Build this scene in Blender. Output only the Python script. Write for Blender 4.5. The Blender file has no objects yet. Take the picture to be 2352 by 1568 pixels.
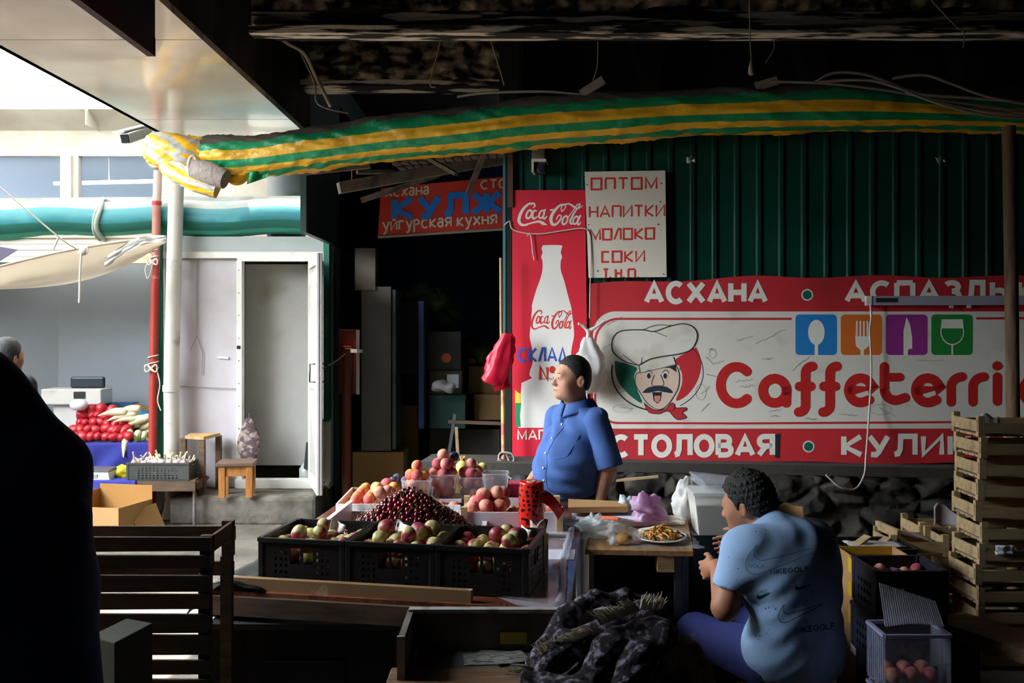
import bpy, math, random
import numpy as np
from mathutils import Vector, Matrix, Euler
from mathutils.geometry import tessellate_polygon

sc = bpy.context.scene
COL = sc.collection
rnd = random.Random(7)
V = Vector
# ------------------------------------------------------------------ camera
F, CX, CY, ZC = 2287.0, 1176.0, 740.0, 1.85      # focal length, vanishing point (2352x1568 frame), eye height
cam_data = bpy.data.cameras.new('camera')
cam_data.sensor_width = 36.0
cam_data.lens = 36.0 * F / 2352
cam_data.shift_y = (CY - 784) / 2352
cam_data.clip_start = .05
cam = bpy.data.objects.new('camera', cam_data)
COL.objects.link(cam)
cam.location = (0, 0, ZC)
cam.rotation_euler = (math.pi / 2, 0, 0)
sc.camera = cam
# ------------------------------------------------------------------ sky, sun, exposure
sc.view_settings.view_transform = 'Standard'
sc.view_settings.look = 'None'
sc.view_settings.gamma = 1
sc.view_settings.use_curve_mapping = False
sc.view_settings.exposure = 0.78
SKY0, SKY1 = 1.15, 29
w = bpy.data.worlds.new('sky')
sc.world = w
w.use_nodes = True
bg = w.node_tree.nodes['Background']
bg.inputs[0].default_value = (.84, .93, 1, 1)
wn, wl = w.node_tree.nodes, w.node_tree.links
tcw = wn.new('ShaderNodeTexCoord'); dot = wn.new('ShaderNodeVectorMath'); dot.operation = 'DOT_PRODUCT'
dot.inputs[1].default_value = V((-.8, -.36, .49)).normalized()
wl.new(tcw.outputs['Generated'], dot.inputs[0])
mr = wn.new('ShaderNodeMapRange'); mr.interpolation_type = 'SMOOTHSTEP'       # sky with an added bright lobe at the left to light the hall
mr.inputs[1].default_value = .74; mr.inputs[2].default_value = 1; mr.inputs[3].default_value = SKY0; mr.inputs[4].default_value = SKY1
wl.new(dot.outputs['Value'], mr.inputs[0]); wl.new(mr.outputs[0], bg.inputs[1])
sun_d = bpy.data.lights.new('sun', 'SUN')
sun_d.energy = 13
sun_d.color = (1, .95, .86)
sun_d.angle = .01
sun = bpy.data.objects.new('sun', sun_d)
COL.objects.link(sun)
SUN_TO = V((.31, -.05, -.95)).normalized()
sun.rotation_euler = (-SUN_TO).to_track_quat('Z', 'Y').to_euler()
sun.location = (-6, 6, 9)
sc.cycles.use_denoising = True
sc.cycles.max_bounces = 10
sc.cycles.diffuse_bounces = 5
sc.cycles.transparent_max_bounces = 16
sc.cycles.sample_clamp_indirect = 6
sc.cycles.caustics_reflective = False
sc.cycles.caustics_refractive = False

# ------------------------------------------------------------------ pixel <-> place
def P(px, py, Y):
    return V(((px - CX) / F * Y, Y, ZC - (py - CY) / F * Y))
def G(px, py, z):                       # where the ray meets the level z
    return P(px, py, (ZC - z) * F / (py - CY))
WS = -.13                               # the green wall runs along Y = 7.42 - .13 X
WN = V((WS, -1, 0)).normalized()
def W(px, py, off=0.0):                 # where the ray meets the green wall, off metres in front of it
    dx = (px - CX) / F
    Y = (7.42 - off * math.sqrt(1 + WS * WS)) / (1 - WS * dx)
    return P(px, py, Y)
# ------------------------------------------------------------------ materials
def lin(h):
    h = h.lstrip('#')
    c = [int(h[i:i + 2], 16) / 255 for i in (0, 2, 4)]
    return tuple(((x + .055) / 1.055) ** 2.4 if x > .04045 else x / 12.92 for x in c) + (1,)
MATS = {}
def M(name, col='#888888', rough=.6, metal=0, var=.12, vs=6, bump=0, bs=40, col2=None, mix=(.42, .62), ms=3, md=5, trans=0, alpha=1, sss=0, coat=0, transl=0, rndhue=0, stretch=None, spec=.5):
    if name in MATS: return MATS[name]
    m = bpy.data.materials.new(name)
    m.use_nodes = True
    nt = m.node_tree; N = nt.nodes; L = nt.links
    b = N['Principled BSDF']
    tc = N.new('ShaderNodeTexCoord')
    vec = tc.outputs['Object']
    if stretch:
        mp = N.new('ShaderNodeMapping'); mp.inputs['Scale'].default_value = stretch
        L.new(vec, mp.inputs['Vector']); vec = mp.outputs['Vector']
    base = None
    def noise(s, d=4):
        n = N.new('ShaderNodeTexNoise'); n.inputs['Scale'].default_value = s; n.inputs['Detail'].default_value = d
        L.new(vec, n.inputs['Vector']); return n.outputs['Fac']
    rgb = N.new('ShaderNodeRGB'); rgb.outputs[0].default_value = lin(col); base = rgb.outputs[0]
    if col2:
        r = N.new('ShaderNodeMapRange'); r.inputs[1].default_value = mix[0]; r.inputs[2].default_value = mix[1]
        L.new(noise(ms, md), r.inputs[0])
        mx = N.new('ShaderNodeMix'); mx.data_type = 'RGBA'
        L.new(r.outputs[0], mx.inputs[0]); L.new(base, mx.inputs[6]); mx.inputs[7].default_value = lin(col2); base = mx.outputs[2]
    if var or rndhue:
        hs = N.new('ShaderNodeHueSaturation')
        r = N.new('ShaderNodeMapRange'); r.inputs[3].default_value = 1 - var; r.inputs[4].default_value = 1 + var
        L.new(noise(vs), r.inputs[0]); L.new(r.outputs[0], hs.inputs['Value']); L.new(base, hs.inputs['Color'])
        if rndhue:
            oi = N.new('ShaderNodeObjectInfo')
            r2 = N.new('ShaderNodeMapRange'); r2.inputs[3].default_value = .5 - rndhue; r2.inputs[4].default_value = .5 + rndhue
            L.new(oi.outputs['Random'], r2.inputs[0]); L.new(r2.outputs[0], hs.inputs['Hue'])
        base = hs.outputs[0]
    L.new(base, b.inputs['Base Color'])
    b.inputs['Roughness'].default_value = rough
    b.inputs['Metallic'].default_value = metal
    b.inputs['Alpha'].default_value = alpha
    b.inputs['Specular IOR Level'].default_value = spec
    b.inputs['Transmission Weight'].default_value = trans
    b.inputs['Coat Weight'].default_value = coat
    if sss:
        b.inputs['Subsurface Weight'].default_value = sss
        b.inputs['Subsurface Radius'].default_value = (.01, .004, .002)
    if bump:
        bp = N.new('ShaderNodeBump'); bp.inputs['Strength'].default_value = bump; bp.inputs['Distance'].default_value = .01
        L.new(noise(bs, 6), bp.inputs['Height']); L.new(bp.outputs[0], b.inputs['Normal'])
    if transl:
        t = N.new('ShaderNodeBsdfTranslucent'); L.new(base, t.inputs[0])
        ms_ = N.new('ShaderNodeMixShader'); ms_.inputs[0].default_value = transl
        L.new(b.outputs[0], ms_.inputs[1]); L.new(t.outputs[0], ms_.inputs[2])
        L.new(ms_.outputs[0], N['Material Output'].inputs[0])
    MATS[name] = m
    return m
def film(name, col, opacity, rough=.25):                # thin clear plastic: part see-through, part shiny film
    if name in MATS: return MATS[name]
    m = M(name, col, rough, var=.05, transl=.35)
    nt = m.node_tree; N = nt.nodes; L = nt.links
    out = N['Material Output']; src = out.inputs[0].links[0].from_socket
    tr = N.new('ShaderNodeBsdfTransparent'); mx = N.new('ShaderNodeMixShader')
    mx.inputs[0].default_value = opacity
    L.new(tr.outputs[0], mx.inputs[1]); L.new(src, mx.inputs[2]); L.new(mx.outputs[0], out.inputs[0])
    return m
def lamp_mat(name, col, s):
    m = bpy.data.materials.new(name); m.use_nodes = True
    b = m.node_tree.nodes['Principled BSDF']
    b.inputs['Base Color'].default_value = lin(col)
    b.inputs['Emission Color'].default_value = lin(col); b.inputs['Emission Strength'].default_value = s
    return m
# ------------------------------------------------------------------ objects
def tag(o, label=None, cat=None, group=None, kind=None):
    if label: o['label'] = label
    if cat: o['category'] = cat
    if group: o['group'] = group
    if kind: o['kind'] = kind
    return o
def thing(name, label, cat, loc=(0, 0, 0), rz=0, group=None):
    o = bpy.data.objects.new(name, None); COL.objects.link(o)
    o.location = loc; o.rotation_euler = (0, 0, rz); o.empty_display_size = .1
    return tag(o, label, cat, group)
def dup(o, loc=None, rot=None, label=None, group=None, scale=None, parent=None):
    c = o.copy(); COL.objects.link(c)
    if loc is not None: c.location = loc
    if rot is not None: c.rotation_euler = rot
    if scale is not None: c.scale = (scale,) * 3 if not hasattr(scale, '__len__') else scale
    if parent: c.parent = parent
    if label: c['label'] = label
    if group: c['group'] = group
    for ch in KIDS.get(o.name, []):
        dup(ch, parent=c)
        KIDS.setdefault(c.name, [])
    return c
KIDS = {}
class MB:
    def __init__(s): s.v = []; s.f = []; s.m = []; s.sm = []
    def add(s, vs, fs, mi=0, smooth=False, xf=None):
        n = len(s.v)
        s.v += [tuple(xf @ V(p)) for p in vs] if xf is not None else [tuple(p) for p in vs]
        s.f += [tuple(i + n for i in f) for f in fs]
        s.m += [mi] * len(fs); s.sm += [smooth] * len(fs)
        return s
    def box(s, c, d, rz=0, mi=0, rot=None, bev=0, taper=1):
        x, y, z = d[0] / 2, d[1] / 2, d[2] / 2
        R = rot if rot is not None else Matrix.Rotation(rz, 3, 'Z')
        C = V(c)
        if bev:
            b = min(bev, x * .9, y * .9, z * .9)
            vs = []
            for sz in (-1, 1):
                for sy in (-1, 1):
                    for sx in (-1, 1):
                        vs += [V((sx * x, sy * (y - b), sz * (z - b))), V((sx * (x - b), sy * y, sz * (z - b))), V((sx * (x - b), sy * (y - b), sz * z))]
            import bmesh
            bm = bmesh.new()
            for p in vs: bm.verts.new(p)
            bmesh.ops.convex_hull(bm, input=bm.verts)
            bm.verts.index_update()
            s.add([C + R @ v.co for v in bm.verts], [[v.index for v in f.verts] for f in bm.faces], mi)
            bm.free(); return s
        vs = [C + R @ V((sx * x * (taper if sz < 0 else 1), sy * y * (taper if sz < 0 else 1), sz * z)) for sz in (-1, 1) for sy in (-1, 1) for sx in (-1, 1)]
        return s.hexa(vs, mi)
    def hexa(s, vs, mi=0):       # 8 corners: bottom 00 10 01 11, top 00 10 01 11
        return s.add(vs, [(0, 2, 3, 1), (4, 5, 7, 6), (0, 1, 5, 4), (2, 6, 7, 3), (0, 4, 6, 2), (1, 3, 7, 5)], mi)
    def slab(s, q, n, mi=0):     # quad of 4 points made thick along n
        n = V(n); q = [V(p) for p in q]
        return s.hexa([q[0], q[1], q[3], q[2], q[0] + n, q[1] + n, q[3] + n, q[2] + n], mi)
    def bar(s, a, b, wx, wy, up=(0, 0, 1), mi=0):
        a, b = V(a), V(b); d = (b - a); l = d.length; d.normalize()
        u = V(up); x = d.cross(u)
        if x.length < 1e-4: x = d.cross(V((0, 1, 0)))
        x.normalize(); y = x.cross(d)
        R = Matrix((x, d, y)).transposed()
        return s.box((a + b) / 2, (wx, l, wy), rot=R, mi=mi)
    def tube(s, pts, r, seg=10, cap=True, mi=0, closed=False, mif=None):
        pts = [V(p) for p in pts]; n = len(pts)
        rs = r if hasattr(r, '__len__') else [r] * n
        vs = []; prev = None
        for i, p in enumerate(pts):
            t = (pts[min(i + 1, n - 1)] - pts[max(i - 1, 0)])
            t = t.normalized() if t.length > 1e-9 else V((0, 0, 1))
            if prev is None:
                a = V((0, 0, 1)) if abs(t.z) < .9 else V((0, 1, 0))
                x = t.cross(a).normalized()
            else:
                x = (prev - t * prev.dot(t))
                x = x.normalized() if x.length > 1e-6 else t.orthogonal().normalized()
            prev = x; y = x.cross(t)
            for j in range(seg):
                an = 2 * math.pi * j / seg
                vs.append(p + (x * math.cos(an) + y * math.sin(an)) * rs[i])
        fs = [(i * seg + j, i * seg + (j + 1) % seg, (i + 1) * seg + (j + 1) % seg, (i + 1) * seg + j) for i in range(n - 1) for j in range(seg)]
        if mif:
            k = len(s.f); s.add(vs, fs, mi, True)
            for q in range(len(fs)): s.m[k + q] = mif(q // seg, q % seg)
        else: s.add(vs, fs, mi, True)
        if cap: s.add([vs[j] for j in range(seg)], [tuple(range(seg))], mi); s.add([vs[(n - 1) * seg + j] for j in range(seg)], [tuple(reversed(range(seg)))], mi)
        return s
    def lathe(s, prof, c=(0, 0, 0), seg=20, mi=0, xf=None, cap=True, smooth=True):
        C = V(c); vs = []
        for r, z in prof:
            for j in range(seg):
                a = 2 * math.pi * j / seg
                vs.append(C + V((r * math.cos(a), r * math.sin(a), z)))
        n = len(prof)
        fs = [(i * seg + j, i * seg + (j + 1) % seg, (i + 1) * seg + (j + 1) % seg, (i + 1) * seg + j) for i in range(n - 1) for j in range(seg)]
        if cap: fs += [tuple(reversed(range(seg))), tuple((n - 1) * seg + j for j in range(seg))]
        return s.add(vs, fs, mi, smooth, xf)
    def grid(s, fn, nu, nv, mi=0, smooth=True, thick=0):
        vs = [V(fn(i / nu, j / nv)) for j in range(nv + 1) for i in range(nu + 1)]
        q = lambda i, j: j * (nu + 1) + i
        fs = [(q(i, j), q(i + 1, j), q(i + 1, j + 1), q(i, j + 1)) for j in range(nv) for i in range(nu)]
        return s.add(vs, fs, mi, smooth)
    def poly(s, pts, mi=0):      # planar outline, may be concave
        pts = [V(p) for p in pts]
        tr = tessellate_polygon([pts])
        return s.add(pts, [tuple(t) for t in tr], mi)
    def sphere(s, c, r, seg=14, ring=9, mi=0, xf=None):
        R = V(r) if hasattr(r, '__len__') else V((r, r, r))
        vs = [V((0, 0, R.z))]
        for i in range(1, ring):
            t = math.pi * i / ring
            for j in range(seg):
                a = 2 * math.pi * j / seg
                vs.append(V((R.x * math.sin(t) * math.cos(a), R.y * math.sin(t) * math.sin(a), R.z * math.cos(t))))
        vs.append(V((0, 0, -R.z)))
        fs = [(0, 1 + j, 1 + (j + 1) % seg) for j in range(seg)]
        for i in range(ring - 2):
            a = 1 + i * seg; b = a + seg
            fs += [(a + j, b + j, b + (j + 1) % seg, a + (j + 1) % seg) for j in range(seg)]
        a = 1 + (ring - 2) * seg
        fs += [(len(vs) - 1, a + (j + 1) % seg, a + j) for j in range(seg)]
        if xf is not None: vs = [xf @ p for p in vs]
        return s.add([V(c) + p for p in vs], fs, mi, True)
    def build(s, name, mat, parent=None, loc=None, label=None, cat=None, group=None, kind=None, solid=0, sub=0, bevel=0, fixn=False):
        me = bpy.data.meshes.new(name)
        if loc == 'base':
            a = np.array(s.v); loc = V((a[:, 0].mean(), a[:, 1].mean(), a[:, 2].min()))
        off = V((0, 0, 0))
        if loc is not None: off = V(loc)
        elif parent is not None: off = world_loc(parent)
        me.from_pydata([tuple(V(p) - off) for p in s.v], [], s.f)
        for m in (mat if isinstance(mat, (list, tuple)) else [mat]): me.materials.append(m)
        if isinstance(mat, (list, tuple)): me.polygons.foreach_set('material_index', s.m)
        me.polygons.foreach_set('use_smooth', s.sm)
        me.update()
        if fixn:
            import bmesh
            bm = bmesh.new(); bm.from_mesh(me); bmesh.ops.remove_doubles(bm, verts=bm.verts, dist=1e-5)
            bmesh.ops.recalc_face_normals(bm, faces=bm.faces); bm.to_mesh(me); bm.free()
        o = bpy.data.objects.new(name, me); COL.objects.link(o)
        if parent is not None:
            o.parent = parent; KIDS.setdefault(parent.name, []).append(o)
            if loc is not None: o.location = off - world_loc(parent)
        elif loc is not None: o.location = off
        if solid:
            md = o.modifiers.new('thickness', 'SOLIDIFY'); md.thickness = solid; md.offset = 0
        if bevel:
            md = o.modifiers.new('bevel', 'BEVEL'); md.width = bevel; md.segments = 2; md.limit_method = 'ANGLE'
        if sub:
            md = o.modifiers.new('smooth', 'SUBSURF'); md.levels = sub; md.render_levels = sub
        return tag(o, label, cat, group, kind)
def world_loc(o):
    l = V((0, 0, 0))
    while o is not None: l = l + o.location; o = o.parent
    return l
def bez(pts, n=8):               # smooth path through points (Catmull-Rom)
    pts = [V(p) for p in pts]; out = []
    for i in range(len(pts) - 1):
        p0, p1, p2, p3 = pts[max(i - 1, 0)], pts[i], pts[i + 1], pts[min(i + 2, len(pts) - 1)]
        for k in range(n):
            t = k / n
            out.append(.5 * ((2 * p1) + (p2 - p0) * t + (2 * p0 - 5 * p1 + 4 * p2 - p3) * t * t + (3 * p1 - p0 - 3 * p2 + p3) * t ** 3))
    out.append(pts[-1]); return out
def nz(x, y=0, z=0, s=1):
    from mathutils import noise
    return noise.noise(V((x * s, y * s, z * s)))
# ------------------------------------------------------------------ soft bodies: implicit shapes meshed as one surface
def e_cap(a, b, ra, rb, k=.03): return ('c', V(a), V(b), ra, rb, k)
def e_ell(c, r, k=.03, R=None): return ('e', V(c), V(r), R, 0, k)
def field(prims, X, Y, Z):
    d = None
    for p in prims:
        if p[0] in 'cC':
            a, b, ra, rb, k = p[1:6]; ab = b - a; L2 = max(ab.length_squared, 1e-9)
            t = np.clip(((X - a.x) * ab.x + (Y - a.y) * ab.y + (Z - a.z) * ab.z) / L2, 0, 1)
            q = np.sqrt((X - a.x - t * ab.x) ** 2 + (Y - a.y - t * ab.y) ** 2 + (Z - a.z - t * ab.z) ** 2) - (ra + (rb - ra) * t)
        elif p[0] in 'eE':
            c, r, R, _, k = p[1:6]
            x, y, z = X - c.x, Y - c.y, Z - c.z
            if R is not None:
                Q = R.transposed()
                x, y, z = (Q[0][0] * x + Q[0][1] * y + Q[0][2] * z, Q[1][0] * x + Q[1][1] * y + Q[1][2] * z, Q[2][0] * x + Q[2][1] * y + Q[2][2] * z)
            k0 = np.sqrt((x / r.x) ** 2 + (y / r.y) ** 2 + (z / r.z) ** 2)
            k1 = np.sqrt((x / r.x ** 2) ** 2 + (y / r.y ** 2) ** 2 + (z / r.z ** 2) ** 2) + 1e-9
            q = k0 * (k0 - 1) / k1
        elif p[0] == 'p':                   # keep only the half space n.(x-c) < 0
            c, n = p[1], p[2]
            q = (X - c.x) * n.x + (Y - c.y) * n.y + (Z - c.z) * n.z
            d = np.maximum(d, q); continue
        elif p[0] == 'q': d = np.maximum(d, p[1](X, Y, Z)); continue
        elif p[0] == 'f':                   # free function added to the distance
            d = d + p[1](X, Y, Z); continue
        if d is None: d = q; continue
        if p[0] in 'CE':                    # capital: carve away
            h = np.clip(.5 - .5 * (d + q) / k, 0, 1); d = d * (1 - h) - q * h + k * h * (1 - h)
        else:
            h = np.clip(.5 + .5 * (d - q) / k, 0, 1); d = d * (1 - h) + q * h - k * h * (1 - h)
    return d
def soft(prims, h, pad=.03):
    lo = V((9e9,) * 3); hi = V((-9e9,) * 3)
    for p in prims:
        if p[0] == 'c': pts = [(p[1], p[3]), (p[2], p[4])]
        elif p[0] == 'e': pts = [(p[1], max(p[2]))]
        else: continue
        for c, r in pts:
            for i in range(3): lo[i] = min(lo[i], c[i] - r - pad); hi[i] = max(hi[i], c[i] + r + pad)
    ax = [np.arange(lo[i], hi[i] + h, h, dtype=np.float64) for i in range(3)]
    X, Y, Z = np.meshgrid(*ax, indexing='ij', sparse=True)
    D = field(prims, X, Y, Z) + 0 * (X + Y + Z)
    S = D < 0
    nx, ny, nz_ = D.shape
    sumP = np.zeros((nx - 1, ny - 1, nz_ - 1, 3)); cnt = np.zeros((nx - 1, ny - 1, nz_ - 1))
    I, J, K = np.meshgrid(np.arange(nx - 1), np.arange(ny - 1), np.arange(nz_ - 1), indexing='ij', sparse=True)
    sl = lambda o, n: slice(o, n - 1 + o)
    for axis in range(3):
        for o1 in (0, 1):
            for o2 in (0, 1):
                o = [0, 0, 0]; oth = [i for i in range(3) if i != axis]; o[oth[0]] = o1; o[oth[1]] = o2
                e = o[:]; e[axis] = 1
                A = D[sl(o[0], nx), sl(o[1], ny), sl(o[2], nz_)]; B = D[sl(e[0], nx), sl(e[1], ny), sl(e[2], nz_)]
                c = (A < 0) != (B < 0)
                t = np.where(c, A / np.where(c, A - B, 1), 0)
                for i in range(3):
                    sumP[..., i] += np.where(c, o[i] + (t if i == axis else 0), 0)
                cnt += c
    act = cnt > 0
    idx = -np.ones(act.shape, int); idx[act] = np.arange(act.sum())
    pos = sumP[act] / cnt[act][:, None] + np.argwhere(act)
    pos = pos * h + np.array([lo.x, lo.y, lo.z])
    faces = []
    for axis in range(3):
        n = [nx, ny, nz_]; a1, a2 = [i for i in range(3) if i != axis]
        s0 = [slice(1, n[i] - 1) for i in range(3)]; s0[axis] = slice(0, n[axis] - 1)
        s1 = s0[:]; s1[axis] = slice(1, n[axis])
        A = S[tuple(s0)]; B = S[tuple(s1)]
        ch = np.argwhere(A != B)
        if not len(ch): continue
        inside = A[tuple(ch.T)]
        base = ch + np.array([0 if i == axis else 1 for i in range(3)])
        def at(d1, d2):
            q = base.copy(); q[:, a1] -= d1; q[:, a2] -= d2
            return idx[tuple(q.T)]
        q = np.stack([at(1, 1), at(0, 1), at(0, 0), at(1, 0)], 1)
        flip = inside if axis != 1 else ~inside
        q[~flip] = q[~flip][:, ::-1]
        faces.append(q)
    fs = np.concatenate(faces)
    return pos, fs[(fs >= 0).all(1)]
def soft_mb(prims, h, pad=.03, mi=0, xf=None):
    v, f = soft(prims, h, pad)
    mb = MB(); mb.add([V(p) for p in v], [tuple(int(i) for i in q) for q in f], mi, True, xf)
    return mb
# ================================================================== the place: floor, roofs, walls
def struct(name, mb, mat, **k): return mb.build(name, mat, kind='structure', **k)
conc = M('concrete', '#6b6359', .85, var=.25, vs=9, bump=.5, bs=60, col2='#4c453d', ms=2)
concd = M('concrete_dark', '#6f675d', .9, var=.3, vs=7, bump=.7, bs=35, col2='#4d463d', ms=5)
darkpl = M('dark_plaster', '#1a1715', .95, var=.5, vs=3, bump=.4, bs=14, col2='#2c2620', ms=4)  # near-black finish with slightly lighter mottling
darkb = M('dull_black', '#0e0d0d', .95, var=.4, vs=3)  # plain near-black, varied at random
struct('floor', MB().box((-2, 5, -.1), (24, 22, .2)), conc)
struct('ceiling', MB().box((1.85, 4, 4.75), (7.1, 17, .25)), darkpl)
struct('light_block_right', MB().box((5.3, 4, 2.3), (.2, 17, 5)), darkpl)  # unseen wall added to keep light out on the right
struct('light_block_rear', MB().box((-2, -4, 2.3), (15, .2, 5)), darkpl)  # unseen, added behind the camera to stop light falling on the fronts
struct('wall_left', MB().box((-4.4, -.4, 2.3), (.2, 7.2, 4.6)), darkpl)  # unseen wall added to block the sky from the front left
struct('ceiling', MB().box((-3.7, -.6, 4.75), (4, 7.0, .25)), darkpl)  # unseen roof slab added to shut off sky light at the front left
struct('sky_block_left', MB().box((-9.6, 5.6, 2.2), (.2, 8, 4.4)), M('sky_block_grey', '#b9b4aa', .8))  # unseen wall added to block low sky, so light drops off rightwards
# roof beams with flaking plaster (run across the hall)
paint = M('flaking_paint', '#171513', .9, var=.4, vs=30, col2='#e6dccb', mix=(.49, .55), ms=7, md=12, stretch=(.3, 1, 3), bump=.6, bs=30)
rough = M('crumbling_plaster', '#14110f', .95, var=.5, vs=14, col2='#bba98e', mix=(.42, .62), ms=9, md=14, bump=1, bs=25, stretch=(.8, 1, 1))
b = MB()
b.box((1.95, 5.98, 3.66), (7, .12, .07), mi=0)
b.box((1.95, 5.92, 3.575), (7, .12, .045), mi=0)
n = 150
def crumble(u, v):
    x = -1.55 + 7 * u; z = 3.70 + v * 1.1
    bul = max(0, nz(x * .7, z, 1, 2.2) + .12) * max(0, 1 - v * 2.2) * 1.5 + .3 * abs(nz(x, z, 3, 11)) * max(0, 1 - v * 2)
    return (x, 5.93 - .12 * bul - .03 * nz(x, z, 0, 9) - .02 * nz(x, z, 5, 22), z)
b.grid(crumble, 320, 50, mi=1)
b.box((1.95, 6.3, 4.2), (7, .5, 1))
struct('trim_1', b, [paint, rough])
b = MB()
b.box((-.6, 8.15, 3.78), (2.4, .3, .06), mi=0)
b.grid(lambda u, v: (-1.7 + 2.2 * u, 8.0 - .1 * max(0, nz(u * 6, v * 3, 2, 1.5)) * (1 - v) - .03 * nz(u * 9, v * 5, 1, 2), 3.80 + .5 * v), 120, 30, mi=1)
b.box((.6, 8.2, 4.2), (4.5, .2, .9))
struct('trim_2', b, [paint, rough])
brown = M('brown_soffit', '#2a211a', .8, var=.3)
b = MB()
b.box((2.3, 7.9, 4.0), (4.8, .1, 1.2))
for px in (1500, 1880, 2240):
    p = P(px, 90, 7.6)
    b.hexa([p + V(q) for q in ((-.03, 0, -.45), (.03, 0, -.45), (-.03, .3, -.45), (.03, .3, -.45), (-.18, 0, .1), (.12, 0, .1), (-.18, .3, .1), (.12, .3, .1))])
struct('trim_3', b, brown)
# ---- white glossy canopy beam, upper left
cream = M('cream_panel', '#efe7da', .2, var=.03, vs=2, col2='#e0d4c2', ms=1.2, coat=.3)
fas = M('fascia_dark', '#1d1914', .9, var=.4, vs=2, col2='#2b241c', ms=2)
b = MB()
for y0, y1 in ((-3.9, 3.2), (3.212, 5.46), (5.472, 7.6), (7.612, 8.4)):
    b.box((-2.3, (y0 + y1) / 2, 3.42), (1.2, y1 - y0, .04))
b.box((-2.3, 2.2, 3.5), (1.19, 12.3, .12), mi=2)
b.box((-2.88, 2.2, 4.05), (.04, 12.3, 1.3), mi=1)
b.grid(lambda u, v: (-1.70 + (-.03 * max(0, nz(u * 40, 0, 0, 1)) if v == 0 else 0), -3.9 + 12.3 * u, 3.4 + 1.3 * v), 240, 1, mi=1, smooth=False)
b.box((-2.3, 8.38, 4.05), (1.2, .04, 1.3), mi=1)
struct('trim_4', b, [cream, fas, darkb])
# ---- translucent roof and white upper storey over the passage
trans = M('skylight_sheet', '#fbfbf8', .5, var=.02, transl=.75)
alum = M('white_aluminium', '#b9b5ab', .5, var=.05, col2='#a29a8c', ms=1.5)
b = MB()
for y0 in (7.05, 8.55, 10.05):
    b.box((-6.6, y0 + .745, 4.27), (7.3, 1.485, .012), mi=0)
for y0 in (7.05, 8.55, 10.05):
    b.box((-6.6, y0, 4.25), (7.3, .03, .03), mi=1)
b.box((-5.4, 5.72, 4.27), (.75, 2.6, .012), mi=0)  # unseen strip, added to limit the sun patch on the floor
struct('ceiling', b, [trans, alum])
Yb = 11.6
b = MB()
zt = 4.26; zm = P(0, 300, Yb).z; z2 = P(0, 358, Yb).z; z3 = P(0, 462, Yb).z
xl = lambda px: P(px, 0, Yb).x
b.box(((-9 + xl(760)) / 2, Yb + .05, (zm + z2) / 2), (xl(760) + 9, .1, zm - z2))
b.hexa([V(q) for q in ((-9, Yb, zm), (xl(760), Yb, zm), (-9, Yb + .1, zm), (xl(760), Yb + .1, zm), (-9, Yb - .35, zt), (xl(760), Yb - .35, zt), (-9, Yb, zt), (xl(760), Yb, zt))])
for p0, p1 in ((138, 180), (365, 760)):
    b.box(((xl(p0) + xl(p1)) / 2, Yb + .05, (z2 + z3) / 2), (xl(p1) - xl(p0), .1, z2 - z3))
b.box((xl(165), Yb - .02, (z2 + z3) / 2), (.02, .06, z2 - z3))
b.box(((-9 + xl(760)) / 2, Yb + .05, z3 - .45), (xl(760) + 9, .1, .9))
struct('wall_back', b, alum)
b = MB().box((-4.8, Yb - .19, (zt + zm) / 2), (.012, .4, zt - zm + .02), mi=0)
struct('trim_5', b, M('seam_grey', '#a9a498', .7))
grey = M('grey_room', '#7e8793', .8, var=.05)
b = MB().box((-6, Yb + 1.9, 3.8), (6, .1, 2)); b.box((-6, Yb + 1, 4.7), (6, 2, .1)); b.box((-6, Yb + 1, 2.85), (6, 2, .1))
struct('wall_far', b, grey)
glass = film('window_glass', '#9fb0c4', .16, .05)
for i, (p0, p1) in enumerate(((-260, 138), (180, 365))):
    g = MB().box(((xl(p0) + xl(p1)) / 2, Yb + .06, (z2 + z3) / 2), (xl(p1) - xl(p0), .01, z2 - z3)).build('window_%d' % (i + 1), glass, kind='structure')
t = thing('tube_lamp', 'lit fluorescent tube lamp behind the upper storey window', 'lamp', P(240, 420, Yb + 1.0))
a_, b_ = P(124, 421, Yb + 1), P(372, 415, Yb + 1)
MB().tube([a_, b_], .022, 8).build('tube', lamp_mat('tube_light', '#eaf0ff', 9), t)
MB().bar(a_ + V((0, .04, .0)), b_ + V((0, .04, .0)), .03, .05).build('housing', alum, t)
MB().tube([(a_ + b_) / 2 + V((0, .04, .02)), (a_ + b_) / 2 + V((0, .04, .85))], .01, 6).build('rod', alum, t)
# ---- the stall with the white door
Ys = 9.6
X = lambda px, Y=Ys: (px - CX) / F * Y
Z = lambda py, Y=Ys: ZC - (py - CY) / F * Y
b = MB()
xa, xb = -7.5, X(750)
b.box(((X(428) + xb) / 2, 9.35, .12), (xb - X(428), .5, .28)); b.box(((xa + xb) / 2, 10.55, .12), (xb - xa, 1.94, .28))
st = b.build('trim_6', concd, kind='structure', bevel=.04)
pinkw = M('white_panel', '#b5aeb3', .6, var=.06, vs=2, col2='#9f9694', mix=(.5, .75), ms=1.3)
whitep = M('white_plastic', '#cbc8c1', .45, var=.05, col2='#aca698', mix=(.55, .75), ms=4)
tealg = M('green_paint', '#0f6b54', .5, var=.15, col2='#0a4d3f', ms=2)
crack = M('crack_grey', '#8f8686', .9)
b = MB()
b.box(((X(378) + X(548)) / 2, Ys + .03, (Z(580) + .26) / 2), (X(548) - X(378), .06, Z(580) - .26), mi=0)
b.box(((X(378) + X(745)) / 2, Ys + .03, (Z(543) + Z(578)) / 2), (X(745) - X(378), .06, Z(543) - Z(578)), mi=1)
b.box(((X(378) + X(745)) / 2, Ys, Z(586)), (X(745) - X(378), .09, .06), mi=2)
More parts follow.
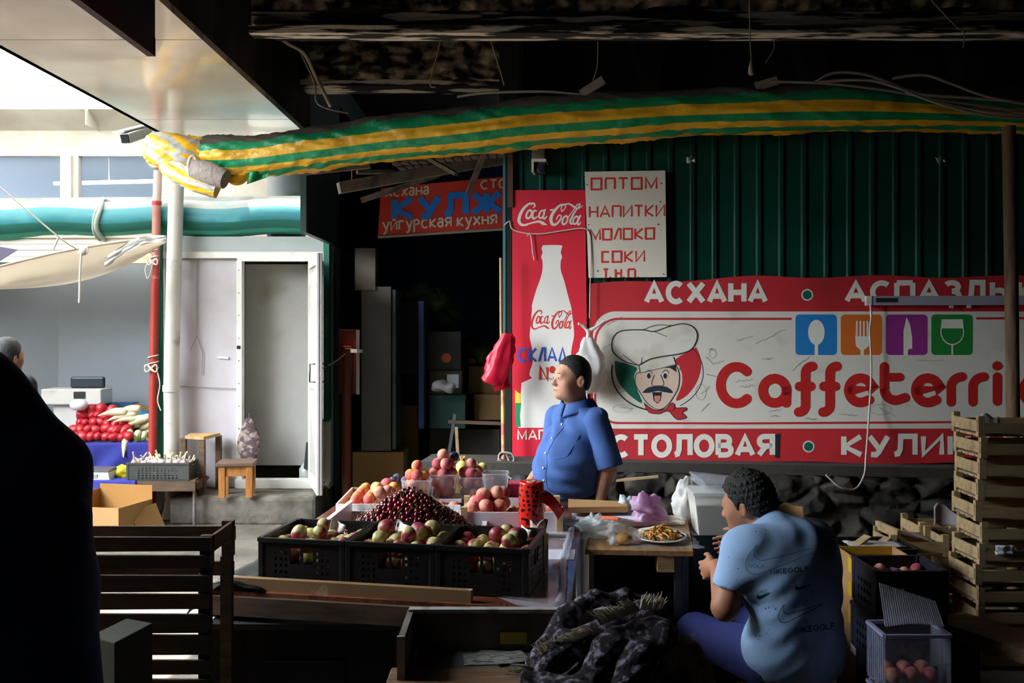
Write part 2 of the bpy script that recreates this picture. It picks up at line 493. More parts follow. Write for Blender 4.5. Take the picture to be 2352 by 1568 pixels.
b.box(((X(548) + X(745)) / 2, Ys, Z(596)), (X(745) - X(548), .1, .035), mi=2)
b.tube([P(453, 578, 9.58), P(452, 700, 9.58), P(452, 770, 9.58), P(466, 810, 9.58), P(463, 860, 9.58)], .004, 4, mi=3)
b.tube([P(452, 770, 9.58), P(437, 806, 9.58)], .003, 4, mi=3)
b.tube([P(405, 886, 9.58), P(545, 893, 9.58)], .004, 4, mi=3)
struct('wall_left', b, [pinkw, M('milky_pane', '#9ca2a0', .3, var=.08), whitep, crack])
b = MB()
b.box(((X(378) + xb) / 2, 11.9, 1.43), (xb - X(378), .06, 2.4))
b.box((X(378) - .01, 10.8, 1.43), (.04, 2.2, 2.4)); b.box((xb - .01, 10.7, 1.43), (.04, 2.0, 2.4))
b.box(((X(378) + xb) / 2, 10.82, 2.595), (xb - X(378), 2.2, .05))
struct('wall_stall', b, whitep)
# door frame, inner panel, sill
d = MB()
d.box((X(553), Ys - .01, (Z(600) + .30) / 2), (X(558) - X(546), .1, Z(600) - .30))
d.box((X(726), Ys - .01, (Z(600) + .30) / 2), (X(730) - X(722), .1, Z(600) - .30))
d.box(((X(546) + X(730)) / 2, Ys - .03, Z(1108)), (X(730) - X(546), .14, .08))
for k in range(9):
    p = P(548, 620 + 52 * k, Ys - .065); d.sphere(p, .006, 6, 4, mi=1)
o = d.build('door_1', [whitep, crack], kind='structure')
MB().box(((X(558) + X(722)) / 2, Ys + .3, (Z(603) + Z(1078)) / 2), (.8, .03, Z(603) - Z(1078))).build('inner_panel', M('door_grey', '#98958f', .6, var=.08, col2='#80796c', mix=(.6, .8), ms=3), o)
MB().bar(P(500, 820, Ys - .01), P(525, 822, Ys - .01), .01, .022).build('latch', whitep, o)
MB().box(P(548, 797, Ys - .06), (.03, .02, .03)).build('lock', M('dark_metal', '#2b2b2b', .4, .8), o)
# the open door leaf, seen almost edge on
la, lb = V((X(722), Ys - .05, 0)), P(741, 1138, 8.75); lb.z = 0
z0, z1 = .33, 2.46
dv = (lb - la).normalized(); nn = V((dv.y, -dv.x, 0)) * .05
d = MB()
def leafbox(t0, t1, za, zb, mi=0, thick=1.0):
    q = la + (lb - la) * t0; r = la + (lb - la) * t1
    nn2 = nn * thick; c = (nn - nn2) * .5
    d.hexa([q + V((0, 0, za)) + c, r + V((0, 0, za)) + c, q + V((0, 0, za)) + nn2 + c, r + V((0, 0, za)) + nn2 + c, q + V((0, 0, zb)) + c, r + V((0, 0, zb)) + c, q + V((0, 0, zb)) + nn2 + c, r + V((0, 0, zb)) + nn2 + c], mi)
leafbox(0, .1, z0, z1); leafbox(.9, 1, z0, z1); leafbox(.1, .9, z0, z0 + .1); leafbox(.1, .9, z1 - .1, z1); leafbox(.1, .9, 1.25, 1.33)
leafbox(.1, .9, z0, 1.3, 1, .5); leafbox(.1, .9, 1.3, z1, 1, .3)
e = (lb - la).normalized() * .012
for off in (.012, .036):
    d.bar(lb + nn * (off / .05) + V((0, 0, z0)) + e * .2, lb + nn * (off / .05) + V((0, 0, z1)) + e * .2, .006, .01, up=(1, 0, 0), mi=2)
o = d.build('door_2', [whitep, M('door_grey2', '#a29f99', .5, var=.06), crack], kind='structure')
hm = M('handle_black', '#151515', .4)
for s in (-1, 1):
    base = la + (lb - la) * .86 + nn * (.5 + .5 * s)
    q = nn.normalized() * .05 * s
    MB().tube([base + V((0, 0, 1.32)), base + q + V((0, 0, 1.32)), base + q + V((0, 0, 1.48)), base + V((0, 0, 1.48))], .009, 6).build('door_handle', hm, o)
# green corner frame of the stall, corner post on its left
b = MB()
b.box((X(752), Ys, (Z(470) + .9) / 2 + .05), (.055, .12, Z(470) - .8))
b.box((X(372), Ys - .05, 1.55), (.045, .06, 2.5))
struct('trim_7', b, tealg)
struct('trim_8', MB().box((X(756), Ys - .02, .62), (.045, .05, .6)).box((X(746), Ys - .02, .62), (.03, .05, .6)), whitep)
# ---- the open stall left of it: blue-grey walls, white shutter box above
Ya = 10.9
gw = M('bluegrey_wall', '#939a9f', .85, var=.05, vs=3)
xc = (134 - CX) / F * Ya
b = MB(); b2 = MB(); b3 = MB()
b.box(((xc + X(372)) / 2, Ya + .03, 1.6), (X(372) - xc, .06, 2.9), mi=0)
b2.hexa([V((xc - 3, Ya - 1.6, .2)), V((xc, Ya, .2)), V((xc - 3, Ya - 1.5, .2)), V((xc, Ya + .06, .2)), V((xc - 3, Ya - 1.6, 3)), V((xc, Ya, 3)), V((xc - 3, Ya - 1.5, 3)), V((xc, Ya + .06, 3))], mi=0)
b3.box((X(372) + .0, (Ys + Ya) / 2 + .05, 1.5), (.05, Ya - Ys, 2.6), mi=0)
for q in (b, b2, b3): struct('wall_stall', q, [gw])
b = MB()
for k in range(4):
    za = Z(548 + 14 * k)
    b.box(((-8 + X(366)) / 2, Ys + .1, za - .02), (X(366) + 8, .14 + .01 * (k % 2), .055))
b.box(((-8 + X(366)) / 2, Ys + .5, Z(540)), (X(366) + 8, 1.0, .05))
struct('trim_9', b, M('shutter_white', '#d8d2c4', .55, var=.1, col2='#b79a6a', mix=(.66, .8), ms=2, stretch=(1, 1, 6)))
tan = M('rusty_tan', '#b48a4e', .7, var=.3, col2='#e3d6b6', ms=6)
struct('trim_10', MB().box((X(312), Ys + .02, Z(593)), (X(360) - X(270), .1, .1)), tan)
# ---- green corrugated wall with a stone footing (runs along W)
green = M('green_sheet', '#083f33', .3, var=.12, vs=2, col2='#04271f', mix=(.4, .7), ms=1.2)
def wallpt(x, z, off): return V((x, 7.42 + WS * x, z)) + WN * off
b = MB()
per = .156; prof = [(0, 0), (.045, 0), (.055, .018), (.078, .018), (.088, 0), (.156, 0)]
xs = []
x = .0
while x < 4.6:
    for dx, o_ in prof[:-1]: xs.append((x + dx, o_))
    x += per
for i in range(len(xs) - 1):
    (x0, o0), (x1, o1) = xs[i], xs[i + 1]
    b.add([wallpt(x0, .8, o0), wallpt(x1, .8, o1), wallpt(x1, 3.5, o1), wallpt(x0, 3.5, o0)], [(0, 1, 2, 3)])
b.slab([wallpt(0, .8, -.03), wallpt(4.7, .8, -.03), wallpt(4.7, 3.5, -.03), wallpt(0, 3.5, -.03)], WN * .02)
struct('wall_green', b, green)
b = MB()
x = lambda px: W(px, 0).x
b.box((x(1166), 7.44, 1.9), (.06, .1, 3.3), mi=0)
b.box((x(1158), 7.40, 2.5), (.02, .03, 1.9), mi=1)
b.box((x(1172), 7.37, 2.95), (.04, .03, .5), mi=2)
struct('trim_11', b, [M('post_dark', '#15261f', .5), M('post_blue', '#4e7d86', .4), M('post_rust', '#5a3f33', .8)])
stone = M('rubble_stone', '#332d26', .95, var=.4, vs=5, bump=.8, bs=25, col2='#191612', ms=6)
b = MB()
def rubble(u, v):
    x = -.12 + 4.8 * u; z = .78 * v
    from mathutils import noise
    d_, _ = noise.voronoi(V((x * 4.6 + .15 * nz(x, z, 2, 3), z * 6.4 + .2 * nz(x, z, 7, 3), 3.3)))
    o_ = .19 + min(.10, (d_[1] - d_[0]) * .22) + .02 * nz(x, z, 0, 9) + .008 * nz(x, z, 4, 26)
    return wallpt(x, z, o_)
b.grid(rubble, 400, 80)
b.slab([wallpt(-.12, 0, .02), wallpt(4.7, 0, .02), wallpt(4.7, .78, .02), wallpt(-.12, .78, .02)], WN * .15)
struct('wall_footing', b, stone)
b = MB().slab([wallpt(-.12, .78, -.05), wallpt(4.7, .78, -.05), wallpt(4.7, .85, -.05), wallpt(-.12, .85, -.05)], WN * .24)
b.slab([wallpt(-.6, .78, -.0), wallpt(.35, .78, -.0), wallpt(.35, .86, -.0), wallpt(-.6, .86, -.0)], WN * .42)
struct('trim_12', b, M('ledge', '#332e28', .95, var=.4, bump=.5, bs=30))
# ---- the dark corridor between the stall and the green wall
blue = M('blue_sheet', '#1e4d86', .35, var=.2, vs=3)
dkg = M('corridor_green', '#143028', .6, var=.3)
b = MB()
for k in range(30):
    xx = -1.8 + .07 * k
    b.box((xx, 13.5 - (.02 if k % 2 else 0), 2.0), (.07, .04, 4.2))
struct('wall_corridor', b, blue)
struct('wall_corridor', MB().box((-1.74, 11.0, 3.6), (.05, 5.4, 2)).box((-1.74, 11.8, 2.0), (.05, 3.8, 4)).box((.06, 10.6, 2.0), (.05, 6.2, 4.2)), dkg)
struct('ceiling', MB().box((-.85, 11.0, 4.3), (2.0, 5.6, .06)).box((-.85, 13.6, 4.4), (2.2, .1, 1.5)).box((-.7, 8.3, 4.75), (2.2, 1, .8)), darkb)
# ================================================================== lettering (strokes drawn on a real sign plane)
def arc(cx, cy, rx, ry, a0, a1, n=14):
    return [(cx + rx * math.cos(math.radians(a0 + (a1 - a0) * i / n)), cy + ry * math.sin(math.radians(a0 + (a1 - a0) * i / n))) for i in range(n + 1)]
O_ = [arc(.42, .5, .42, .5, 0, 360, 24)]
GL = {  # advance width, strokes (unit height, baseline 0)
 'А': (.84, [[(0, 0), (.42, 1), (.84, 0)], [(.16, .3), (.68, .3)]]), 'С': (.8, [arc(.44, .5, .42, .5, 48, 312, 20)]),
 'Х': (.8, [[(0, 0), (.8, 1)], [(0, 1), (.8, 0)]]), 'Н': (.72, [[(0, 0), (0, 1)], [(.72, 0), (.72, 1)], [(0, .5), (.72, .5)]]),
 'О': (.84, O_), 'П': (.74, [[(0, 0), (0, 1)], [(.74, 0), (.74, 1)], [(0, 1), (.74, 1)]]), 'Т': (.74, [[(0, 1), (.74, 1)], [(.37, 0), (.37, 1)]]),
 'М': (.86, [[(0, 0), (0, 1), (.43, .1), (.86, 1), (.86, 0)]]), 'И': (.74, [[(0, 1), (0, 0), (.74, 1), (.74, 0)]]),
 'К': (.7, [[(0, 0), (0, 1)], [(.68, 1), (.05, .45), (.7, 0)]]), 'Л': (.78, [[(-.05, .02), (.1, .06), (.18, .3), (.2, 1), (.78, 1), (.78, 0)]]),
 'л': (.6, [[(0, 0), (.36, 1), (.6, 1), (.6, 0)]]), 'Д': (.84, [[(.04, 0), (.2, .3), (.24, 1), (.74, 1), (.74, 0)], [(0, -.14), (0, 0), (.84, 0), (.84, -.14)]]),
 'д': (.7, [[(0, 0), (.35, 1), (.7, 0)], [(-.06, 0), (.76, 0)]]),
 'Я': (.72, [[(.72, 0), (.72, 1), (.3, 1)] + arc(.3, .74, .28, .26, 90, 270) + [(.72, .48)], [(.36, .46), (0, 0)]]),
 'В': (.7, [[(0, 0), (0, 1), (.36, 1)] + arc(.36, .76, .26, .24, 90, -90) + [(0, .52)], [(.36, .52)] + arc(.4, .26, .3, .26, 90, -90) + [(0, 0)]]),
 'З': (.66, [arc(.3, .76, .3, .24, 150, -90), arc(.3, .26, .34, .26, 90, -155)]),
 'Ы': (.92, [[(0, 1), (0, 0), (.3, 0)] + arc(.32, .28, .28, .28, -90, 90) + [(0, .56)], [(.92, 0), (.92, 1)]]),
 'У': (.72, [[(0, 1), (.4, .3)], [(.74, 1), (.36, .12), (.26, 0), (.06, .02)]]), 'Г': (.62, [[(0, 0), (0, 1), (.62, 1)]]),
 'Ж': (1.05, [[(.525, 0), (.525, 1)], [(.02, 1), (.45, .5), (0, 0)], [(1.03, 1), (.6, .5), (1.05, 0)]]), 'Р': (.64, [[(0, -.45), (0, 1), (.34, 1)] + arc(.34, .74, .28, .26, 90, -90) + [(0, .48)]]),
 'й': (.74, [[(0, 1), (0, 0), (.74, 1), (.74, 0)], arc(.37, 1.3, .22, .14, 200, 340, 6)]), 'у': (.72, [[(0, 1), (.4, .1)], [(.74, 1), (.3, -.32), (.16, -.42), (0, -.4)]]),
 'а': (.66, [[(.06, .86), (.3, 1), (.56, .92), (.62, .7), (.62, 0)], arc(.3, .3, .3, .28, 0, 360, 14)]),
 'N': (.7, [[(0, 0), (0, 1), (.7, 0), (.7, 1)]]), 'I': (.05, [[(.02, 0), (.02, 1)]]), 'E': (.6, [[(.62, 0), (0, 0), (0, 1), (.62, 1)], [(0, .5), (.55, .5)]]),
 'K': (.7, [[(0, 0), (0, 1)], [(.7, 1), (.05, .5), (.7, 0)]]), 'G': (.84, [arc(.42, .5, .42, .5, 50, 360, 18) + [(.5, .5)]]), 'L': (.6, [[(0, 1), (0, 0), (.62, 0)]]),
 'F': (.6, [[(0, 0), (0, 1), (.64, 1)], [(0, .5), (.56, .5)]]), 'o': (.84, [[(.02, 0), (.02, 1), (.8, 1), (.8, 0), (.02, 0)]]),
 'c': (.62, [[(.62, .98), (.0, .98), (0, 0.02), (.62, .02)]]), '.': (.12, [[(.05, -.02), (.05, .1)]]), '°': (.3, [arc(.2, .8, .14, .18, 0, 360, 10)]), 'm': (.86, [[(0, 0), (0, 1), (.43, .3), (.86, 1), (.86, 0)]]),
 'O': (.84, O_), 'H': (.7, [[(0, 0), (0, 1)], [(.7, 0), (.7, 1)], [(0, .5), (.7, .5)]]), 'D': (.74, [[(0, 0), (0, 1), (.3, 1)] + arc(.3, .5, .44, .5, 90, -90) + [(0, 0)]]),
}
LIFT = 0
def stroke(mb, pts, wd, mp, mi=0, rnd_=False):
    pts = [V((p[0], p[1])) for p in pts]
    sz = max((p - pts[0]).length for p in pts)
    keep = [i for i in range(len(pts)) if i == 0 or (pts[i] - pts[i - 1]).length > sz * 1e-4]
    if hasattr(wd, '__len__'): wd = [wd[i] for i in keep]
    pts = [pts[i] for i in keep]; n = len(pts)
    global LIFT
    LIFT = (LIFT + 1) % 7; lf = WN * (LIFT * 2e-4); mp0 = mp
    mp = lambda x, y: mp0(x, y) + lf
    ws = wd if hasattr(wd, '__len__') else [wd] * n
    closed = n > 3 and (pts[0] - pts[-1]).length < 1e-3 * (1 + abs(pts[0].x))
    L = []; R = []
    for i in range(n):
        a = pts[i - 1] if i else (pts[-2] if closed else None)
        c = pts[i + 1] if i < n - 1 else (pts[1] if closed else None)
        d1 = (pts[i] - a).normalized() if a is not None else None
        d2 = (c - pts[i]).normalized() if c is not None else None
        d1 = d1 if d1 is not None else d2; d2 = d2 if d2 is not None else d1
        n1 = V((-d1.y, d1.x)); n2 = V((-d2.y, d2.x)); m = n1 + n2
        if m.length < .15: m = n1
        m.normalize(); k = ws[i] / 2 / max(.68, m.dot(n1))
        L.append(pts[i] + m * k); R.append(pts[i] - m * k)
    vs = [mp(p.x, p.y) for p in L] + [mp(p.x, p.y) for p in R]
    mb.add(vs, [(i, i + 1, n + i + 1, n + i) for i in range(n - 1)], mi)
    if rnd_:
        for e, o in ((0, 1), (n - 1, n - 2)):
            c = pts[e]; r = ws[e] / 2
            dd = (c - pts[o]).normalized(); a0 = math.atan2(dd.y, dd.x) - math.pi / 2
            mb.add([mp(c.x + r * math.cos(a0 + t * math.pi / 8), c.y + r * math.sin(a0 + t * math.pi / 8)) for t in range(9)], [tuple(range(9))], mi)
def write(mb, txt, x0, y0, x1, y1, h, wd, mp, gap=.28, mi=0, rnd_=False, shear=0, space=.5):
    """text from (x0,y0) to (x1,y1): the baseline in sign coordinates (y down), h the cap height"""
    tot = sum((space if c == ' ' else GL[c][0]) + gap for c in txt) - gap
    sx = (x1 - x0) / tot; pen = 0
    for c in txt:
        if c == ' ': pen += space + gap; continue
        wdt, st = GL[c]
        for s in st:
            pp = []
            for (a, b_) in s:
                u = pen + a; t = u / tot
                pp.append((x0 + u * sx + shear * b_ * h, y0 + (y1 - y0) * t - b_ * h))
            stroke(mb, pp, wd, mp, mi, rnd_)
        pen += wdt + gap
def wmap(off): return lambda x, y: W(x, y, off)
red = M('sign_red', '#cf1f35', .45, var=.05, vs=2)
redb = M('banner_red', '#b8242c', .55, var=.1, vs=3, col2='#8e1c22', mix=(.5, .8), ms=2)
offw = M('sign_white', '#dcd7d0', .6, var=.05)
banw = M('banner_white', '#cfc9bd', .6, var=.07, vs=3, col2='#b3aa99', mix=(.55, .8), ms=4)
letw = M('letter_white', '#d8d3c6', .6, var=.06)
letr = M('letter_red', '#c8281e', .6, var=.1)
letb = M('letter_blue', '#1a4fb0', .6, var=.1)
ink = M('ink_black', '#17181a', .6)
pen_ = M('pen_scribble', '#6a675f', .7)
tl = M('sign_green', '#0a5a45', .5)
def panel(px, off, th, mb=None, mi=0):       # px: 4 corners on the wall; a board off metres in front, th thick
    mb = mb or MB()
    q = [W(x, y, off) for x, y in px]
    return mb.slab(q, WN * th, mi)
# ---- tall red drink sign with a white bottle
t = thing('drink_sign', 'tall red soft drink sign with white script and a white bottle silhouette', 'sign', W(1262, 1050, .04))
panel([(1177, 1050), (1352, 1050), (1344, 437), (1177, 437)], .035, .012).build('board', red, t)
m2 = wmap(.0478); m3 = wmap(.0486)
bt = [(1247, 563), (1288, 563), (1290, 570), (1288, 580), (1291, 590), (1288, 600), (1288, 620), (1296, 645), (1305, 680), (1312, 705), (1314, 720), (1318, 755), (1318, 775), (1313, 800), (1311, 830), (1314, 868), (1222, 868), (1224, 830), (1222, 800), (1217, 775), (1218, 755), (1222, 710), (1222, 700), (1232, 665), (1241, 640), (1246, 620), (1246, 600), (1243, 590), (1246, 580), (1244, 570)]
bt = [(p.x, p.y) for p in bez([V((*p, 0)) for p in bt + bt[:1]], 4)][:-1]
b = MB().poly([m2(*p) for p in bt]); b.poly([m2(*p) for p in [(1198, 879), (1222, 868), (1314, 868), (1348, 876), (1350, 982), (1190, 982)]])
b.build('bottle_panel', offw, t)
SC = [  # script letters in a 100 x 42 box; (points, widths)
 ([(20, 4), (24, 1), (26, 5), (23, 8)], [1, 2.2, 2.2, 1]), ([(24, 2), (18, 1.5), (10, 8), (4, 18), (2, 28), (6, 34), (14, 34)], [2, 3, 4, 4.6, 4.6, 4, 2.6]),
 ([(12, 34), (22, 31), (32, 29), (38, 32), (44, 34)], [2.6, 2.4, 3.4, 5, .6]), (arc(17, 18, 3.8, 6.4, 0, 360, 14), 2.8),
 ([(28, 13), (25.5, 12), (22.5, 17), (23, 24), (26, 24), (30, 21)], [2, 2.4, 3.2, 3.2, 2.6, 1.4]), (arc(36, 18, 3.6, 6, 0, 360, 14), 2.6), ([(41, 11), (38.5, 21), (40, 25), (44, 21)], [2.6, 3, 2.6, 1.4]),
 ([(49.5, 11.5), (52.5, 11)], 2.6), ([(66, 14), (71, 9), (72, 4), (67, 5), (65, 10), (68, 13)], 1.6),
 ([(72, 3), (64, 4), (55, 13), (50, 24), (52, 33), (58, 33), (64, 26), (65, 20), (61, 20), (58, 26)], [2, 3, 4.4, 4.8, 4.4, 3.4, 2.4, 2, 2, 1.6]),
 ([(70, 3), (77, 2), (84, 6), (90, 9), (98, 5)], [2, 2.4, 3.2, 2.6, 1]), (arc(71, 27, 3.8, 6.4, 0, 360, 14), 2.8), ([(75, 24), (82, 14), (88, 5), (93, 2), (93, 5), (86, 14), (79, 28), (81, 33), (84, 30)], [1.4, 1.6, 2, 2, 2, 2.6, 3, 2.6, 1.4]),
 (arc(87, 27, 3.6, 6, 0, 360, 14), 2.6), ([(94, 20), (90, 30), (91.5, 34), (95, 30)], [2.6, 3, 2.6, 1.2])]
def script(mb, x0, y0, sx, sy, mp, mi=0, k=1.0):
    for pts, wd in SC:
        if len(pts) < 12: 
            q = [V((p[0], p[1], 0)) for p in pts]; e = bez(q, 4); 
            if hasattr(wd, '__len__'): wd = list(np.interp(np.linspace(0, len(wd) - 1, len(e)), range(len(wd)), wd))
        else: e = [V((p[0] - .28 * (p[1] - pts[0][1]), p[1], 0)) for p in pts]
        pp = [(x0 + p.x * sx, y0 + p.y * sy) for p in e]
        stroke(mb, pp, [a * sx * k for a in wd] if hasattr(wd, '__len__') else wd * sx * k, mp, mi, True)
b = MB(); script(b, 1189, 465, 1.53, 1.5, m2); b.build('white_script', letw, t)
b = MB(); script(b, 1219, 711, .98, 1.28, m3, k=.95); b.build('red_script', letr, t)
b = MB()
write(b, 'СКлАд', 1191, 830, 1300, 829, 30, 5, m3, gap=.3)
b.build('blue_lettering', letb, t)
b = MB(); write(b, 'N°', 1241, 872, 1271, 872, 29, 7, m3); b.build('red_lettering', letr, t)
b = MB(); write(b, 'МАГАЗИН', 1190, 1009, 1340, 1009, 21, 4, m3); b.build('white_lettering', letw, t)
b = MB(); b.poly([m3(*p) for p in [(1183, 895), (1196, 905), (1196, 925), (1183, 925)]], 0); b.poly([m3(*p) for p in [(1183, 925), (1197, 925), (1194, 955), (1196, 980), (1184, 980)]], 1)
b.build('torn_sticker', [M('yellow_scrap', '#d8c02c', .6), M('green_scrap', '#177f48', .6)], t)
# ---- white board hand painted in red
t = thing('painted_board', 'white rectangular board with hand painted red lettering above the chef banner', 'sign', W(1437, 636, .05))
panel([(1352, 638), (1531, 636), (1528, 392), (1343, 395)], .052, .012).build('board', M('board_cream', '#d6cdbd', .7, var=.06, col2='#bdb2a0', mix=(.6, .8), ms=3), t)
mm = wmap(.0648)
for s, x0, y0, x1, y1, h, wd in (('oПТoМ', 1358, 435, 1508, 433, 25, 4.4), ('НАПИТКИ', 1354, 499, 1526, 496, 25, 4), ('МoлoКo', 1357, 551, 1503, 548, 24, 4.4), ('coКИ', 1383, 602, 1480, 600, 24, 4.4), ('Т.', 1386, 637, 1403, 637, 19, 4.4), ('Н.', 1414, 637, 1434, 637, 19, 4.4), ('П.', 1443, 637, 1467, 637, 19, 4.4)):
    b = MB(); write(b, s, x0, y0, x1, y1, h, wd, mm, gap=.3 if len(s) < 6 else .26); b.build('red_word', letr, t)
for p in ((1349, 424), (1519, 421), (1352, 516), (1517, 463), (1524, 629), (1373, 622), (1512, 515)): MB().sphere(W(p[0], p[1], .066), .005, 6, 4).build('nail', ink, t)
# ---- the long canteen banner
t = thing('canteen_banner', 'long red and white canteen banner with a chef head emblem and cutlery icons', 'banner', W(1800, 1060, .03))
B0 = .030
def bsag(x, y): return W(x, y, B0)
def mB(l): return lambda x, y: bsag(x, y) + WN * (.0008 * l)
def btop(x): return 652 - 17 * min(1, (x - 1352) / 400) + 3 * math.sin(x * .021)
def bbot(x): return 1062 + 3 * math.sin(x * .013)
def bandq(y0, y1, u, v):
    x = 1352 + (2560 - 1352) * u; f0 = y0(x); f1 = y1(x)
    return bsag(x, f0 + (f1 - f0) * v)
b = MB().grid(lambda u, v, *a: bandq(btop, bbot, u, v), 180, 36)
b.build('cloth', redb, t)
def rrect(x0, y0, x1, y1, r, n=6):
    o = []
    for cx_, cy_, a in ((x1 - r, y0 + r, -90), (x1 - r, y1 - r, 0), (x0 + r, y1 - r, 90), (x0 + r, y0 + r, 180)):
        o += arc(cx_, cy_, r, r, a, a + 90, n)
    return o
b = MB()
fx = [1362 + 2.6 * i for i in range(21)] + [1414 + 20 * i for i in range(1, 58)]
for xa, xb_ in zip(fx[:-1], fx[1:]):     # white field, rounded at its left end
    f = lambda x: 52 * (1 - math.sqrt(max(0, 1 - max(0, (1414 - x) / 52) ** 2)))
    b.add([mB(1)(xa, 984 - f(xa)), mB(1)(xb_, 984 - f(xb_)), mB(1)(xb_, (984 + 715) / 2), mB(1)(xa, (984 + 715) / 2)], [(0, 1, 2, 3)])
    b.add([mB(1)(xa, (984 + 715) / 2), mB(1)(xb_, (984 + 715) / 2), mB(1)(xb_, 715 + f(xb_)), mB(1)(xa, 715 + f(xa))], [(0, 1, 2, 3)])
b.build('white_field', banw, t)
b = MB()
stroke(b, [(1818, 732), (1600, 732)] + arc(1420, 785, 53, 53, -90, -180) + arc(1420, 918, 53, 53, 180, 90) + [(1700, 972), (2200, 969), (2560, 969)], 5, mB(2))
stroke(b, [(2242, 731), (2560, 730)], 5, mB(2)); b.build('red_border', redb, t)
for s, x0, y0, x1, y1, h, wd in (('АСХАНА', 1481, 697, 1762, 696, 50, 12.5), ('АСПАЗДЫК', 1941, 695, 2380, 693, 49, 12.5), ('СТОЛОВАЯ', 1404, 1049, 1778, 1048, 50, 12.5), ('КУЛИНАР', 1934, 1048, 2350, 1047, 50, 12.5)):
    b = MB(); write(b, s, x0 + 4, y0 - 4, x1 - 4, y1 - 4, h - 8, wd, mB(2), gap=.34); b.build('white_word', letw, t)
for x, y in ((1854, 677), (1857, 1025)):
    b = MB(); b.add([mB(2)(*p) for p in arc(x, y, 13.5, 13.5, 0, 345, 23)], [tuple(range(24))], 0); b.add([mB(3)(*p) for p in arc(x, y, 10.5, 10.5, 0, 345, 23)], [tuple(range(24))], 1); b.build('green_dot', [letw, tl], t)
b = MB(); r = lambda pts, wd=22: stroke(b, pts, wd, mB(3), rnd_=True)
r(arc(1691, 884, 36, 42, -48, -312, 24), 22)
r(arc(1779, 897, 27, 28, 0, 360, 24)); r([(1806, 890), (1806, 925)])
for x in (1850, 1906):
    r(arc(x + 16, 857, 16, 16, -90, -180, 8)[0:] + [(x, 870), (x, 930)] + arc(x - 16, 930, 16, 16, 0, 90, 8)); r([(x - 14, 887), (x + 12, 887)])
for x in (1976, 2130):
    r([(x - 20, 896), (x + 27, 893)] + arc(x, 896, 27, 28, -6, -300, 24) + [(x + 20, 918)])
r([(2031, 842), (2031, 895)] + arc(2057, 893, 26, 26, 180, 60, 10) + [(2079, 913)]); r([(2031, 866), (2067, 866)], 20)
for x in (2184, 2234):
    r([(x, 923), (x, 890)] + arc(x + 26, 888, 26, 23, 180, 270, 8), 21)
r([(2290, 865), (2290, 921)], 21); r([(2289, 840), (2291, 840)], 21)
r(arc(2377, 897, 27, 28, 0, 360, 24)); r([(2404, 890), (2404, 925)])
b.build('red_lettering', M('letter_tomato', '#b51f1d', .5, var=.06), t)
for nm, col, x in (('blue_icon', '#1f76b8', 1827), ('orange_icon', '#c8641f', 1931), ('purple_icon', '#8a2c7d', 2035), ('green_icon', '#1f7a33', 2139)):
    b = MB(); b.add([mB(2)(*p) for p in rrect(x, 722, x + 95, 815, 9)], [tuple(range(28))])
    ic = b.build(nm, M(nm, col, .5, var=.08), t, label=nm.replace('_icon', '') + ' square icon')
    g = MB()
    if 'blue' in nm:
        g.add([mB(3)(*p) for p in arc(x + 48, 763, 19, 29, 0, 345, 23)], [tuple(range(24))]); stroke(g, [(x + 48, 785), (x + 48, 815)], 8, mB(3))
    elif 'orange' in nm:
        for k in range(4): stroke(g, [(x + 37 + 8 * k, 737), (x + 36 + 8.5 * k, 775)], 4, mB(3))
        g.poly([mB(3)(*p) for p in [(x + 33, 772), (x + 66, 772), (x + 64, 795), (x + 53, 803), (x + 53, 815), (x + 45, 815), (x + 45, 803), (x + 35, 795)]])
    elif 'purple' in nm:
        g.poly([mB(3)(*p) for p in [(x + 47, 728), (x + 55, 745), (x + 60, 775), (x + 60, 801), (x + 53, 801), (x + 50, 805), (x + 50, 815), (x + 40, 815), (x + 40, 760)]])
    else:
        g.poly([mB(3)(*p) for p in [(x + 26, 733), (x + 70, 733), (x + 73, 754), (x + 23, 754)]]); stroke(g, [(x + 25, 733), (x + 22, 760)] + arc(x + 48, 762, 26, 29, 175, 5, 14) + [(x + 71, 733)], 2.6, mB(3))
        stroke(g, [(x + 48, 791), (x + 48, 815)], 4, mB(3))
    g.build('glyph', letw, ic)
# generic chef head emblem
Q = lambda zx, zy, *r_: (1350 + zx / 3.408, 620 + zy / 3.408)
em = MB()
cw, ck, cg, cr, cs, cm, ct = range(7)
def pf(l, pts, mi): em.poly([mB(l)(*Q(p[0], p[1])) for p in (bez([V((*p, 0)) for p in pts + pts[:1]], 4)[:-1] if mi in (cg, cr, cs, cm, ct) else pts)], mi)
def sf(l, pts, wd, mi=ck): stroke(em, [Q(*p) for p in (bez([V((p[0], p[1], 0)) for p in pts], 5) if len(pts) < 20 else [V((p[0], p[1], 0)) for p in pts])], wd, mB(l), mi, True)
sf(2, arc(545, 800, 358, 300, 190, 75, 20), 3.2); sf(2, arc(545, 800, 358, 300, 60, -45, 20), 1.6)
pf(2, [(212, 710), (380, 760), (360, 830), (385, 930), (425, 1040), (330, 980), (250, 890), (215, 800)], cg)
pf(2, [(850, 605), (885, 700), (880, 800), (840, 900), (770, 985), (690, 1020), (735, 900), (735, 800), (705, 760), (690, 695)], cr)
pf(3, [(400, 800), (690, 740), (715, 800), (715, 900), (690, 950), (640, 1040), (580, 1085), (540, 1090), (480, 1050), (430, 990), (400, 940), (375, 900), (372, 830)], cs)
sf(4, [(690, 740), (715, 810), (712, 900), (690, 960), (620, 1060), (550, 1090), (470, 1045), (410, 960), (372, 890), (375, 820), (400, 800)], 1.6)
pf(4, [(570, 765), (640, 740), (690, 735), (695, 800), (668, 780), (640, 765)], ck)
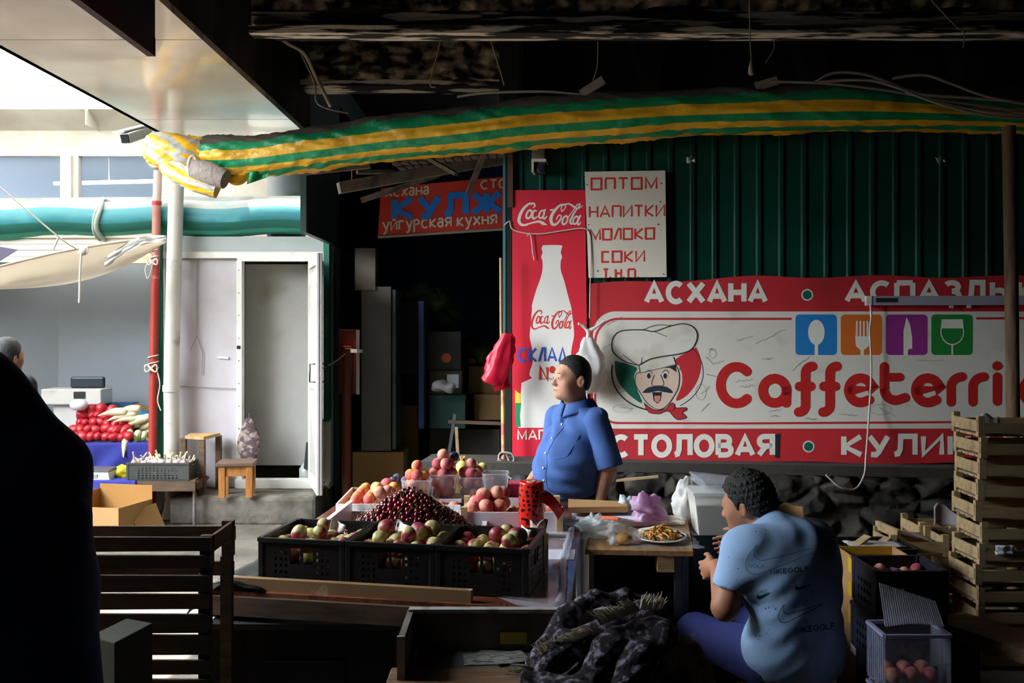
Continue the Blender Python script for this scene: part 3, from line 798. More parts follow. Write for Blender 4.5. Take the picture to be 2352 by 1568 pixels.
hat = [(400, 745), (290, 715), (205, 650), (188, 590), (205, 520), (270, 475), (430, 468), (520, 480), (640, 440), (750, 420), (830, 450), (858, 520), (820, 610), (740, 650), (560, 680), (480, 700)]
hat = [(p.x, p.y) for p in bez([V((*p, 0)) for p in hat + hat[:1]], 6)]
pf(4, hat[:-1], cw); sf(5, hat, 2.4); pf(4, [(400, 745), (670, 680), (690, 740), (410, 805)], cw); sf(5, [(670, 680), (690, 740)], 1.4); sf(5, [(400, 745), (410, 805)], 1.4); sf(5, [(410, 805), (690, 742)], 1.0)
sf(5, [(430, 468), (540, 430), (670, 435)], 1.4); sf(5, [(520, 480), (620, 520)], 1.4); sf(5, [(275, 662), (400, 745), (425, 685)], 1.6)
for x in (478, 606): pf(5, arc(x, 825, 24, 32, 0, 340, 16), cw); pf(6, arc(x, 828, 15, 22, 0, 340, 14), ck)
sf(5, [(450, 800), (480, 785), (505, 805)], 1.4); sf(5, [(585, 800), (610, 780), (635, 800)], 1.4)
sf(5, [(520, 820), (500, 880), (510, 905), (545, 905), (590, 900), (590, 870), (570, 820)], 1.2)
pf(6, [(425, 960), (470, 920), (540, 908), (620, 915), (665, 960), (600, 955), (545, 945), (480, 960)], cm)
pf(5, [(505, 955), (580, 955), (570, 1020), (545, 1045), (515, 1020)], ck); pf(6, [(520, 985), (568, 985), (560, 1025), (545, 1035), (525, 1020)], ct)
pf(4, [(440, 1040), (520, 1090), (600, 1090), (650, 1040), (680, 1050), (690, 1075), (770, 1075), (775, 1100), (740, 1115), (770, 1150), (700, 1165), (660, 1130), (620, 1105), (560, 1120), (480, 1110)], cr)
sf(5, [(440, 1040), (520, 1095), (610, 1085), (655, 1040), (680, 1055), (670, 1095), (615, 1100), (560, 1122), (480, 1112), (440, 1040)], 1.6); sf(5, [(670, 1080), (775, 1078), (740, 1112), (770, 1152), (700, 1168), (650, 1120)], 1.6)
em.build('chef_emblem', [banw, ink, tl, redb, M('emblem_skin', '#cdb3a0', .6), M('emblem_navy', '#1b2133', .6), M('emblem_pink', '#c77b77', .6)], t)
b = MB(); rr = random.Random(3)                       # faint handwriting all over the cloth
for (x, y, l, s) in ((1395, 745, 36, -.5), (1385, 800, 20, -.6), (1440, 790, 46, -.5), (1487, 803, 40, -.1), (1565, 785, 22, -.2), (1628, 800, 12, .2), (1690, 782, 40, -.25), (1735, 790, 70, -.5), (1750, 825, 26, -.1), (1640, 835, 24, -.3), (1622, 860, 30, .2), (1690, 875, 40, -.1), (1698, 888, 36, -.1), (1610, 905, 20, -.9), (1385, 880, 26, -.2), (1400, 905, 40, -.2), (1425, 935, 30, .1), (1610, 945, 20, -1), (1765, 945, 30, -.2), (1770, 955, 20, 0), (1820, 850, 40, -.8), (2020, 935, 36, .6), (2104, 828, 66, 0), (1930, 950, 40, .1), (1850, 960, 26, .1), (1620, 818, 20, 1)):
    pts = [(x + l * i / 14, y + s * l * i / 14 + rr.uniform(-3, 3) * (1 if i % 2 else -.6)) for i in range(15)]
    stroke(b, pts, .8, mB(2.5))
for x, y, rx, ry in ((1499, 803, 28, 13), (1430, 938, 22, 9), (1637, 812, 8, 10), (1610, 900, 12, 18), (2023, 940, 24, 12)): stroke(b, arc(x, y, rx, ry, 0, 360, 20), .7, mB(2.5))
b.build('pen_scribbles', pen_, t, kind='stuff')
b = MB(); b.poly([mB(3)(*p) for p in [(1776, 998), (1792, 995), (1790, 1052), (1780, 1050)]]); b.build('black_stain', ink, t)
# ---- small notices torn off the green wall
for i, (x, y, lab) in enumerate(((1587, 366, 'torn scrap of white and orange paper on the green wall above the banner'), (2158, 367, 'torn white paper scrap high on the green wall near the pole'))):
    b = MB().grid(lambda u, v: W(x - 10 + 20 * u + 6 * v * (i), y - 7 + 14 * v + 3 * math.sin(u * 7), .022 + .01 * math.sin(u * 5 + v * 3)), 6, 4)
    b.build('paper_scrap', [offw, letr], label=lab, cat='paper', loc=W(x, y, .02), solid=.002)
# ---- red and blue restaurant sign in the corridor (tilted)
t = thing('restaurant_sign', 'tilted red restaurant sign with blue and white lettering inside the corridor', 'sign', P(1015, 540, 9.2))
Yk = 9.2
q = [(868, 543), (1195, 522), (1195, 402), (875, 432)]
b = MB().slab([P(x, y, Yk) for x, y in q], V((0, .04, 0)))
b.bar(P(868, 545, Yk - .01), P(1195, 524, Yk - .01), .02, .02, mi=1)
b.build('board', [M('sign_brickred', '#d23e30', .5, var=.05), M('sign_rim', '#8d8a86', .5)], t)
km = lambda x, y: P(x, y, Yk - .006)
b = MB(); write(b, 'КУЛЖА', 906, 502, 1215, 481, 44, 15, km, gap=.3); b.build('blue_lettering', M('letter_cobalt', '#2484ee', .5), t)
for s_, *q_ in (('АСХаНа', 886, 452, 984, 446, 18, 4), ('уйГуРСКаЯ', 880, 529, 1036, 519, 19, 4.4), ('КуХНЯ', 1051, 519, 1140, 513, 19, 4.4), ('СТОлОВаЯ', 1105, 434, 1260, 424, 19, 4.4)):
    b = MB(); write(b, s_, *q_, km, gap=.32); b.build('white_word', letw, t)
# ================================================================== hall fittings: wrapped pipe, poles, cables
tgreen = M('tarp_green', '#0f8a55', .42, var=.2, vs=9, bump=.9, bs=16)
tyell = M('tarp_yellow', '#efb524', .42, var=.14, vs=9, bump=.9, bs=16, col2='#b88718', mix=(.5, .75), ms=3)
tdust = M('tarp_dust', '#544b41', .95, var=.3, vs=12, bump=.5, bs=40)
twhite = M('tarp_white', '#b0aca5', .5, var=.08, bump=.9, bs=16, col2='#a9a091', mix=(.6, .8), ms=5)
path = [(462, 362, 44), (520, 362, 48), (600, 358, 47), (700, 345, 50), (800, 333, 50), (900, 320, 53), (1000, 310, 54), (1100, 299, 55), (1200, 287, 56), (1350, 276, 54), (1500, 265, 51), (1650, 259, 52), (1800, 254, 54), (1950, 252, 52), (2100, 256, 46), (2250, 262, 42), (2420, 268, 40)]
pw = []
for x, y, r in path:
    p = W(x, y, .36); pw.append((p, r / F * p.y))
cen = bez([q[0] for q in pw], 10); rad = np.interp(np.linspace(0, len(pw) - 1, len(cen)), range(len(pw)), [q[1] * 1.06 for q in pw])
def pipe_mb(cen, rad, mif, seg=72, amp=.034, s0=0):
    mb = MB(); vs = []; n = len(cen); L = 0
    for i in range(n):
        if i: L += (cen[i] - cen[i - 1]).length
        t = (cen[min(i + 1, n - 1)] - cen[max(i - 1, 0)]).normalized()
        x = t.cross(V((0, 0, 1))).normalized(); y = x.cross(t)
        for j in range(seg):
            a = 2 * math.pi * j / seg
            w_ = nz(L * 1.2 + s0, a * .5, 1) * .9 + 1.0 * abs(nz(L * 6 + a * 2.2, a * .7, 4)) + .7 * abs(nz(L * 15 - a * 3, a * 1.5, 6)) - .3 - (.5 if math.sin(a) < -.75 else 0) * .3
            vs.append(cen[i] + (x * math.cos(a) + y * math.sin(a)) * (rad[i] + amp * w_))
    fs = []; ms = []
    for i in range(n - 1):
        for j in range(seg):
            fs.append((i * seg + j, i * seg + (j + 1) % seg, (i + 1) * seg + (j + 1) % seg, (i + 1) * seg + j)); ms.append(mif(i, (360 * (j + .5) / seg + 180) % 360 - 180))
    mb.add(vs, fs, 0, True); mb.m[-len(fs):] = ms
    mb.add([vs[j] for j in range(seg)], [tuple(range(seg))], 2); mb.add([vs[-seg + j] for j in range(seg)], [tuple(range(seg))], 2)
    return mb
def stripes(i, a):
    wob = 6 * nz(i * .08, 0, 2)
    if a > 36 + 9 * nz(i * .1, a * .05, 7) + wob: return 2
    for lim, m in ((9, 0), (-14, 1), (-35, 0), (-53, 1), (-75, 0), (-110, 1), (-140, 0)):
        if a > lim: return m
    return 1
t = thing('wrapped_pipe', 'long thick overhead pipe wrapped in green and yellow striped tarpaulin', 'pipe', cen[len(cen) // 2])
pipe_mb(cen, rad, stripes).build('striped_wrap', [tgreen, tyell, tdust], t)
e0 = W(462, 362, .36)
ecen = bez([e0 + V((.02, 0, 0)), W(430, 362, .4), W(392, 352, .42), W(356, 346, .42), W(338, 345, .42)], 8)
erad = np.interp(np.linspace(0, 1, len(ecen)), [0, .25, .6, .85, 1], [.15, .16, .15, .125, .05])
pipe_mb(ecen, erad, lambda i, a: 1 if ((a + i * 4) // 24) % 2 else 0, amp=.02, s0=5).build('end_wrap', [twhite, tyell, twhite], t, label='white and yellow striped wrapping at the pipe end')
q = bez([W(372, 372, .45), W(405, 392, .5), W(450, 415, .52), W(500, 432, .5)], 8)
pipe_mb(q, np.interp(np.linspace(0, 1, len(q)), [0, .3, 1], [.05, .085, .075]), lambda i, a: 1 if (a // 30) % 2 else 0, amp=.02, s0=9).build('loose_flap', [tyell, twhite, tyell], t)
MB().tube([W(445, 388, .55), W(480, 398, .55), W(518, 412, .55)], [.075, .085, .07], 20).build('grey_inner_roll', M('felt_grey', '#8b8078', .95, var=.3, bump=.8, bs=40), t)
MB().tube([W(445, 388, .555) + V((.075 * math.cos(k) * .45, -.02, .09 * math.sin(k))) for k in np.linspace(0, 6.2, 20)], .012, 6).build('hoop', twhite, t)
MB().grid(lambda u, v: W(535 + 80 * u - 20 * v, 398 + 28 * v * math.sin(3.1 * min(1, u + .15)), .42 + .04 * math.sin(u * 6)), 14, 5).build('hanging_flap', [tyell], t, solid=.004)
MB().grid(lambda u, v: W(575 + 45 * u - 8 * v, 393 + 30 * v * (1 - u * .5), .44 + .03 * math.sin(u * 5 + 1)), 14, 5).build('hanging_flap', [tgreen], t, solid=.004)
# white drain pipe and red pole standing in front of the stall
wp = M('pipe_white', '#b9b3aa', .5, var=.1, col2='#7e7365', mix=(.58, .78), ms=5)
Yp = 9.42
def PP(x, y): return P(x, y, Yp)
t = thing('drain_pipe', 'thick white drain pipe standing behind the garlic crate', 'pipe', P(394, 1203, Yp))
r = 17 / F * Yp
MB().tube([PP(406, 395), PP(400, 600), PP(393, 890), PP(395, 1010), PP(396, 1141)], r, 24).build('shaft', wp, t)
MB().tube([PP(393, 884), PP(393, 899)], r * 1.12, 24).build('collar', wp, t)
MB().tube([PP(404, 1138), PP(398, 1175), PP(390, 1203)], [r * 1.28, r * 1.3, r * 1.25], 24).build('elbow', M('pipe_dirty', '#c9bda8', .7, var=.2, col2='#6b6154', mix=(.6, .75), ms=12), t)
rp = M('pole_red', '#9c2a20', .5, var=.15, vs=8, col2='#7d5548', mix=(.6, .8), ms=9)
t = thing('red_pole', 'thin red painted steel pole with a faded top beside the white drain pipe', 'pole', P(350, 1205, 9.46))
PR = lambda x, y: P(x, y, 9.46)
r = 9.5 / F * 9.46
MB().tube([PR(363, 392), PR(360, 470)], r, 16).build('faded_top', M('pole_faded', '#b9a59c', .6, var=.1), t, label='faded pinkish white top of the pole')
MB().tube([PR(360, 468), PR(357, 640)], [r, r], 16).build('worn_shaft', M('pole_worn', '#a86a60', .6, col2='#9c3a30', mix=(.5, .62), ms=5), t)
MB().tube([PR(357, 640), PR(352, 900), PR(349, 1200)], [r, r, r], 16).build('shaft', rp, t)
MB().tube([PR(360, 462), PR(360, 470)], r * 1.15, 16).build('weld_ring', rp, t)
rope = M('white_string', '#c2bbae', .8)
def string(name, pts, r, label, cat='string', mat=None, n=8):
    b = MB().tube(bez(pts, n), r, 6); return b.build(name, mat or rope, loc=V(pts[0]), label=label, cat=cat)
def knot(mb, p, s): 
    for k in range(3): mb.tube([p + V((s * math.cos(a + k * 2), -.01, s * .6 * math.sin(2 * a + k))) for a in np.linspace(0, 6.28, 14)], .006, 5)
b = MB(); p = PR(355, 602); b.tube([p + V((.045 * math.cos(a), .045 * math.sin(a), .01 * a)) for a in np.linspace(0, 12.6, 40)], .007, 5); knot(b, p + V((0, -.05, 0)), .05)
b.tube(bez([p + V((-.03, -.05, 0)), p + V((-.07, -.05, -.06)), p + V((-.05, -.05, -.16)), p + V((-.02, -.05, -.1)), p + V((0, -.05, -.02))], 6), .006, 5); b.build('tied_string', rope, loc=p, label='white string knotted round the red pole at its upper loop', cat='string')
b = MB(); p = PR(352, 845); b.tube([p + V((.046 * math.cos(a), .046 * math.sin(a), .01 * a)) for a in np.linspace(0, 12.6, 40)], .007, 5); knot(b, p + V((0, -.05, 0)), .06); b.tube(bez([p + V((.05, -.05, 0)), p + V((.08, -.05, -.15)), p + V((.06, -.05, -.3)), p + V((.09, -.05, -.4))], 6), .006, 5)
b.build('tied_string', rope, loc=p, label='white string tied round the red pole lower down with a trailing end', cat='string')
# brown pole on the right
t = MB().tube([P(2317, 290, 6.45), P(2323, 640, 6.45), P(2327, 990, 6.45), P(2330, 1396, 6.45)], .042, 16).build('wooden_pole', M('pole_brown', '#6f563f', .8, var=.25, col2='#4a3728', mix=(.5, .7), ms=7, stretch=(3, 3, .5), bump=.4, bs=20), loc=P(2330, 1396, 6.45), label='rough brown pole standing behind the tall crate stack', cat='pole')
# strip lamp on the banner
t = thing('strip_lamp', 'unlit white strip lamp fitting fixed across the top of the canteen banner', 'lamp', W(2180, 702, .05))
b = MB().slab([W(1998, 701, .05), W(2500, 700, .05), W(2500, 679, .05), W(1998, 680, .05)], WN * .05); b.build('housing', M('lamp_housing', '#8f8b99', .5, var=.1), t)
MB().slab([W(1986, 702, .045), W(1998, 701, .045), W(1998, 679, .045), W(1986, 680, .045)], WN * .06).build('end_cap', whitep, t)
MB().slab([W(2012, 694, .102), W(2060, 694, .102), W(2060, 684, .102), W(2012, 684, .102)], WN * .003).build('dark_label', ink, t)
for x in (2180, 2220): MB().slab([W(x, 707, .06), W(x + 8, 707, .06), W(x + 8, 700, .06), W(x, 700, .06)], WN * .02).build('clip', whitep, t)
string('lamp_cable', [W(1999, 700, .11), W(2001, 730, .11), W(1998, 760, .11), W(2001, 850, .11), W(1996, 950, .12), W(1989, 1050, .3), W(1985, 1090, .45), W(1965, 1122, .55), W(1930, 1118, .6), W(1897, 1090, .6)], .007, 'thin white cable dangling from the strip lamp over the banner', 'cable')
# cable bundle over the wrapped pipe
cabm = M('cable_grey', '#8e857c', .6, var=.2)
for i, ps in enumerate(([(1770, 187), (1900, 192), (2050, 210), (2200, 235), (2420, 265)], [(1870, 190), (1915, 168), (1990, 172), (2080, 205), (2200, 245), (2420, 275)], [(1880, 188), (2000, 185), (2110, 215), (2230, 225), (2420, 240)], [(2050, 180), (2120, 172), (2180, 190), (2270, 222), (2420, 250)], [(2080, 210), (2180, 245), (2290, 268), (2420, 272)])):
    lab = ('longest grey cable lying along the top of the wrapped pipe', 'grey cable arching highest at the left of the cable bundle', 'grey cable lying in the middle of the overhead cable bundle', 'grey cable arching highest at the right of the overhead bundle', 'short grey cable lowest on the front of the wrapped pipe')[i]
    string('cable', [W(x, y, .5 + .03 * i) for x, y in ps], .010, lab, 'cable', cabm)
string('cable', [W(1050, 222, .5), W(1120, 213, .5), W(1250, 210, .48), W(1335, 217, .45)], .010, 'dusty grey cable lying on the pipe near its dusty left part', 'cable', cabm)
for i, (a_, b_, lab) in enumerate((((1335, 217), (1386, 184), 'short grey stub of board sticking up behind the pipe, left one'), ((1735, 200), (1786, 186), 'short grey stub of board lying on the pipe near the cable bundle'))):
    MB().bar(W(*a_, .45), W(*b_, .45), .03, .06).build('board_stub', cabm, label=lab, cat='board', loc=W(*a_, .45))
string('old_cable', [P(578, -20, 6.6), P(612, 55, 6.7), P(655, 95, 6.8), P(698, 122, 6.9), P(725, 175, 7.0), P(760, 245, 7.1)], .014, 'thick pale old cable hanging beside the cream canopy', 'cable', M('cable_pale', '#a08f7c', .7, var=.2))
string('old_cable', [P(690, 120, 6.95), P(722, 190, 7.0), P(732, 240, 7.0), P(800, 260, 7.1)], .006, 'thin dark old cable curling under the thick pale one', 'cable', cabm)
for i, (ps, lab) in enumerate((([(1722, -10), (1723, 90), (1727, 150)], 'long string with a frayed end hanging from the front beam'), ([(2130, -10), (2190, 55), (2214, 75), (2212, 110)], 'slanting string hanging from the beam at the right'), ([(1020, 50), (1008, 110), (988, 190), (1000, 200)], 'looped dark string under the beam at the left'), ([(1112, 25), (1128, 95), (1148, 160), (1158, 195)], 'thin slanting string between the two beams'), ([(1374, 75), (1372, 150), (1362, 185)], 'short thin string hanging above the pipe'), ([(1773, 75), (1778, 110), (1758, 145)], 'forked thin string hanging right of the frayed one'))):
    string('hanging_string', [P(x, y, 5.75 if i < 2 else 6.6) for x, y in ps], .004, lab, 'string', cabm)
MB().lathe([(.004, .0), (.016, -.05), (.02, -.09), (.008, -.1)], P(1726, 133, 5.75), 8).build('frayed_tuft', M('cable_pale', '#a08f7c'), label='frayed pale tuft at the end of the long hanging string', cat='string', loc=P(1726, 133, 5.75))
# cameras
t = thing('security_camera', 'white bullet security camera under the cream canopy', 'camera', P(330, 312, 8.5))
a_, b_ = P(288, 318, 8.2), P(338, 300, 8.5)
MB().bar(a_, b_, .09, .085).build('body', whitep, t, bevel=.01)
MB().bar(a_ + V((-.05, -.02, .05)), b_ + V((0, 0, .05)), .12, .012).build('sun_shield', whitep, t)
MB().bar(a_ + (a_ - b_).normalized() * .012, a_ + (b_ - a_).normalized() * .05, .07, .07).build('lens_face', M('lens_dark', '#20242c', .2), t)
MB().tube([b_, V((-2.98, 8.42, 3.5)), V((-2.89, 8.36, 3.55))], .02, 8).build('bracket', whitep, t)
t = thing('security_camera', 'small boxy security camera on the green wall above the red drink sign', 'camera', W(1240, 372, .02))
MB().slab([W(1224, 370, .03), W(1252, 370, .03), W(1252, 338, .03), W(1224, 338, .03)], WN * .08).build('mount', M('cam_grey', '#8f8b84', .6, var=.1), t)
MB().slab([W(1231, 402, .06), W(1257, 402, .06), W(1257, 376, .06), W(1231, 376, .06)], WN * .12).build('body', ink, t, bevel=.008)
MB().slab([W(1226, 379, .05), W(1259, 379, .05), W(1259, 373, .05), W(1226, 373, .05)], WN * .17).build('hood', whitep, t)
MB().slab([W(1226, 402, .05), W(1231, 402, .05), W(1231, 376, .05), W(1226, 376, .05)], WN * .16).build('hood_side', whitep, t)
c_ = W(1243, 389, .185); MB().lathe([(.03, 0), (.03, .012), (.02, .015), (.0, .012)], (0, 0, 0), 16, xf=Matrix.Translation(c_) @ WN.to_track_quat('Z', 'Y').to_matrix().to_4x4()).build('lens', M('lens_blue', '#1b2940', .15), t)
# dark hanging signboard under the roof, front left
t = thing('hanging_signboard', 'dark hanging signboard with a maroon lower border beside the cream canopy', 'sign', (-1.54, 3.2, 3.0))
MB().box((-1.56, 3.2, 3.29), (.03, 2.22, .42)).build('face', M('sign_navy', '#20202e', .5, var=.2, vs=3), t)
MB().box((-1.56, 3.2, 3.04), (.034, 2.22, .08)).build('lower_border', M('sign_maroon', '#3b1214', .6), t)
for y in (2.4, 4.0): MB().tube([(-1.56, y, 3.49), (-1.56, y, 4.66)], .008, 6).build('hanger_rod', ink, t)
# broken boards and gutter above the corridor
wood_old = M('old_board', '#7d7166', .85, var=.25, col2='#4a4038', mix=(.45, .7), ms=6, stretch=(1, 1, 1), bump=.4, bs=25)
for a_, b_, Ya_, Yb_, wx, wy, lab in (((778, 432), (1150, 365), 8.0, 8.5, .11, .09, 'long grey beam end sticking out under the wrapped pipe'), ((700, 395), (850, 380), 7.6, 7.7, .05, .045, 'pale round batten just under the wrapped pipe'), ((830, 460), (1010, 400), 8.7, 8.9, .04, .05, 'sagging thin grey board before the restaurant sign'), ((960, 350), (1048, 400), 7.9, 7.7, .05, .03, 'broken pale board end hanging under the pipe'), ((1075, 445), (1115, 345), 8.3, 8.0, .05, .02, 'twisted strip hanging over the restaurant sign'), ((820, 395), (905, 395), 8.2, 8.3, .09, .03, 'dusty broken plank lying on the grey beam')):
    MB().bar(P(*a_, Ya_), P(*b_, Yb_), wx, wy).build('old_board', wood_old, label=lab, cat='board', loc=P(*a_, Ya_), bevel=.004)
b = MB()
for k in range(14): b.hexa([P(900 + k * 20, 378 - k * 2.2, 8.0) + V(q_) for q_ in ((0, 0, 0), (.065, 0, 0), (0, 1.3, .1), (.065, 1.3, .1), (0, 0, .015 if k % 2 else .03), (.065, 0, .03 if k % 2 else .015), (0, 1.3, .12), (.065, 1.3, .12))])
b.build('roof_sheet', wood_old, label='dusty corrugated roof sheet over the corridor mouth', cat='roof sheet', loc=P(900, 378, 8.0))
MB().tube([P(809, 378, 8.1), P(809, 415, 8.1)], .008, 6).build('red_rod', rp, label='short red rod between the pipe and the grey beam', cat='rod', loc=P(809, 415, 8.1))
MB().tube([V((P(655, 0, 9.9).x, 9.95, 2.632)), V((P(655, 0, 9.9).x, 9.95, 3.36))], .19, 20).build('grey_drum', M('drum_grey', '#4e5153', .6), label='grey ribbed drum on the stall roof', cat='drum', loc=V((P(655, 0, 9.9).x, 9.95, 2.632)))
# string, hook and bags in front of the drink sign
string('wall_string', [W(1158, 518, .06), W(1170, 508, .06), W(1176, 525, .06), W(1200, 534, .06), W(1240, 537, .06), W(1290, 530, .06), W(1335, 524, .07), W(1352, 532, .07), W(1357, 560, .07), W(1356, 640, .08), W(1354, 730, .08)], .005, 'pale string stretched across the red drink sign and down its edge')
string('string_end', [W(1210, 542, .07), W(1218, 538, .07), W(1222, 560, .07), W(1224, 580, .07), W(1227, 597, .07)], .005, 'short knotted string end dangling over the white bottle cap')
def bag(name, c, sx, sz, sy, mat, label, seed, flag=False, n=30):
    """thin crumpled carrier bag hanging from its tied top"""
    b = MB()
    def f(u, v):
        a = 2 * math.pi * u; k = .12 + .88 * math.sin(min(1, v * 1.35 + .05) * math.pi / 2) ** .8
        if v > .85: k *= 1 - (v - .85) * 3.2
        if flag: k = .38 + .62 * v ** .8 if v < .96 else 1.0 * (1 - v) / .04
        r = k * (1 + .55 * nz(math.cos(a) * 1.8, math.sin(a) * 1.8, v * 3 + seed) + .3 * abs(nz(math.cos(a) * 4, math.sin(a) * 4, v * 5 + seed)))
        return V(c) + V((sx * r * math.cos(a), sy * r * math.sin(a), -sz * v + .02 * nz(a, v * 3, seed))) - (V((.10 * v, 0, .03 * v * math.cos(a))) if flag else V((0, 0, 0)))
    b.grid(f, n, n)
    t = thing(name, label, 'bag', V(c) + V((0, 0, -sz)))
    b.build('pouch', mat, t)
    if not flag:
        k = MB(); k.tube([V(c) + V((0, 0, -.02)), V(c) + V((.005, 0, .03)), V(c) + V((.0, 0, .06))], [.02, .014, .02], 8)
        k.tube(bez([V(c) + V((0, 0, .05)), V(c) + V((.05, -.01, .07)), V(c) + V((.12, -.01, .12))], 5), [.014] * 6 + [.01] * 5, 6); k.tube(bez([V(c) + V((0, 0, .05)), V(c) + V((-.04, -.01, .09)), V(c) + V((-.07, -.02, .1))], 5), [.014] * 6 + [.01] * 5, 6)
        k.build('knotted_handles', mat, t)
    return t
bag('carrier_bag', W(1350, 775, .16), .12, .40, .07, M('bag_white', '#e4e1dc', .4, var=.05, transl=.3), 'crumpled white carrier bag hanging behind the standing man head', 3)
bag('carrier_bag', W(1166, 765, .25), .10, .38, .04, M('bag_red', '#cf1f3f', .35, var=.1, transl=.35), 'red carrier bag tied to the stick left of the drink sign', 8, flag=True)
t = thing('striped_stick', 'thin stick wrapped in red and yellow tape left of the drink sign', 'stick', W(1154, 1062, .2))
MB().tube([W(1150, 592, .2), W(1151, 760, .2)], .010, 8).build('upper_end', M('stick_tan', '#b59463', .7, var=.2), t)
MB().tube([W(1151, 760, .2), W(1155, 900, .2), W(1157, 1062, .2)], [.010, .014, .018], 8).build('taped_end', M('stick_tape', '#c8685c', .6, col2='#cdb46a', mix=(.45, .55), ms=6), t)
string('cable_coil', [W(1145, 1058, .3), W(1150, 1040, .3), W(1175, 1042, .3), W(1180, 1058, .3), W(1160, 1062, .3), W(1146, 1052, .3), W(1160, 1040, .28), W(1170, 1065, .3), W(1160, 1080, .35), W(1175, 1100, .4)], .008, 'loose coil of dark cable on the ledge below the drink sign', 'cable', cabm)
# ================================================================== the left side: cloth canopy, stall goods
# sagging white cloth
clothm = M('canvas_white', '#b9ad9b', .8, var=.06, bump=.2, bs=12, transl=.35, col2='#b08d5e', mix=(.68, .8), ms=2.5)
def topE(u): return P(-40 + 412 * u, 622 - 78 * u - 10 * math.sin(u * 3.1), 8.8)
def lowE(u): return P(-40 + 412 * u, 664 - 20 * u ** 2 - 84 * u ** 3.2, 9.0)
def canv(u, v):
    p = topE(u).lerp(lowE(u), v); p.z -= .05 * math.sin(v * 3.14) * (1 - u); p.y += .12 * math.sin(v * 3.14) + .02 * nz(u * 8, v * 4, 1)
    return p
t = thing('cloth_canopy', 'sagging white cloth canopy strung from the red pole', 'canopy', P(170, 620, 8.9))
MB().grid(canv, 40, 12).build('cloth', clothm, t)
MB().grid(lambda u, v: P(240 + 142 * u, 592 - 52 * math.sin(min(1, u * 1.3) * 1.57) + 26 * v * (1 - .4 * u), 8.78 + .04 * nz(u * 7, v * 5, 3)), 20, 8).build('turned_up_edge', M('canvas_bright', '#c9c6c1', .6, var=.04, bump=.3, bs=20, transl=.3), t)
MB().tube([topE(u) for u in np.linspace(0, 1, 14)], .012, 6).build('hem', clothm, t)
k = MB(); knot(k, P(191, 575, 8.75), .045); k.sphere(P(191, 577, 8.75), .04, 8, 6); k.build('knot', rope, t)
string('guy_string', [P(-20, 412, 8.3), P(130, 540, 8.6), P(184, 576, 8.75)], .007, 'slanting white guy string holding up the cloth canopy')
string('string_end', [P(187, 580, 8.72), P(184, 620, 8.72), P(183, 660, 8.72), P(182, 695, 8.72)], .010, 'white string end hanging down from the canopy knot')
string('string_end', [P(134, 545, 8.58), P(128, 560, 8.58), P(122, 574, 8.58)], .008, 'short tag of string on the slanting guy string')
b = MB().slab([P(-40, 560, 7.5), P(40, 573, 7.5), P(-10, 605, 7.5), P(-60, 600, 7.5)], V((0, .01, 0))); b.build('cloth_corner', M('plum_cloth', '#4b4256', .8), label='dark purple cloth corner at the left edge under the guy string', cat='cloth', loc=P(-10, 605, 7.5))
# teal rolled awning with banding
teal = M('awning_cyan', '#20737c', .5, var=.06, col2='#55a3a8', mix=(.62, .8), ms=2)
teal2 = M('awning_teal', '#0b5c52', .5, var=.08); pale = M('awning_pale', '#75868a', .6, var=.08, col2='#a39d90', ms=2)
t = thing('rolled_awning', 'long rolled teal and turquoise awning above the stall', 'awning', P(370, 550, 9.68))
def awn(i, a):
    return 2 if a > 32 else (0 if a > -12 else (1 if a > -45 else 3))
ac = [P(-60 + 808 * k / 40, 507 - 8 * k / 40 + 3 * math.sin(k * .5), 9.68) for k in range(41)]
pipe_mb(ac, [.195 - .028 * k / 40 for k in range(41)], awn, seg=48, amp=.012).build('roll', [teal, teal2, pale, M('awning_dark', '#2f8d78', .6)], t)
sb = MB()
p = P(243, 505, 9.68)
sb.tube([p + V((.02 * math.sin(a * 3), -.2 * math.cos(a), .2 * math.sin(a))) for a in np.linspace(-2.2, 2.6, 24)], .022, 8); sb.tube([p + V((-.03 + .02 * math.sin(a * 2), -.2 * math.cos(a), .2 * math.sin(a))) for a in np.linspace(-2.2, 2.6, 24)], .016, 8)
sb.build('rope_tie', M('rope_grey', '#9aa59b', .9, var=.2), t)
MB().bar(P(-60, 464, 9.85), P(735, 458, 9.85), .2, .05).build('top_board', M('awning_board', '#b9bdb4', .6, var=.15, col2='#8c8f88', ms=2), t)
# blue covered tables
bluec = M('blue_cloth', '#22287f', .85, var=.15, vs=3, bump=.15, bs=60)
wood = M('wood_pale', '#b08d5c', .7, var=.2, col2='#8b6a41', mix=(.4, .7), ms=5, stretch=(1, 6, 6), bump=.15, bs=30)
woodd = M('wood_dark', '#5e4632', .75, var=.25, col2='#3f2e20', mix=(.4, .7), ms=5, stretch=(1, 6, 6))
def legs(mb_fn, par, pts, z1, w_=.05, z0=.0, mat=None, name='leg'):
    for (x, y) in pts: MB().box((x, y, (z0 + z1) / 2), (w_, w_, z1 - z0)).build(name, mat or woodd, par)
za = .66
t = thing('produce_table', 'tall market table under a blue cloth carrying radishes', 'table', (-4.4, 10.2, .26))
MB().box((-4.2, 10.25, za - .03), (1.5, .9, .04)).build('top', wood, t); legs(0, t, ((-4.85, 9.9), (-3.55, 9.9), (-4.85, 10.6), (-3.55, 10.6)), za - .05, z0=.26)
def drape(x0, x1, y, z1, z0, seed, yb):
    def f(u, v):
        x = x0 + (x1 - x0) * u
        if v < .3: return (x, yb + (y - yb) * v / .3, z1)
        q_ = (v - .3) / .7
        return (x + .02 * nz(u * 5, q_, seed), y - .05 * q_ * (.5 + abs(nz(u * 7 + q_ * 2, q_ * .6, seed))) - .035 * q_ * math.sin(u * 26 + q_ * 4), z1 + (z0 - z1) * q_)
    return MB().grid(f, 60, 20)
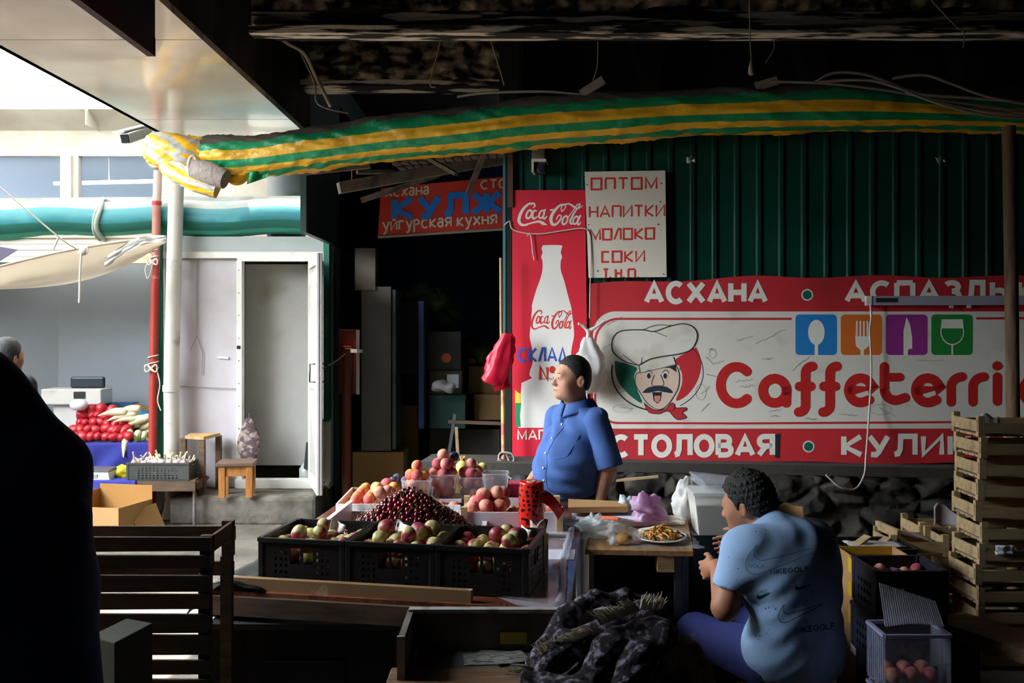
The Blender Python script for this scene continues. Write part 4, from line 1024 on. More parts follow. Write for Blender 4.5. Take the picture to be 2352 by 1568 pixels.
drape(-4.95, -3.46, 9.79, za + .006, .30, 2, 10.69).build('tablecloth', bluec, loc=(-4.5, 9.8, .3), label='blue cloth hanging over the tall produce table', cat='tablecloth', solid=.004)
t = thing('garlic_table', 'low rough wooden table on a rusty leg carrying the garlic crate', 'table', P(420, 1200, 8.95))
zt = .42
MB().hexa([G(200, 1104, zt - .03), G(452, 1104, zt - .03), G(200, 1091, zt - .03), G(472, 1091, zt - .03), G(200, 1104, zt), G(452, 1104, zt), G(200, 1091, zt), G(472, 1091, zt)]).build('top', wood, t)
g0, g1, g2 = G(200, 1104, zt), G(450, 1104, zt), G(472, 1091, zt)
MB().bar(g0 + V((0, -.01, -.045)), g1 + V((0, -.01, -.045)), .03, .09).build('apron', woodd, t); MB().bar(g1 + V((0, 0, -.04)), g2 + V((0, 0, -.04)), .03, .08).build('apron', woodd, t)
rust = M('rusty_steel', '#6d6a6c', .6, var=.25, col2='#6a4a35', mix=(.45, .6), ms=12)
for p in (g1 + V((-.02, .02, 0)), g0 + V((.1, .02, 0)), g0 + V((.1, .3, 0))): MB().tube([(p.x, p.y, 0), (p.x, p.y, zt - .03)], .016, 8).build('leg', rust, t)
drape(g0.x - .3, g0.x + .45, g0.y - .03, zt + .006, .20, 6, g0.y + .25).build('tablecloth', bluec, loc=(g0.x, g0.y, .2), label='blue cloth hanging over the low table beside the cardboard box', cat='tablecloth', solid=.004)
t = thing('side_table', 'small wooden side table behind the garlic crate by the drain pipe', 'table', P(455, 1140, 9.4))
q = [G(425, 1007, .77), G(468, 1010, .77), G(506, 1001, .77), G(440, 1001, .77)]
MB().slab(q, V((0, 0, .03))).build('top', wood, t)
for p in (q[1], q[2], q[0]): MB().bar(p + V((-.03, .05, 0)), V((p.x - .03, p.y + .05, .26)), .05, .05, up=(0, 1, 0)).build('leg', woodd, t)
# wooden stool on the step
t = thing('wooden_stool', 'small square wooden stool with a dark top before the white door', 'stool', P(545, 1140, 9.15), rz=.12)
or_ = M('wood_orange', '#a86b2a', .6, var=.15, col2='#8a5622', ms=6, stretch=(6, 6, 1))
L_ = world_loc(t); zs = .30
MB().box((0, 0, zs), (.34, .28, .04)).build('seat', M('seat_brown', '#5a4538', .8, var=.2), t, loc=(0, 0, 0), bevel=.01)
o = bpy.data.objects[KIDS[t.name][-1].name]; o.location = (0, 0, 0)
for sx in (-1, 1):
    for sy in (-1, 1):
        o = MB().box((sx * .12, sy * .1, zs / 2 - .01), (.055, .055, zs - .02)).build('leg', or_, t, loc=(0, 0, 0)); o.location = (0, 0, 0)
for q in (((0, -.1, zs - .065), (.24, .02, .085)), ((0, .1, zs - .065), (.24, .02, .085)), ((.12, 0, zs - .065), (.02, .2, .085)), ((-.12, 0, zs - .065), (.02, .2, .085))):
    o = MB().box(*q).build('apron', or_, t, loc=(0, 0, 0)); o.location = (0, 0, 0)
t.location.z = .26
# open cardboard box on the ground
card = M('cardboard', '#a87f50', .85, var=.08, vs=4, col2='#946b3e', mix=(.5, .8), ms=2)
cardd = M('cardboard_inner', '#9b6f38', .9, var=.08)
t = thing('cardboard_box', 'open empty cardboard box on the ground before the blue cloth', 'box', P(265, 1232, 8.3))
c0 = P(205, 1235, 8.35); zc_ = .02
def bx(a, b_, z0, z1, name, n, mat=card):
    MB().slab([V((a[0], a[1], z0)), V((b_[0], b_[1], z0)), V((b_[0], b_[1], z1)), V((a[0], a[1], z1))], V(n) * .006).build(name, mat, t)
A, B, C, D = (-3.78, 8.4), (-3.28, 8.3), (-3.16, 8.75), (-3.66, 8.85)
bx(A, B, zc_, .30, 'front_panel', (0, 1, 0)); bx(B, C, zc_, .30, 'side_panel', (-1, 0, 0)); bx(D, C, zc_, .42, 'back_panel', (0, -1, 0), cardd); bx(A, D, zc_, .38, 'side_panel', (1, 0, 0), cardd)
MB().slab([V((*A, zc_)), V((*B, zc_)), V((*C, zc_)), V((*D, zc_))], V((0, 0, .006))).build('bottom', cardd, t)
MB().slab([V((B[0], B[1] + .2, .24)), V((B[0] + .1, B[1] + .2, .02)), V((C[0] + .12, C[1], .02)), V((C[0] + .02, C[1], .26))], V((.008, 0, .004))).build('flap', card, t)
b = MB(); b.add([V((-3.58 + .022 * math.cos(a), 8.353 - .005, .10 + .022 * math.sin(a))) for a in np.linspace(0, 6.0, 14)], [tuple(range(14))]); b.build('green_sticker', M('sticker_green', '#49713a', .6), t)
b = MB()
for r_ in range(1):
    for k in range(1): b.slab([V((-3.63 + k * .035, 8.36, .16 + r_ * .045)), V((-3.61 + k * .035, 8.355, .16 + r_ * .045)), V((-3.61 + k * .035, 8.355, .18 + r_ * .045)), V((-3.63 + k * .035, 8.36, .18 + r_ * .045))], V((0, -.003, 0)))
b.build('red_print', M('print_red', '#c4573f', .8), t)
# goods -------------------------------------------------------------
def proto(mb, name, mat, label=None, cat=None, group=None, **k):
    o = mb.build(name, mat, loc=(0, 0, 0), **k); return tag(o, label, cat, group)
def place(o, spots, first=[None]):
    """first spot moves the prototype itself, the rest are copies; spots = (loc, rot, scale)"""
    for i, (l, r_, s_) in enumerate(spots):
        if i == 0: o.location = l; o.rotation_euler = r_; o.scale = (s_,) * 3
        else: dup(o, l, r_, scale=s_)
def rrot(): return (rnd.uniform(0, 6.28), rnd.uniform(0, 6.28), rnd.uniform(0, 6.28))
radm = M('radish_red', '#a81c28', .4, var=.15, vs=20)
b = MB(); b.lathe([(.0, -.075), (.012, -.07), (.035, -.045), (.047, -.01), (.045, .025), (.03, .05), (.01, .06), (0, .061)], seg=14, cap=False)
rad = proto(b, 'red_radish', radm, 'red radish in the heap on the tall blue table', 'radish', 'red radishes on the blue table')
sp = []
for lay, (n, y0) in enumerate(((9, 9.82), (8, 9.9), (7, 9.98), (5, 10.06))):
    for k in range(n): sp.append((V((-4.38 + .075 * k + rnd.uniform(-.015, .015) + lay * .02, y0 + rnd.uniform(0, .03), za + .06 + lay * .062 + rnd.uniform(-.01, .01))), (1.57 + rnd.uniform(-.5, .5), rnd.uniform(-.8, .8), rnd.uniform(0, 3)), rnd.uniform(.9, 1.15)))
for k in range(6): sp.append((V((-4.36 + .1 * k, 10.1, za + .3 - .012 * (k - 2) ** 2)), (rnd.uniform(-.5, .5), rnd.uniform(-.5, .5), 0), 1.25))
place(rad, sp)
dkm = M('daikon_cream', '#c9bf9d', .5, var=.08, vs=10)
b = MB(); b.tube(bez([(0, 0, .0), (.06, 0, .005), (.16, .0, .01), (.24, .01, 0), (.31, .02, -.015)], 4), list(np.interp(np.linspace(0, 1, 17), [0, .1, .4, .7, 1], [.018, .038, .042, .022, .004])), 12)
dk = proto(b, 'white_radish', dkm, 'long white radish in the pile beside the red ones', 'radish', 'long white radishes on the blue table')
sp = []
for k, (x, z_, yaw, pit) in enumerate(((-3.70, .33, 2.9, .15), (-3.74, .28, 3.1, .2), (-3.66, .23, 3.3, .05), (-3.72, .18, 2.9, .25), (-3.60, .25, 3.0, .35), (-3.58, .19, 2.6, .4), (-3.56, .14, 2.5, .45), (-3.55, .09, 2.6, .4), (-3.8, .12, 4.6, .9), (-3.72, .11, 4.4, 1.1), (-3.66, .10, 3.9, 1.2), (-3.62, .05, 2.4, .3), (-3.83, .30, 3.0, .1))):
    sp.append((V((x, 9.92 + .02 * (k % 4), za + z_)), (0, pit, yaw), 1.0))
place(dk, sp)
MB().box((-4.1, 9.92, za + .012), (.7, .2, .02)).build('dark_tray', ink, label='dark tray under the red radishes', cat='tray', loc=(-4.1, 9.92, za))
tq = M('turquoise_bin', '#157fa8', .5, var=.08)
t = thing('produce_bin', 'turquoise plastic bin standing behind the radishes', 'bin', (-3.85, 10.25, za))
MB().box((-3.9, 10.15, za + .1), (1.0, .02, .2)).build('front_wall', tq, t); MB().box((-3.9, 10.45, za + .13), (1.0, .02, .26)).build('back_wall', tq, t); MB().box((-3.9, 10.3, za + .01), (1.0, .3, .02)).build('bottom', tq, t)
for x in (-4.4, -3.4): MB().box((x, 10.3, za + .12), (.02, .3, .22)).build('end_wall', tq, t)
t = thing('blue_carton', 'dark blue carton with a brown flap behind the turquoise bin', 'box', (-4.05, 10.6, za)); MB().box((-4.2, 10.55, za + .17), (.42, .18, .34)).build('body', M('carton_navy', '#18466b', .7), t); MB().bar((-3.98, 10.5, za + .33), (-3.8, 10.5, za + .26), .18, .008).build('flap', M('carton_brown', '#7a6044', .8), t)
t = thing('shop_scale', 'white shop scale with a dark display at the back of the blue table', 'scale', (-4.6, 10.5, za + .02))
MB().box((-4.55, 10.42, za + .42), (.62, .3, .16)).build('body', whitep, t, bevel=.01); MB().box((-4.6, 10.42, za + .17), (.3, .2, .34)).build('foot', M('scale_grey', '#c9c7bf', .6), t); MB().box((-4.46, 10.27, za + .44), (.12, .012, .07)).build('display', ink, t); MB().box((-4.45, 10.45, za + .56), (.36, .05, .12)).build('customer_display', M('display_navy', '#15262f', .4), t, bevel=.02)
b = MB().sphere(G(190, 950, za + .3) * 0 + V((-4.35, 10.0, za + .36)), (.09, .07, .06), 14, 10); b.build('plastic_bundle', M('film_white', '#d9dade', .3), label='small bundle of white plastic behind the red radishes', cat='bag', loc=(-4.35, 10.0, za + .3))
def lump(c, r, seed, amp, fr, name, mat, label, cat, n=24):
    b = MB().sphere(c, r, n, n * 2 // 3)
    b.v = [tuple(V(p) + (V(p) - V(c)).normalized() * amp * nz(p[0], p[1], p[2] + seed, fr)) for p in b.v]
    return b.build(name, mat, label=label, cat=cat, loc=V(c) - V((0, 0, r if not hasattr(r, '__len__') else r[2])))
lump(V((-3.43, 9.88, za + .13)), .13, 1, .05, 22, 'broccoli', M('broccoli_green', '#3d5e3a', .9, var=.3, vs=40), 'green broccoli head behind the red pole', 'vegetable')
lump(V((-3.3, 9.95, za + .2)), .09, 4, .02, 20, 'cauliflower', M('cauli_white', '#cfd2d8', .8, var=.1), 'pale cauliflower between the red pole and the drain pipe', 'vegetable')
herb = M('herb_green', '#6a7a35', .8, var=.3)
b = MB()
for k in range(40): p = V((-3.6 + rnd.uniform(-.16, .16), 9.86 + rnd.uniform(-.04, .04), za + .02)); b.tube([p, p + V((rnd.uniform(-.04, .04), rnd.uniform(-.04, .02), rnd.uniform(.03, .07)))], [.008, .002], 5)
b.build('radish_leaves', herb, label='short green leaf stubs under the white radishes', cat='leaves', kind='stuff', loc=(-3.6, 9.86, za))
# lower table goods: scale, pad, yellow bag, garlic crate
t = thing('kitchen_scale', 'grey flat kitchen scale on the low blue covered table', 'scale', G(215, 1096, zt))
p = G(212, 1102, zt)
MB().box(p + V((0, .1, .035)), (.3, .24, .07), taper=1.15).build('body', M('scale_white', '#b9bdc4', .4), t); MB().box(p + V((.02, .1, .085)), (.26, .22, .02)).build('plate', M('steel_grey', '#6e7278', .35, .6), t); MB().box(p + V((-.02, -.025, .035)), (.16, .02, .04)).build('display', M('display_grey', '#8d918f', .3), t)
MB().box(G(258, 1098, zt) + V((0, .05, .012)), (.14, .16, .02), rz=.3).build('dark_pad', M('pad_dark', '#1f2c38', .7), label='dark flat pad lying between the kitchen scale and the yellow bag', cat='pad', loc=G(258, 1098, zt))
p = G(290, 1100, zt)
def lattice(mb, a, b_, h, holes, n, th=.012, nx=12, nz_=5):
    """one crate wall between ground points a and b: solid cells except where holes(i,j)"""
    a, b_ = V(a), V(b_); n = V(n)
    for i in range(nx):
        j = 0
        while j < nz_:
            if holes(i, j): j += 1; continue
            k = j
            while k < nz_ and not holes(i, k): k += 1
            p0 = a.lerp(b_, i / nx); p1 = a.lerp(b_, (i + 1) / nx)
            mb.slab([p0 + V((0, 0, h * j / nz_)), p1 + V((0, 0, h * j / nz_)), p1 + V((0, 0, h * k / nz_)), p0 + V((0, 0, h * k / nz_))], n * th); j = k
def plastic_crate(name, label, w_, d_, h, mat, handle=True, group=None, nx=33, nz_=13):
    """open moulded crate, base centre at the origin: floor, four pierced walls, rim, corner posts"""
    t = thing(name, label, 'crate', group=group)
    def hol(i, j):
        c = abs(i - (nx - 1) / 2) / nx
        if j >= nz_ - 2 or j == 0 or i in (0, nx - 1): return False
        if handle and c < .13: return (nz_ * .42 < j) and abs(i - (nx - 1) / 2) > .6
        if c > .44 or .13 <= c < .17 or .31 < c < .34: return False
        if c > .34 : return False
        return i % 2 == 0 and j % 2 == 1
    hw, hd = w_ / 2, d_ / 2
    for nm, a, b_, n in (('front_wall', (-hw, -hd, 0), (hw, -hd, 0), (0, 1, 0)), ('back_wall', (-hw, hd, 0), (hw, hd, 0), (0, -1, 0)), ('side_wall', (-hw, -hd, 0), (-hw, hd, 0), (1, 0, 0)), ('side_wall', (hw, -hd, 0), (hw, hd, 0), (-1, 0, 0))):
        m = MB(); lattice(m, V(a) + V((0, 0, .008)), V(b_) + V((0, 0, .008)), h - .018, hol, n, .006, nx, nz_); m.build(nm, mat, t, loc=(0, 0, 0))
    MB().box((0, 0, .006), (w_, d_, .01)).build('floor', mat, t, loc=(0, 0, 0))
    m = MB()
    for a, b_ in (((-hw, -hd), (hw, -hd)), ((hw, -hd), (hw, hd)), ((hw, hd), (-hw, hd)), ((-hw, hd), (-hw, -hd))): m.bar(V((*a, h - .006)), V((*b_, h - .006)), .016, .016)
    m.build('rim', mat, t, loc=(0, 0, 0))
    for sx in (-1, 1):
        for sy in (-1, 1): MB().box((sx * (hw - .008), sy * (hd - .008), h / 2 + .004), (.024, .024, h)).build('corner_post', mat, t, loc=(0, 0, 0), bevel=.004)
    return t
gcm = M('crate_grey', '#353632', .6, var=.15)
p = G(308, 1098, zt); p2 = G(445, 1098, zt)
gc = plastic_crate('garlic_crate', 'dark grey plastic crate full of garlic on the low wooden table', .56, .32, .16, gcm, handle=False)
gl_ = (p + p2) / 2 + V((0, -.0, .002)); gc.location = gl_
garm = M('garlic_skin', '#c6b9b9', .55, var=.1, vs=25, col2='#c998ad', mix=(.45, .7), ms=18)
stm = M('garlic_stalk', '#cfc39a', .7, var=.15)
g = thing('garlic_bulb', 'pink and white garlic bulb with a cut stalk in the grey crate', 'garlic', group='garlic in the grey crate')
MB().lathe([(0, -.026), (.012, -.027), (.026, -.012), (.027, .004), (.016, .02), (.008, .032), (.007, .04)], seg=12, cap=False).build('bulb', garm, g, loc=(0, 0, 0))
MB().tube([(0, 0, .036), (.004, 0, .06), (.002, .003, .095)], [.007, .006, .006], 7).build('stalk', stm, g, loc=(0, 0, 0))
first = True
for lay in range(3):
    for i in range(8):
        for j in range(3 if lay < 2 else 2):
            l = gl_ + V((-.225 + .062 * i + rnd.uniform(-.010, .010) + (.015 if lay % 2 else 0) * (i < 7), -.10 + .09 * j + rnd.uniform(-.015, .015), .05 + lay * .048 + rnd.uniform(0, .012)))
            rt = (rnd.uniform(-.9, .7), rnd.uniform(-.8, .8), rnd.uniform(0, 6)); s_ = rnd.uniform(1.0, 1.35)
            if first: g.location = l; g.rotation_euler = rt; first = False
            else: dup(g, l, rt, scale=s_)
# things by the door
p = P(571, 960, 9.5)
b = MB().grid(lambda u, v: p + V(((.02 + .085 * math.sin(min(1, v * 1.6 + .05) * 1.57) * (1 - max(0, v - .7) * 1.5)) * (1 + .15 * nz(u * 6, v * 5, 2)) * math.cos(u * 6.283), .05 * math.sin(u * 6.283) * (.4 + v * .6), -.42 * v)), 24, 24)
t = thing('net_bag', 'dark net bag of onions hanging beside the open white door', 'bag', p + V((0, 0, -.42))); b.build('net', M('net_purple', '#4c3a40', .8, var=.5, vs=30, col2='#8f7f74', mix=(.5, .6), ms=22, bump=1, bs=60), t); MB().tube([p + V((0, 0, -.01)), p + V((.01, 0, .04)), p + V((-.01, 0, .05))], .008, 6).build('loop', M('net_loop', '#3b4658'), t)
p = P(436, 1138, 9.35)
MB().lathe([(.10, 0), (.17, .12), (.18, .125), (.165, .12), (.10, .012)], V((p.x, p.y, .262)), 24).build('red_basin', M('basin_red', '#6e2620', .6, var=.15), label='dull red plastic basin under the side table', cat='basin', loc=V((p.x, p.y, .262)))
p = P(706, 1100, 9.75); MB().lathe([(.07, 0), (.08, .02), (.08, .12), (.05, .16), (.03, .18), (.03, .22)], V((p.x, p.y, .30)), 18).build('water_jug', M('jug_grey', '#8e9491', .3, var=.1), label='cloudy grey plastic jug standing inside the door', cat='jug', loc=V((p.x, p.y, .30)))
MB().bar(P(706, 1075, 9.7), P(712, 1015, 9.7), .12, .05).build('dark_cloth', M('cloth_black', '#20231f', .9), label='dark cloth hanging above the grey jug inside the door', cat='cloth', loc=P(706, 1075, 9.7))
# ================================================================== the fruit table in the middle
TZ = .85
E1, E2 = V((.98, -.19, 0)).normalized(), V((.19, .98, 0)).normalized()
ANG = math.atan2(E1.y, E1.x)
tabw = M('table_varnish', '#8a4f38', .22, var=.3, vs=5, col2='#5a3024', mix=(.4, .65), ms=4, stretch=(6, 1, 1), coat=.3)
raw = M('raw_plank', '#a37a50', .7, var=.2, col2='#7b5535', mix=(.4, .7), ms=5, stretch=(8, 1, 8))
FLc, FRc, BRc, BLc = V((-1.12, 3.72, TZ)), V((.2, 3.46, TZ)), V((.40, 5.5, TZ)), V((-.95, 5.62, TZ))
t = FT = thing('fruit_table', 'large market table loaded with fruit crates in the middle', 'table', (-.35, 4.5, 0))
MB().slab([FLc, FRc, BRc, BLc], V((0, 0, -.03))).build('top', tabw, t)
for p in (FLc.lerp(BRc, .06), FRc.lerp(BLc, .06), BRc.lerp(FLc, .06), BLc.lerp(FRc, .06)): MB().box((p.x, p.y, .41), (.07, .07, .82)).build('leg', woodd, t)
ra, rb = FLc + V((.06, .03, .022)), FLc.lerp(FRc, .74) + V((0, .03, .022))
railw = M('rail_wood', '#8c6a45', .7, var=.2, col2='#c7b79c', mix=(.6, .7), ms=8)
MB().bar(ra, rb, .03, .045).build('front_rail', railw, t)
MB().bar(FLc + V((0, -.012, -.05)), FRc + V((0, -.012, -.05)), .02, .07).build('apron', woodd, t)
MB().slab([FLc + V((0, 0, -.02)), BLc + V((0, 0, -.02)), BLc + V((0, 0, -.1)), FLc + V((0, 0, -.1))], V((.02, 0, 0))).build('apron', woodd, t)
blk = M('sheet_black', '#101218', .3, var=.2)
def blf(u, v):
    p = FLc.lerp(BLc, v * .55 + .0); d = V((-.10 + .30 * u, 0, 0))
    z = .004 + .03 * math.sin(u * 3.14) * max(0, 1 - v * 2) + .012 * nz(u * 6, v * 8, 3)
    if u < .35: z -= .10 * (.35 - u) / .35
    return p + d + V((0, -.05 * (1 - v) * u, max(z, .004) if u > .35 else z))
MB().grid(blf, 16, 24).build('black_sheet', blk, label='black plastic sheet folded over the left edge of the fruit table', cat='sheet', loc=FLc, solid=.003)
# three black crates in a row along the front
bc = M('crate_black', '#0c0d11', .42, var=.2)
base0 = V((-.965, 3.80, TZ + .003)); CWd, CDp, CHt = .343, .37, .175
labs = ('leftmost black plastic crate of nectarines at the front of the table', 'middle black plastic crate of nectarines at the front of the table', 'black plastic crate of nectarines beside the red dotted roll')
c0_ = plastic_crate('fruit_crate', labs[0], CWd, CDp, CHt, bc, group='black crates along the table front')
ccs = []
for i in range(3):
    l = base0 + E1 * (CWd / 2 + .349 * i) + E2 * (CDp / 2) + V((0, 0, .0)); ccs.append(l)
    if i == 0: c0_.location = l; c0_.rotation_euler = (0, 0, ANG)
    else: dup(c0_, l, (0, 0, ANG), label=labs[i])
def fruit(name, r, mats, label, cat, group, stem=None, pointy=.0, seg=18, loc=(0, 0, 0)):
    b = MB(); n = 12; prof = []
    for i in range(n + 1):
        a = math.pi * i / n; rr_ = math.sin(a); z = -math.cos(a)
        if i > n - 4: z -= .10 * (i - n + 4) / 4 * (1.6 if i == n else 1)
        prof.append((r * rr_ * (1 - .06 * pointy), r * z * .94))
    prof[0] = (.0005, prof[0][1]); prof[-1] = (.0005, prof[-1][1])
    b.lathe(prof, seg=seg, cap=False)
    vs = []
    for p in b.v:
        a = math.atan2(p[1], p[0]); k = 1 - .07 * math.exp(-(a / .25) ** 2); vs.append((p[0] * k, p[1] * k, p[2]))
    b.v = vs
    return proto(b, name, mats, label, cat, group)
necm = M('nectarine_skin', '#c2bd7c', .42, var=.1, vs=12, col2='#93303f', mix=(.44, .56), ms=14, md=2, rndhue=.02)
peam = M('peach_skin', '#d99a80', .75, var=.12, vs=20, col2='#b2484d', mix=(.40, .62), ms=14, md=3, rndhue=.015)
orgm = M('peach_orange', '#e0a24a', .7, var=.12, vs=16, col2='#d3605a', mix=(.42, .6), ms=13, md=3, rndhue=.02)
plum = M('plum_skin', '#2b2a45', .45, var=.2, vs=14, col2='#6d7488', mix=(.5, .7), ms=25)
appm = M('apple_yellow', '#e0cf72', .35, var=.08, col2='#c8563f', mix=(.58, .72), ms=14, rndhue=.01)
nec = None
for i, l in enumerate(ccs):
    lab = ('nectarine in the leftmost black crate', 'nectarine in the middle black crate', 'nectarine in the black crate next to the red roll')[i]
    spots = []
    for j in range(5):                           # front row, three deep, seen through the handle openings
        for lay in range(2): spots.append((-.13 + .065 * j + rnd.uniform(-.004, .004), -.138, .037 + .056 * lay))
    for a in range(5):
        for c in range(5):
            if i == 0 and c == 4 and a > 1 and rnd.random() < .5: continue
            spots.append((-.126 + .063 * a + rnd.uniform(-.008, .008), -.134 + .068 * c + rnd.uniform(-.008, .008), .126 + rnd.uniform(-.012, .008)))
    for k in range((3, 7, 6)[i]): spots.append((rnd.uniform(-.11, .11), rnd.uniform(-.09, .12), .170 + rnd.uniform(-.006, .006)))
    for k, (x, y, z) in enumerate(spots):
        L_ = l + E1 * x + E2 * y + V((0, 0, z)); rt = rrot(); s_ = rnd.uniform(.9, 1.12)
        if nec is None:
            nec = fruit('nectarine', .0325, necm, lab, 'fruit', 'nectarines in the leftmost black crate'); nec.location = L_; nec.rotation_euler = rt
        else: dup(nec, L_, rt, lab, ('nectarines in the leftmost black crate', 'nectarines in the middle black crate', 'nectarines in the right black crate')[i], scale=s_)
for i, (x, y) in enumerate(((.02, .13), (-.06, .16), (.11, .15))):
    p = ccs[(0, 1, 2)[i]] + E1 * x + E2 * y + V((0, 0, .14))
    MB().grid(lambda u, v: p + E1 * (.065 * (u - .5) + .01 * v) + V((0, .02 * math.sin(u * 5 + i), (.05 - .02 * u) * v + .003 * math.sin(u * 9 + i))), 8, 6).build('paper_lining', offw, label='scrap of white paper sticking up in the %s black crate' % ('leftmost', 'middle', 'right-hand')[i], cat='paper', loc=p, solid=.002)
# cherry tray and heap
trw = M('tray_white', '#dcdde6', .35, var=.05)
hc = V((-.47, 4.56, TZ + .012)); HX, HY, HH = .345, .36, .225
t = thing('cherry_tray', 'white plastic tray under the heap of cherries', 'tray', (hc.x, hc.y, TZ))
x0, x1, y0, y1, zr = -.86, -.13, 4.22, 5.0, .10
MB().box(((x0 + x1) / 2, (y0 + y1) / 2, TZ + .006), (x1 - x0, y1 - y0, .01)).build('floor', trw, t)
for nm, a, b_, n in (('left_wall', (x0, y0), (x0 + .05, y1), (1, 0, 0)), ('right_wall', (x1, y0), (x1, y1), (-1, 0, 0)), ('back_wall', (x0 + .05, y1), (x1, y1), (0, -1, 0)), ('front_wall', (x0, y0), (x1, y0), (0, 1, 0))):
    h_ = zr if nm == 'left_wall' else .05
    MB().slab([V((*a, TZ)), V((*b_, TZ)), V((*b_, TZ + h_)), V((*a, TZ + h_))], V(n) * .008).bar(V((*a, TZ + h_)), V((*b_, TZ + h_)), .022, .008).build(nm, trw, t)
chm = M('cherry_skin', '#4d0712', .12, var=.3, vs=25, col2='#8e1020', mix=(.5, .7), ms=20, rndhue=.012, coat=.3)
cst = M('cherry_stalk', '#8a7a3e', .7, var=.2, rndhue=.03)
def heap(x, y): 
    r = math.sqrt((x / HX) ** 2 + (y / HY) ** 2)
    return -1 if r > 1 else HH * (1 - r ** 1.15) + .02 * nz(x * 8, y * 8, 5)
pts = []; tries = 0
while tries < 26000:
    tries += 1
    x, y = rnd.uniform(-HX, HX), rnd.uniform(-HY, HY); h_ = heap(x, y)
    if h_ < .004: continue
    p = hc + V((x, y, h_ + rnd.uniform(-.004, .005)))
    if all((p - q).length_squared > .0225 ** 2 for q in pts): pts.append(p)
def seen(p):
    d = (V((0, 0, ZC)) - p).normalized(); x, y = p.x - hc.x, p.y - hc.y
    e = .01; n = V((heap(x - e, y) - heap(x + e, y), heap(x, y - e) - heap(x, y + e), 2 * e)).normalized()
    return n.dot(d)
pts.sort(key=lambda p: -(seen(p) + (.15 if p.y < hc.y else 0)))
ch = thing('cherry', 'glossy dark red cherry on the front of the big heap', 'cherry', group='cherries on the heap')
MB().lathe([(.0003, -.0115), (.006, -.010), (.0115, -.003), (.0122, .003), (.009, .0098), (.004, .0108), (.0003, .0095)], seg=12, cap=False).build('flesh', chm, ch, loc=(0, 0, 0))
MB().tube(bez([(0, 0, .009), (.003, .001, .022), (.012, .002, .038)], 3), [.001, .0009, .0009, .0009, .0009, .0009, .0014], 4).build('stalk', cst, ch, loc=(0, 0, 0))
chN = thing('cherry', 'glossy dark red cherry on the front of the big heap', 'cherry', group='cherries on the heap')
dup(KIDS[ch.name][0], parent=chN); KIDS[chN.name] = [o for o in bpy.data.objects if o.parent == chN]
for i, p in enumerate(pts[:300]):
    rt = (rnd.uniform(-1.2, 1.2), rnd.uniform(-1.2, 1.2), rnd.uniform(0, 6.3)); s_ = rnd.uniform(.95, 1.25)
    src = ch if i % 3 == 0 else chN
    if i == 0: ch.location = p; ch.rotation_euler = rt
    elif i == 1: chN.location = p; chN.rotation_euler = rt
    else: dup(src, p, rt, scale=s_)
b = MB()
for p in pts[300:]:
    b.sphere(p, rnd.uniform(.0115, .014), 8, 6)
    if rnd.random() < .3: b.tube([p, p + V((rnd.uniform(-.02, .02), rnd.uniform(-.02, .01), .035))], .001, 4, mi=1)
for k in range(900):
    x, y = rnd.uniform(-HX, HX), rnd.uniform(-HY, HY); h_ = heap(x, y) - .022
    if h_ > .0: b.sphere(hc + V((x, y, h_)), .013, 6, 4)
b.grid(lambda u, v: hc + V(((u - .5) * 2 * HX * .97, (v - .5) * 2 * HY * .97, max(0, heap((u - .5) * 2 * HX * .97, (v - .5) * 2 * HY * .97) - .028))), 40, 40)
for k in range(120):
    x = rnd.uniform(-.05, .30); y = rnd.uniform(-.3, .1); h_ = heap(x, y)
    if h_ > 0: p = hc + V((x, y, h_)); b.tube([p, p + V((rnd.uniform(-.03, .03), rnd.uniform(-.02, .02), rnd.uniform(.005, .03)))], .0009, 4, mi=1)
b.build('cherry_heap', [chm, cst], label='mass of further cherries and stalks forming the inside and back of the heap', cat='cherries', kind='stuff', loc=hc)
# clear cups of peaches on a dark upturned tray behind
PZ = .925
t = thing('dark_tray', 'dark plastic tray carrying the clear cups of peaches', 'tray', (-.25, 5.28, TZ))
MB().hexa([V(q) for q in ((-.66, 5.08, TZ), (.02, 5.08, TZ), (-.66, 5.5, TZ), (.02, 5.5, TZ), (-.64, 5.1, PZ), (.0, 5.1, PZ), (-.64, 5.48, PZ), (.0, 5.48, PZ))]).build('body', blk, t)
cupm = film('cup_clear', '#dfe3ee', .30, .15)
def cup(px, py0, py1, Y, label, wpx, kind):
    p = P(px, py0, Y); p.z = PZ + .002 if kind else p.z
    top = P(px, py1, Y).z; h_ = top - p.z; wt = wpx / F * Y / 2; wb = wt * .76
    t = thing('fruit_cup', label, 'cup', p, group='clear cups on the dark tray')
    b = MB(); n = 40
    def ring(w_, z, rib):
        o = []
        for k in range(n):
            a = 2 * math.pi * (k + .5) / n; c, s = math.cos(a), math.sin(a); m = max(abs(c), abs(s)) ** .8
            o.append(p + V((c / m * w_, s / m * w_, z)) * 1 + V((c, s, 0)) * (rib if k % 2 else 0))
        return o
    rs = [ring(wb, 0, 0), ring(wb * 1.02, .01, .003), ring(wb + (wt - wb) * .8, h_ * .78, .003), ring(wt * .97, h_ * .84, 0), ring(wt, h_, 0)]
    vs = sum(rs, []); fs = [(i * n + k, i * n + (k + 1) % n, (i + 1) * n + (k + 1) % n, (i + 1) * n + k) for i in range(4) for k in range(n)] + [tuple(range(n))]
    b.add(vs, fs, 0, True); b.build('body', cupm, t)
    r = MB(); r.tube([q for q in ring(wt, h_, 0)] + [ring(wt, h_, 0)[0]], .0035, 6, cap=False); r.build('rim', cupm, t)
    return p, h_, wt
fr = {'p': fruit('peach', .0315, peam, None, 'fruit', None), 'o': fruit('peach', .0315, orgm, None, 'fruit', None), 'm': fruit('plum', .027, plum, None, 'fruit', None), 'a': fruit('apple', .032, appm, None, 'fruit', None)}
used = set()
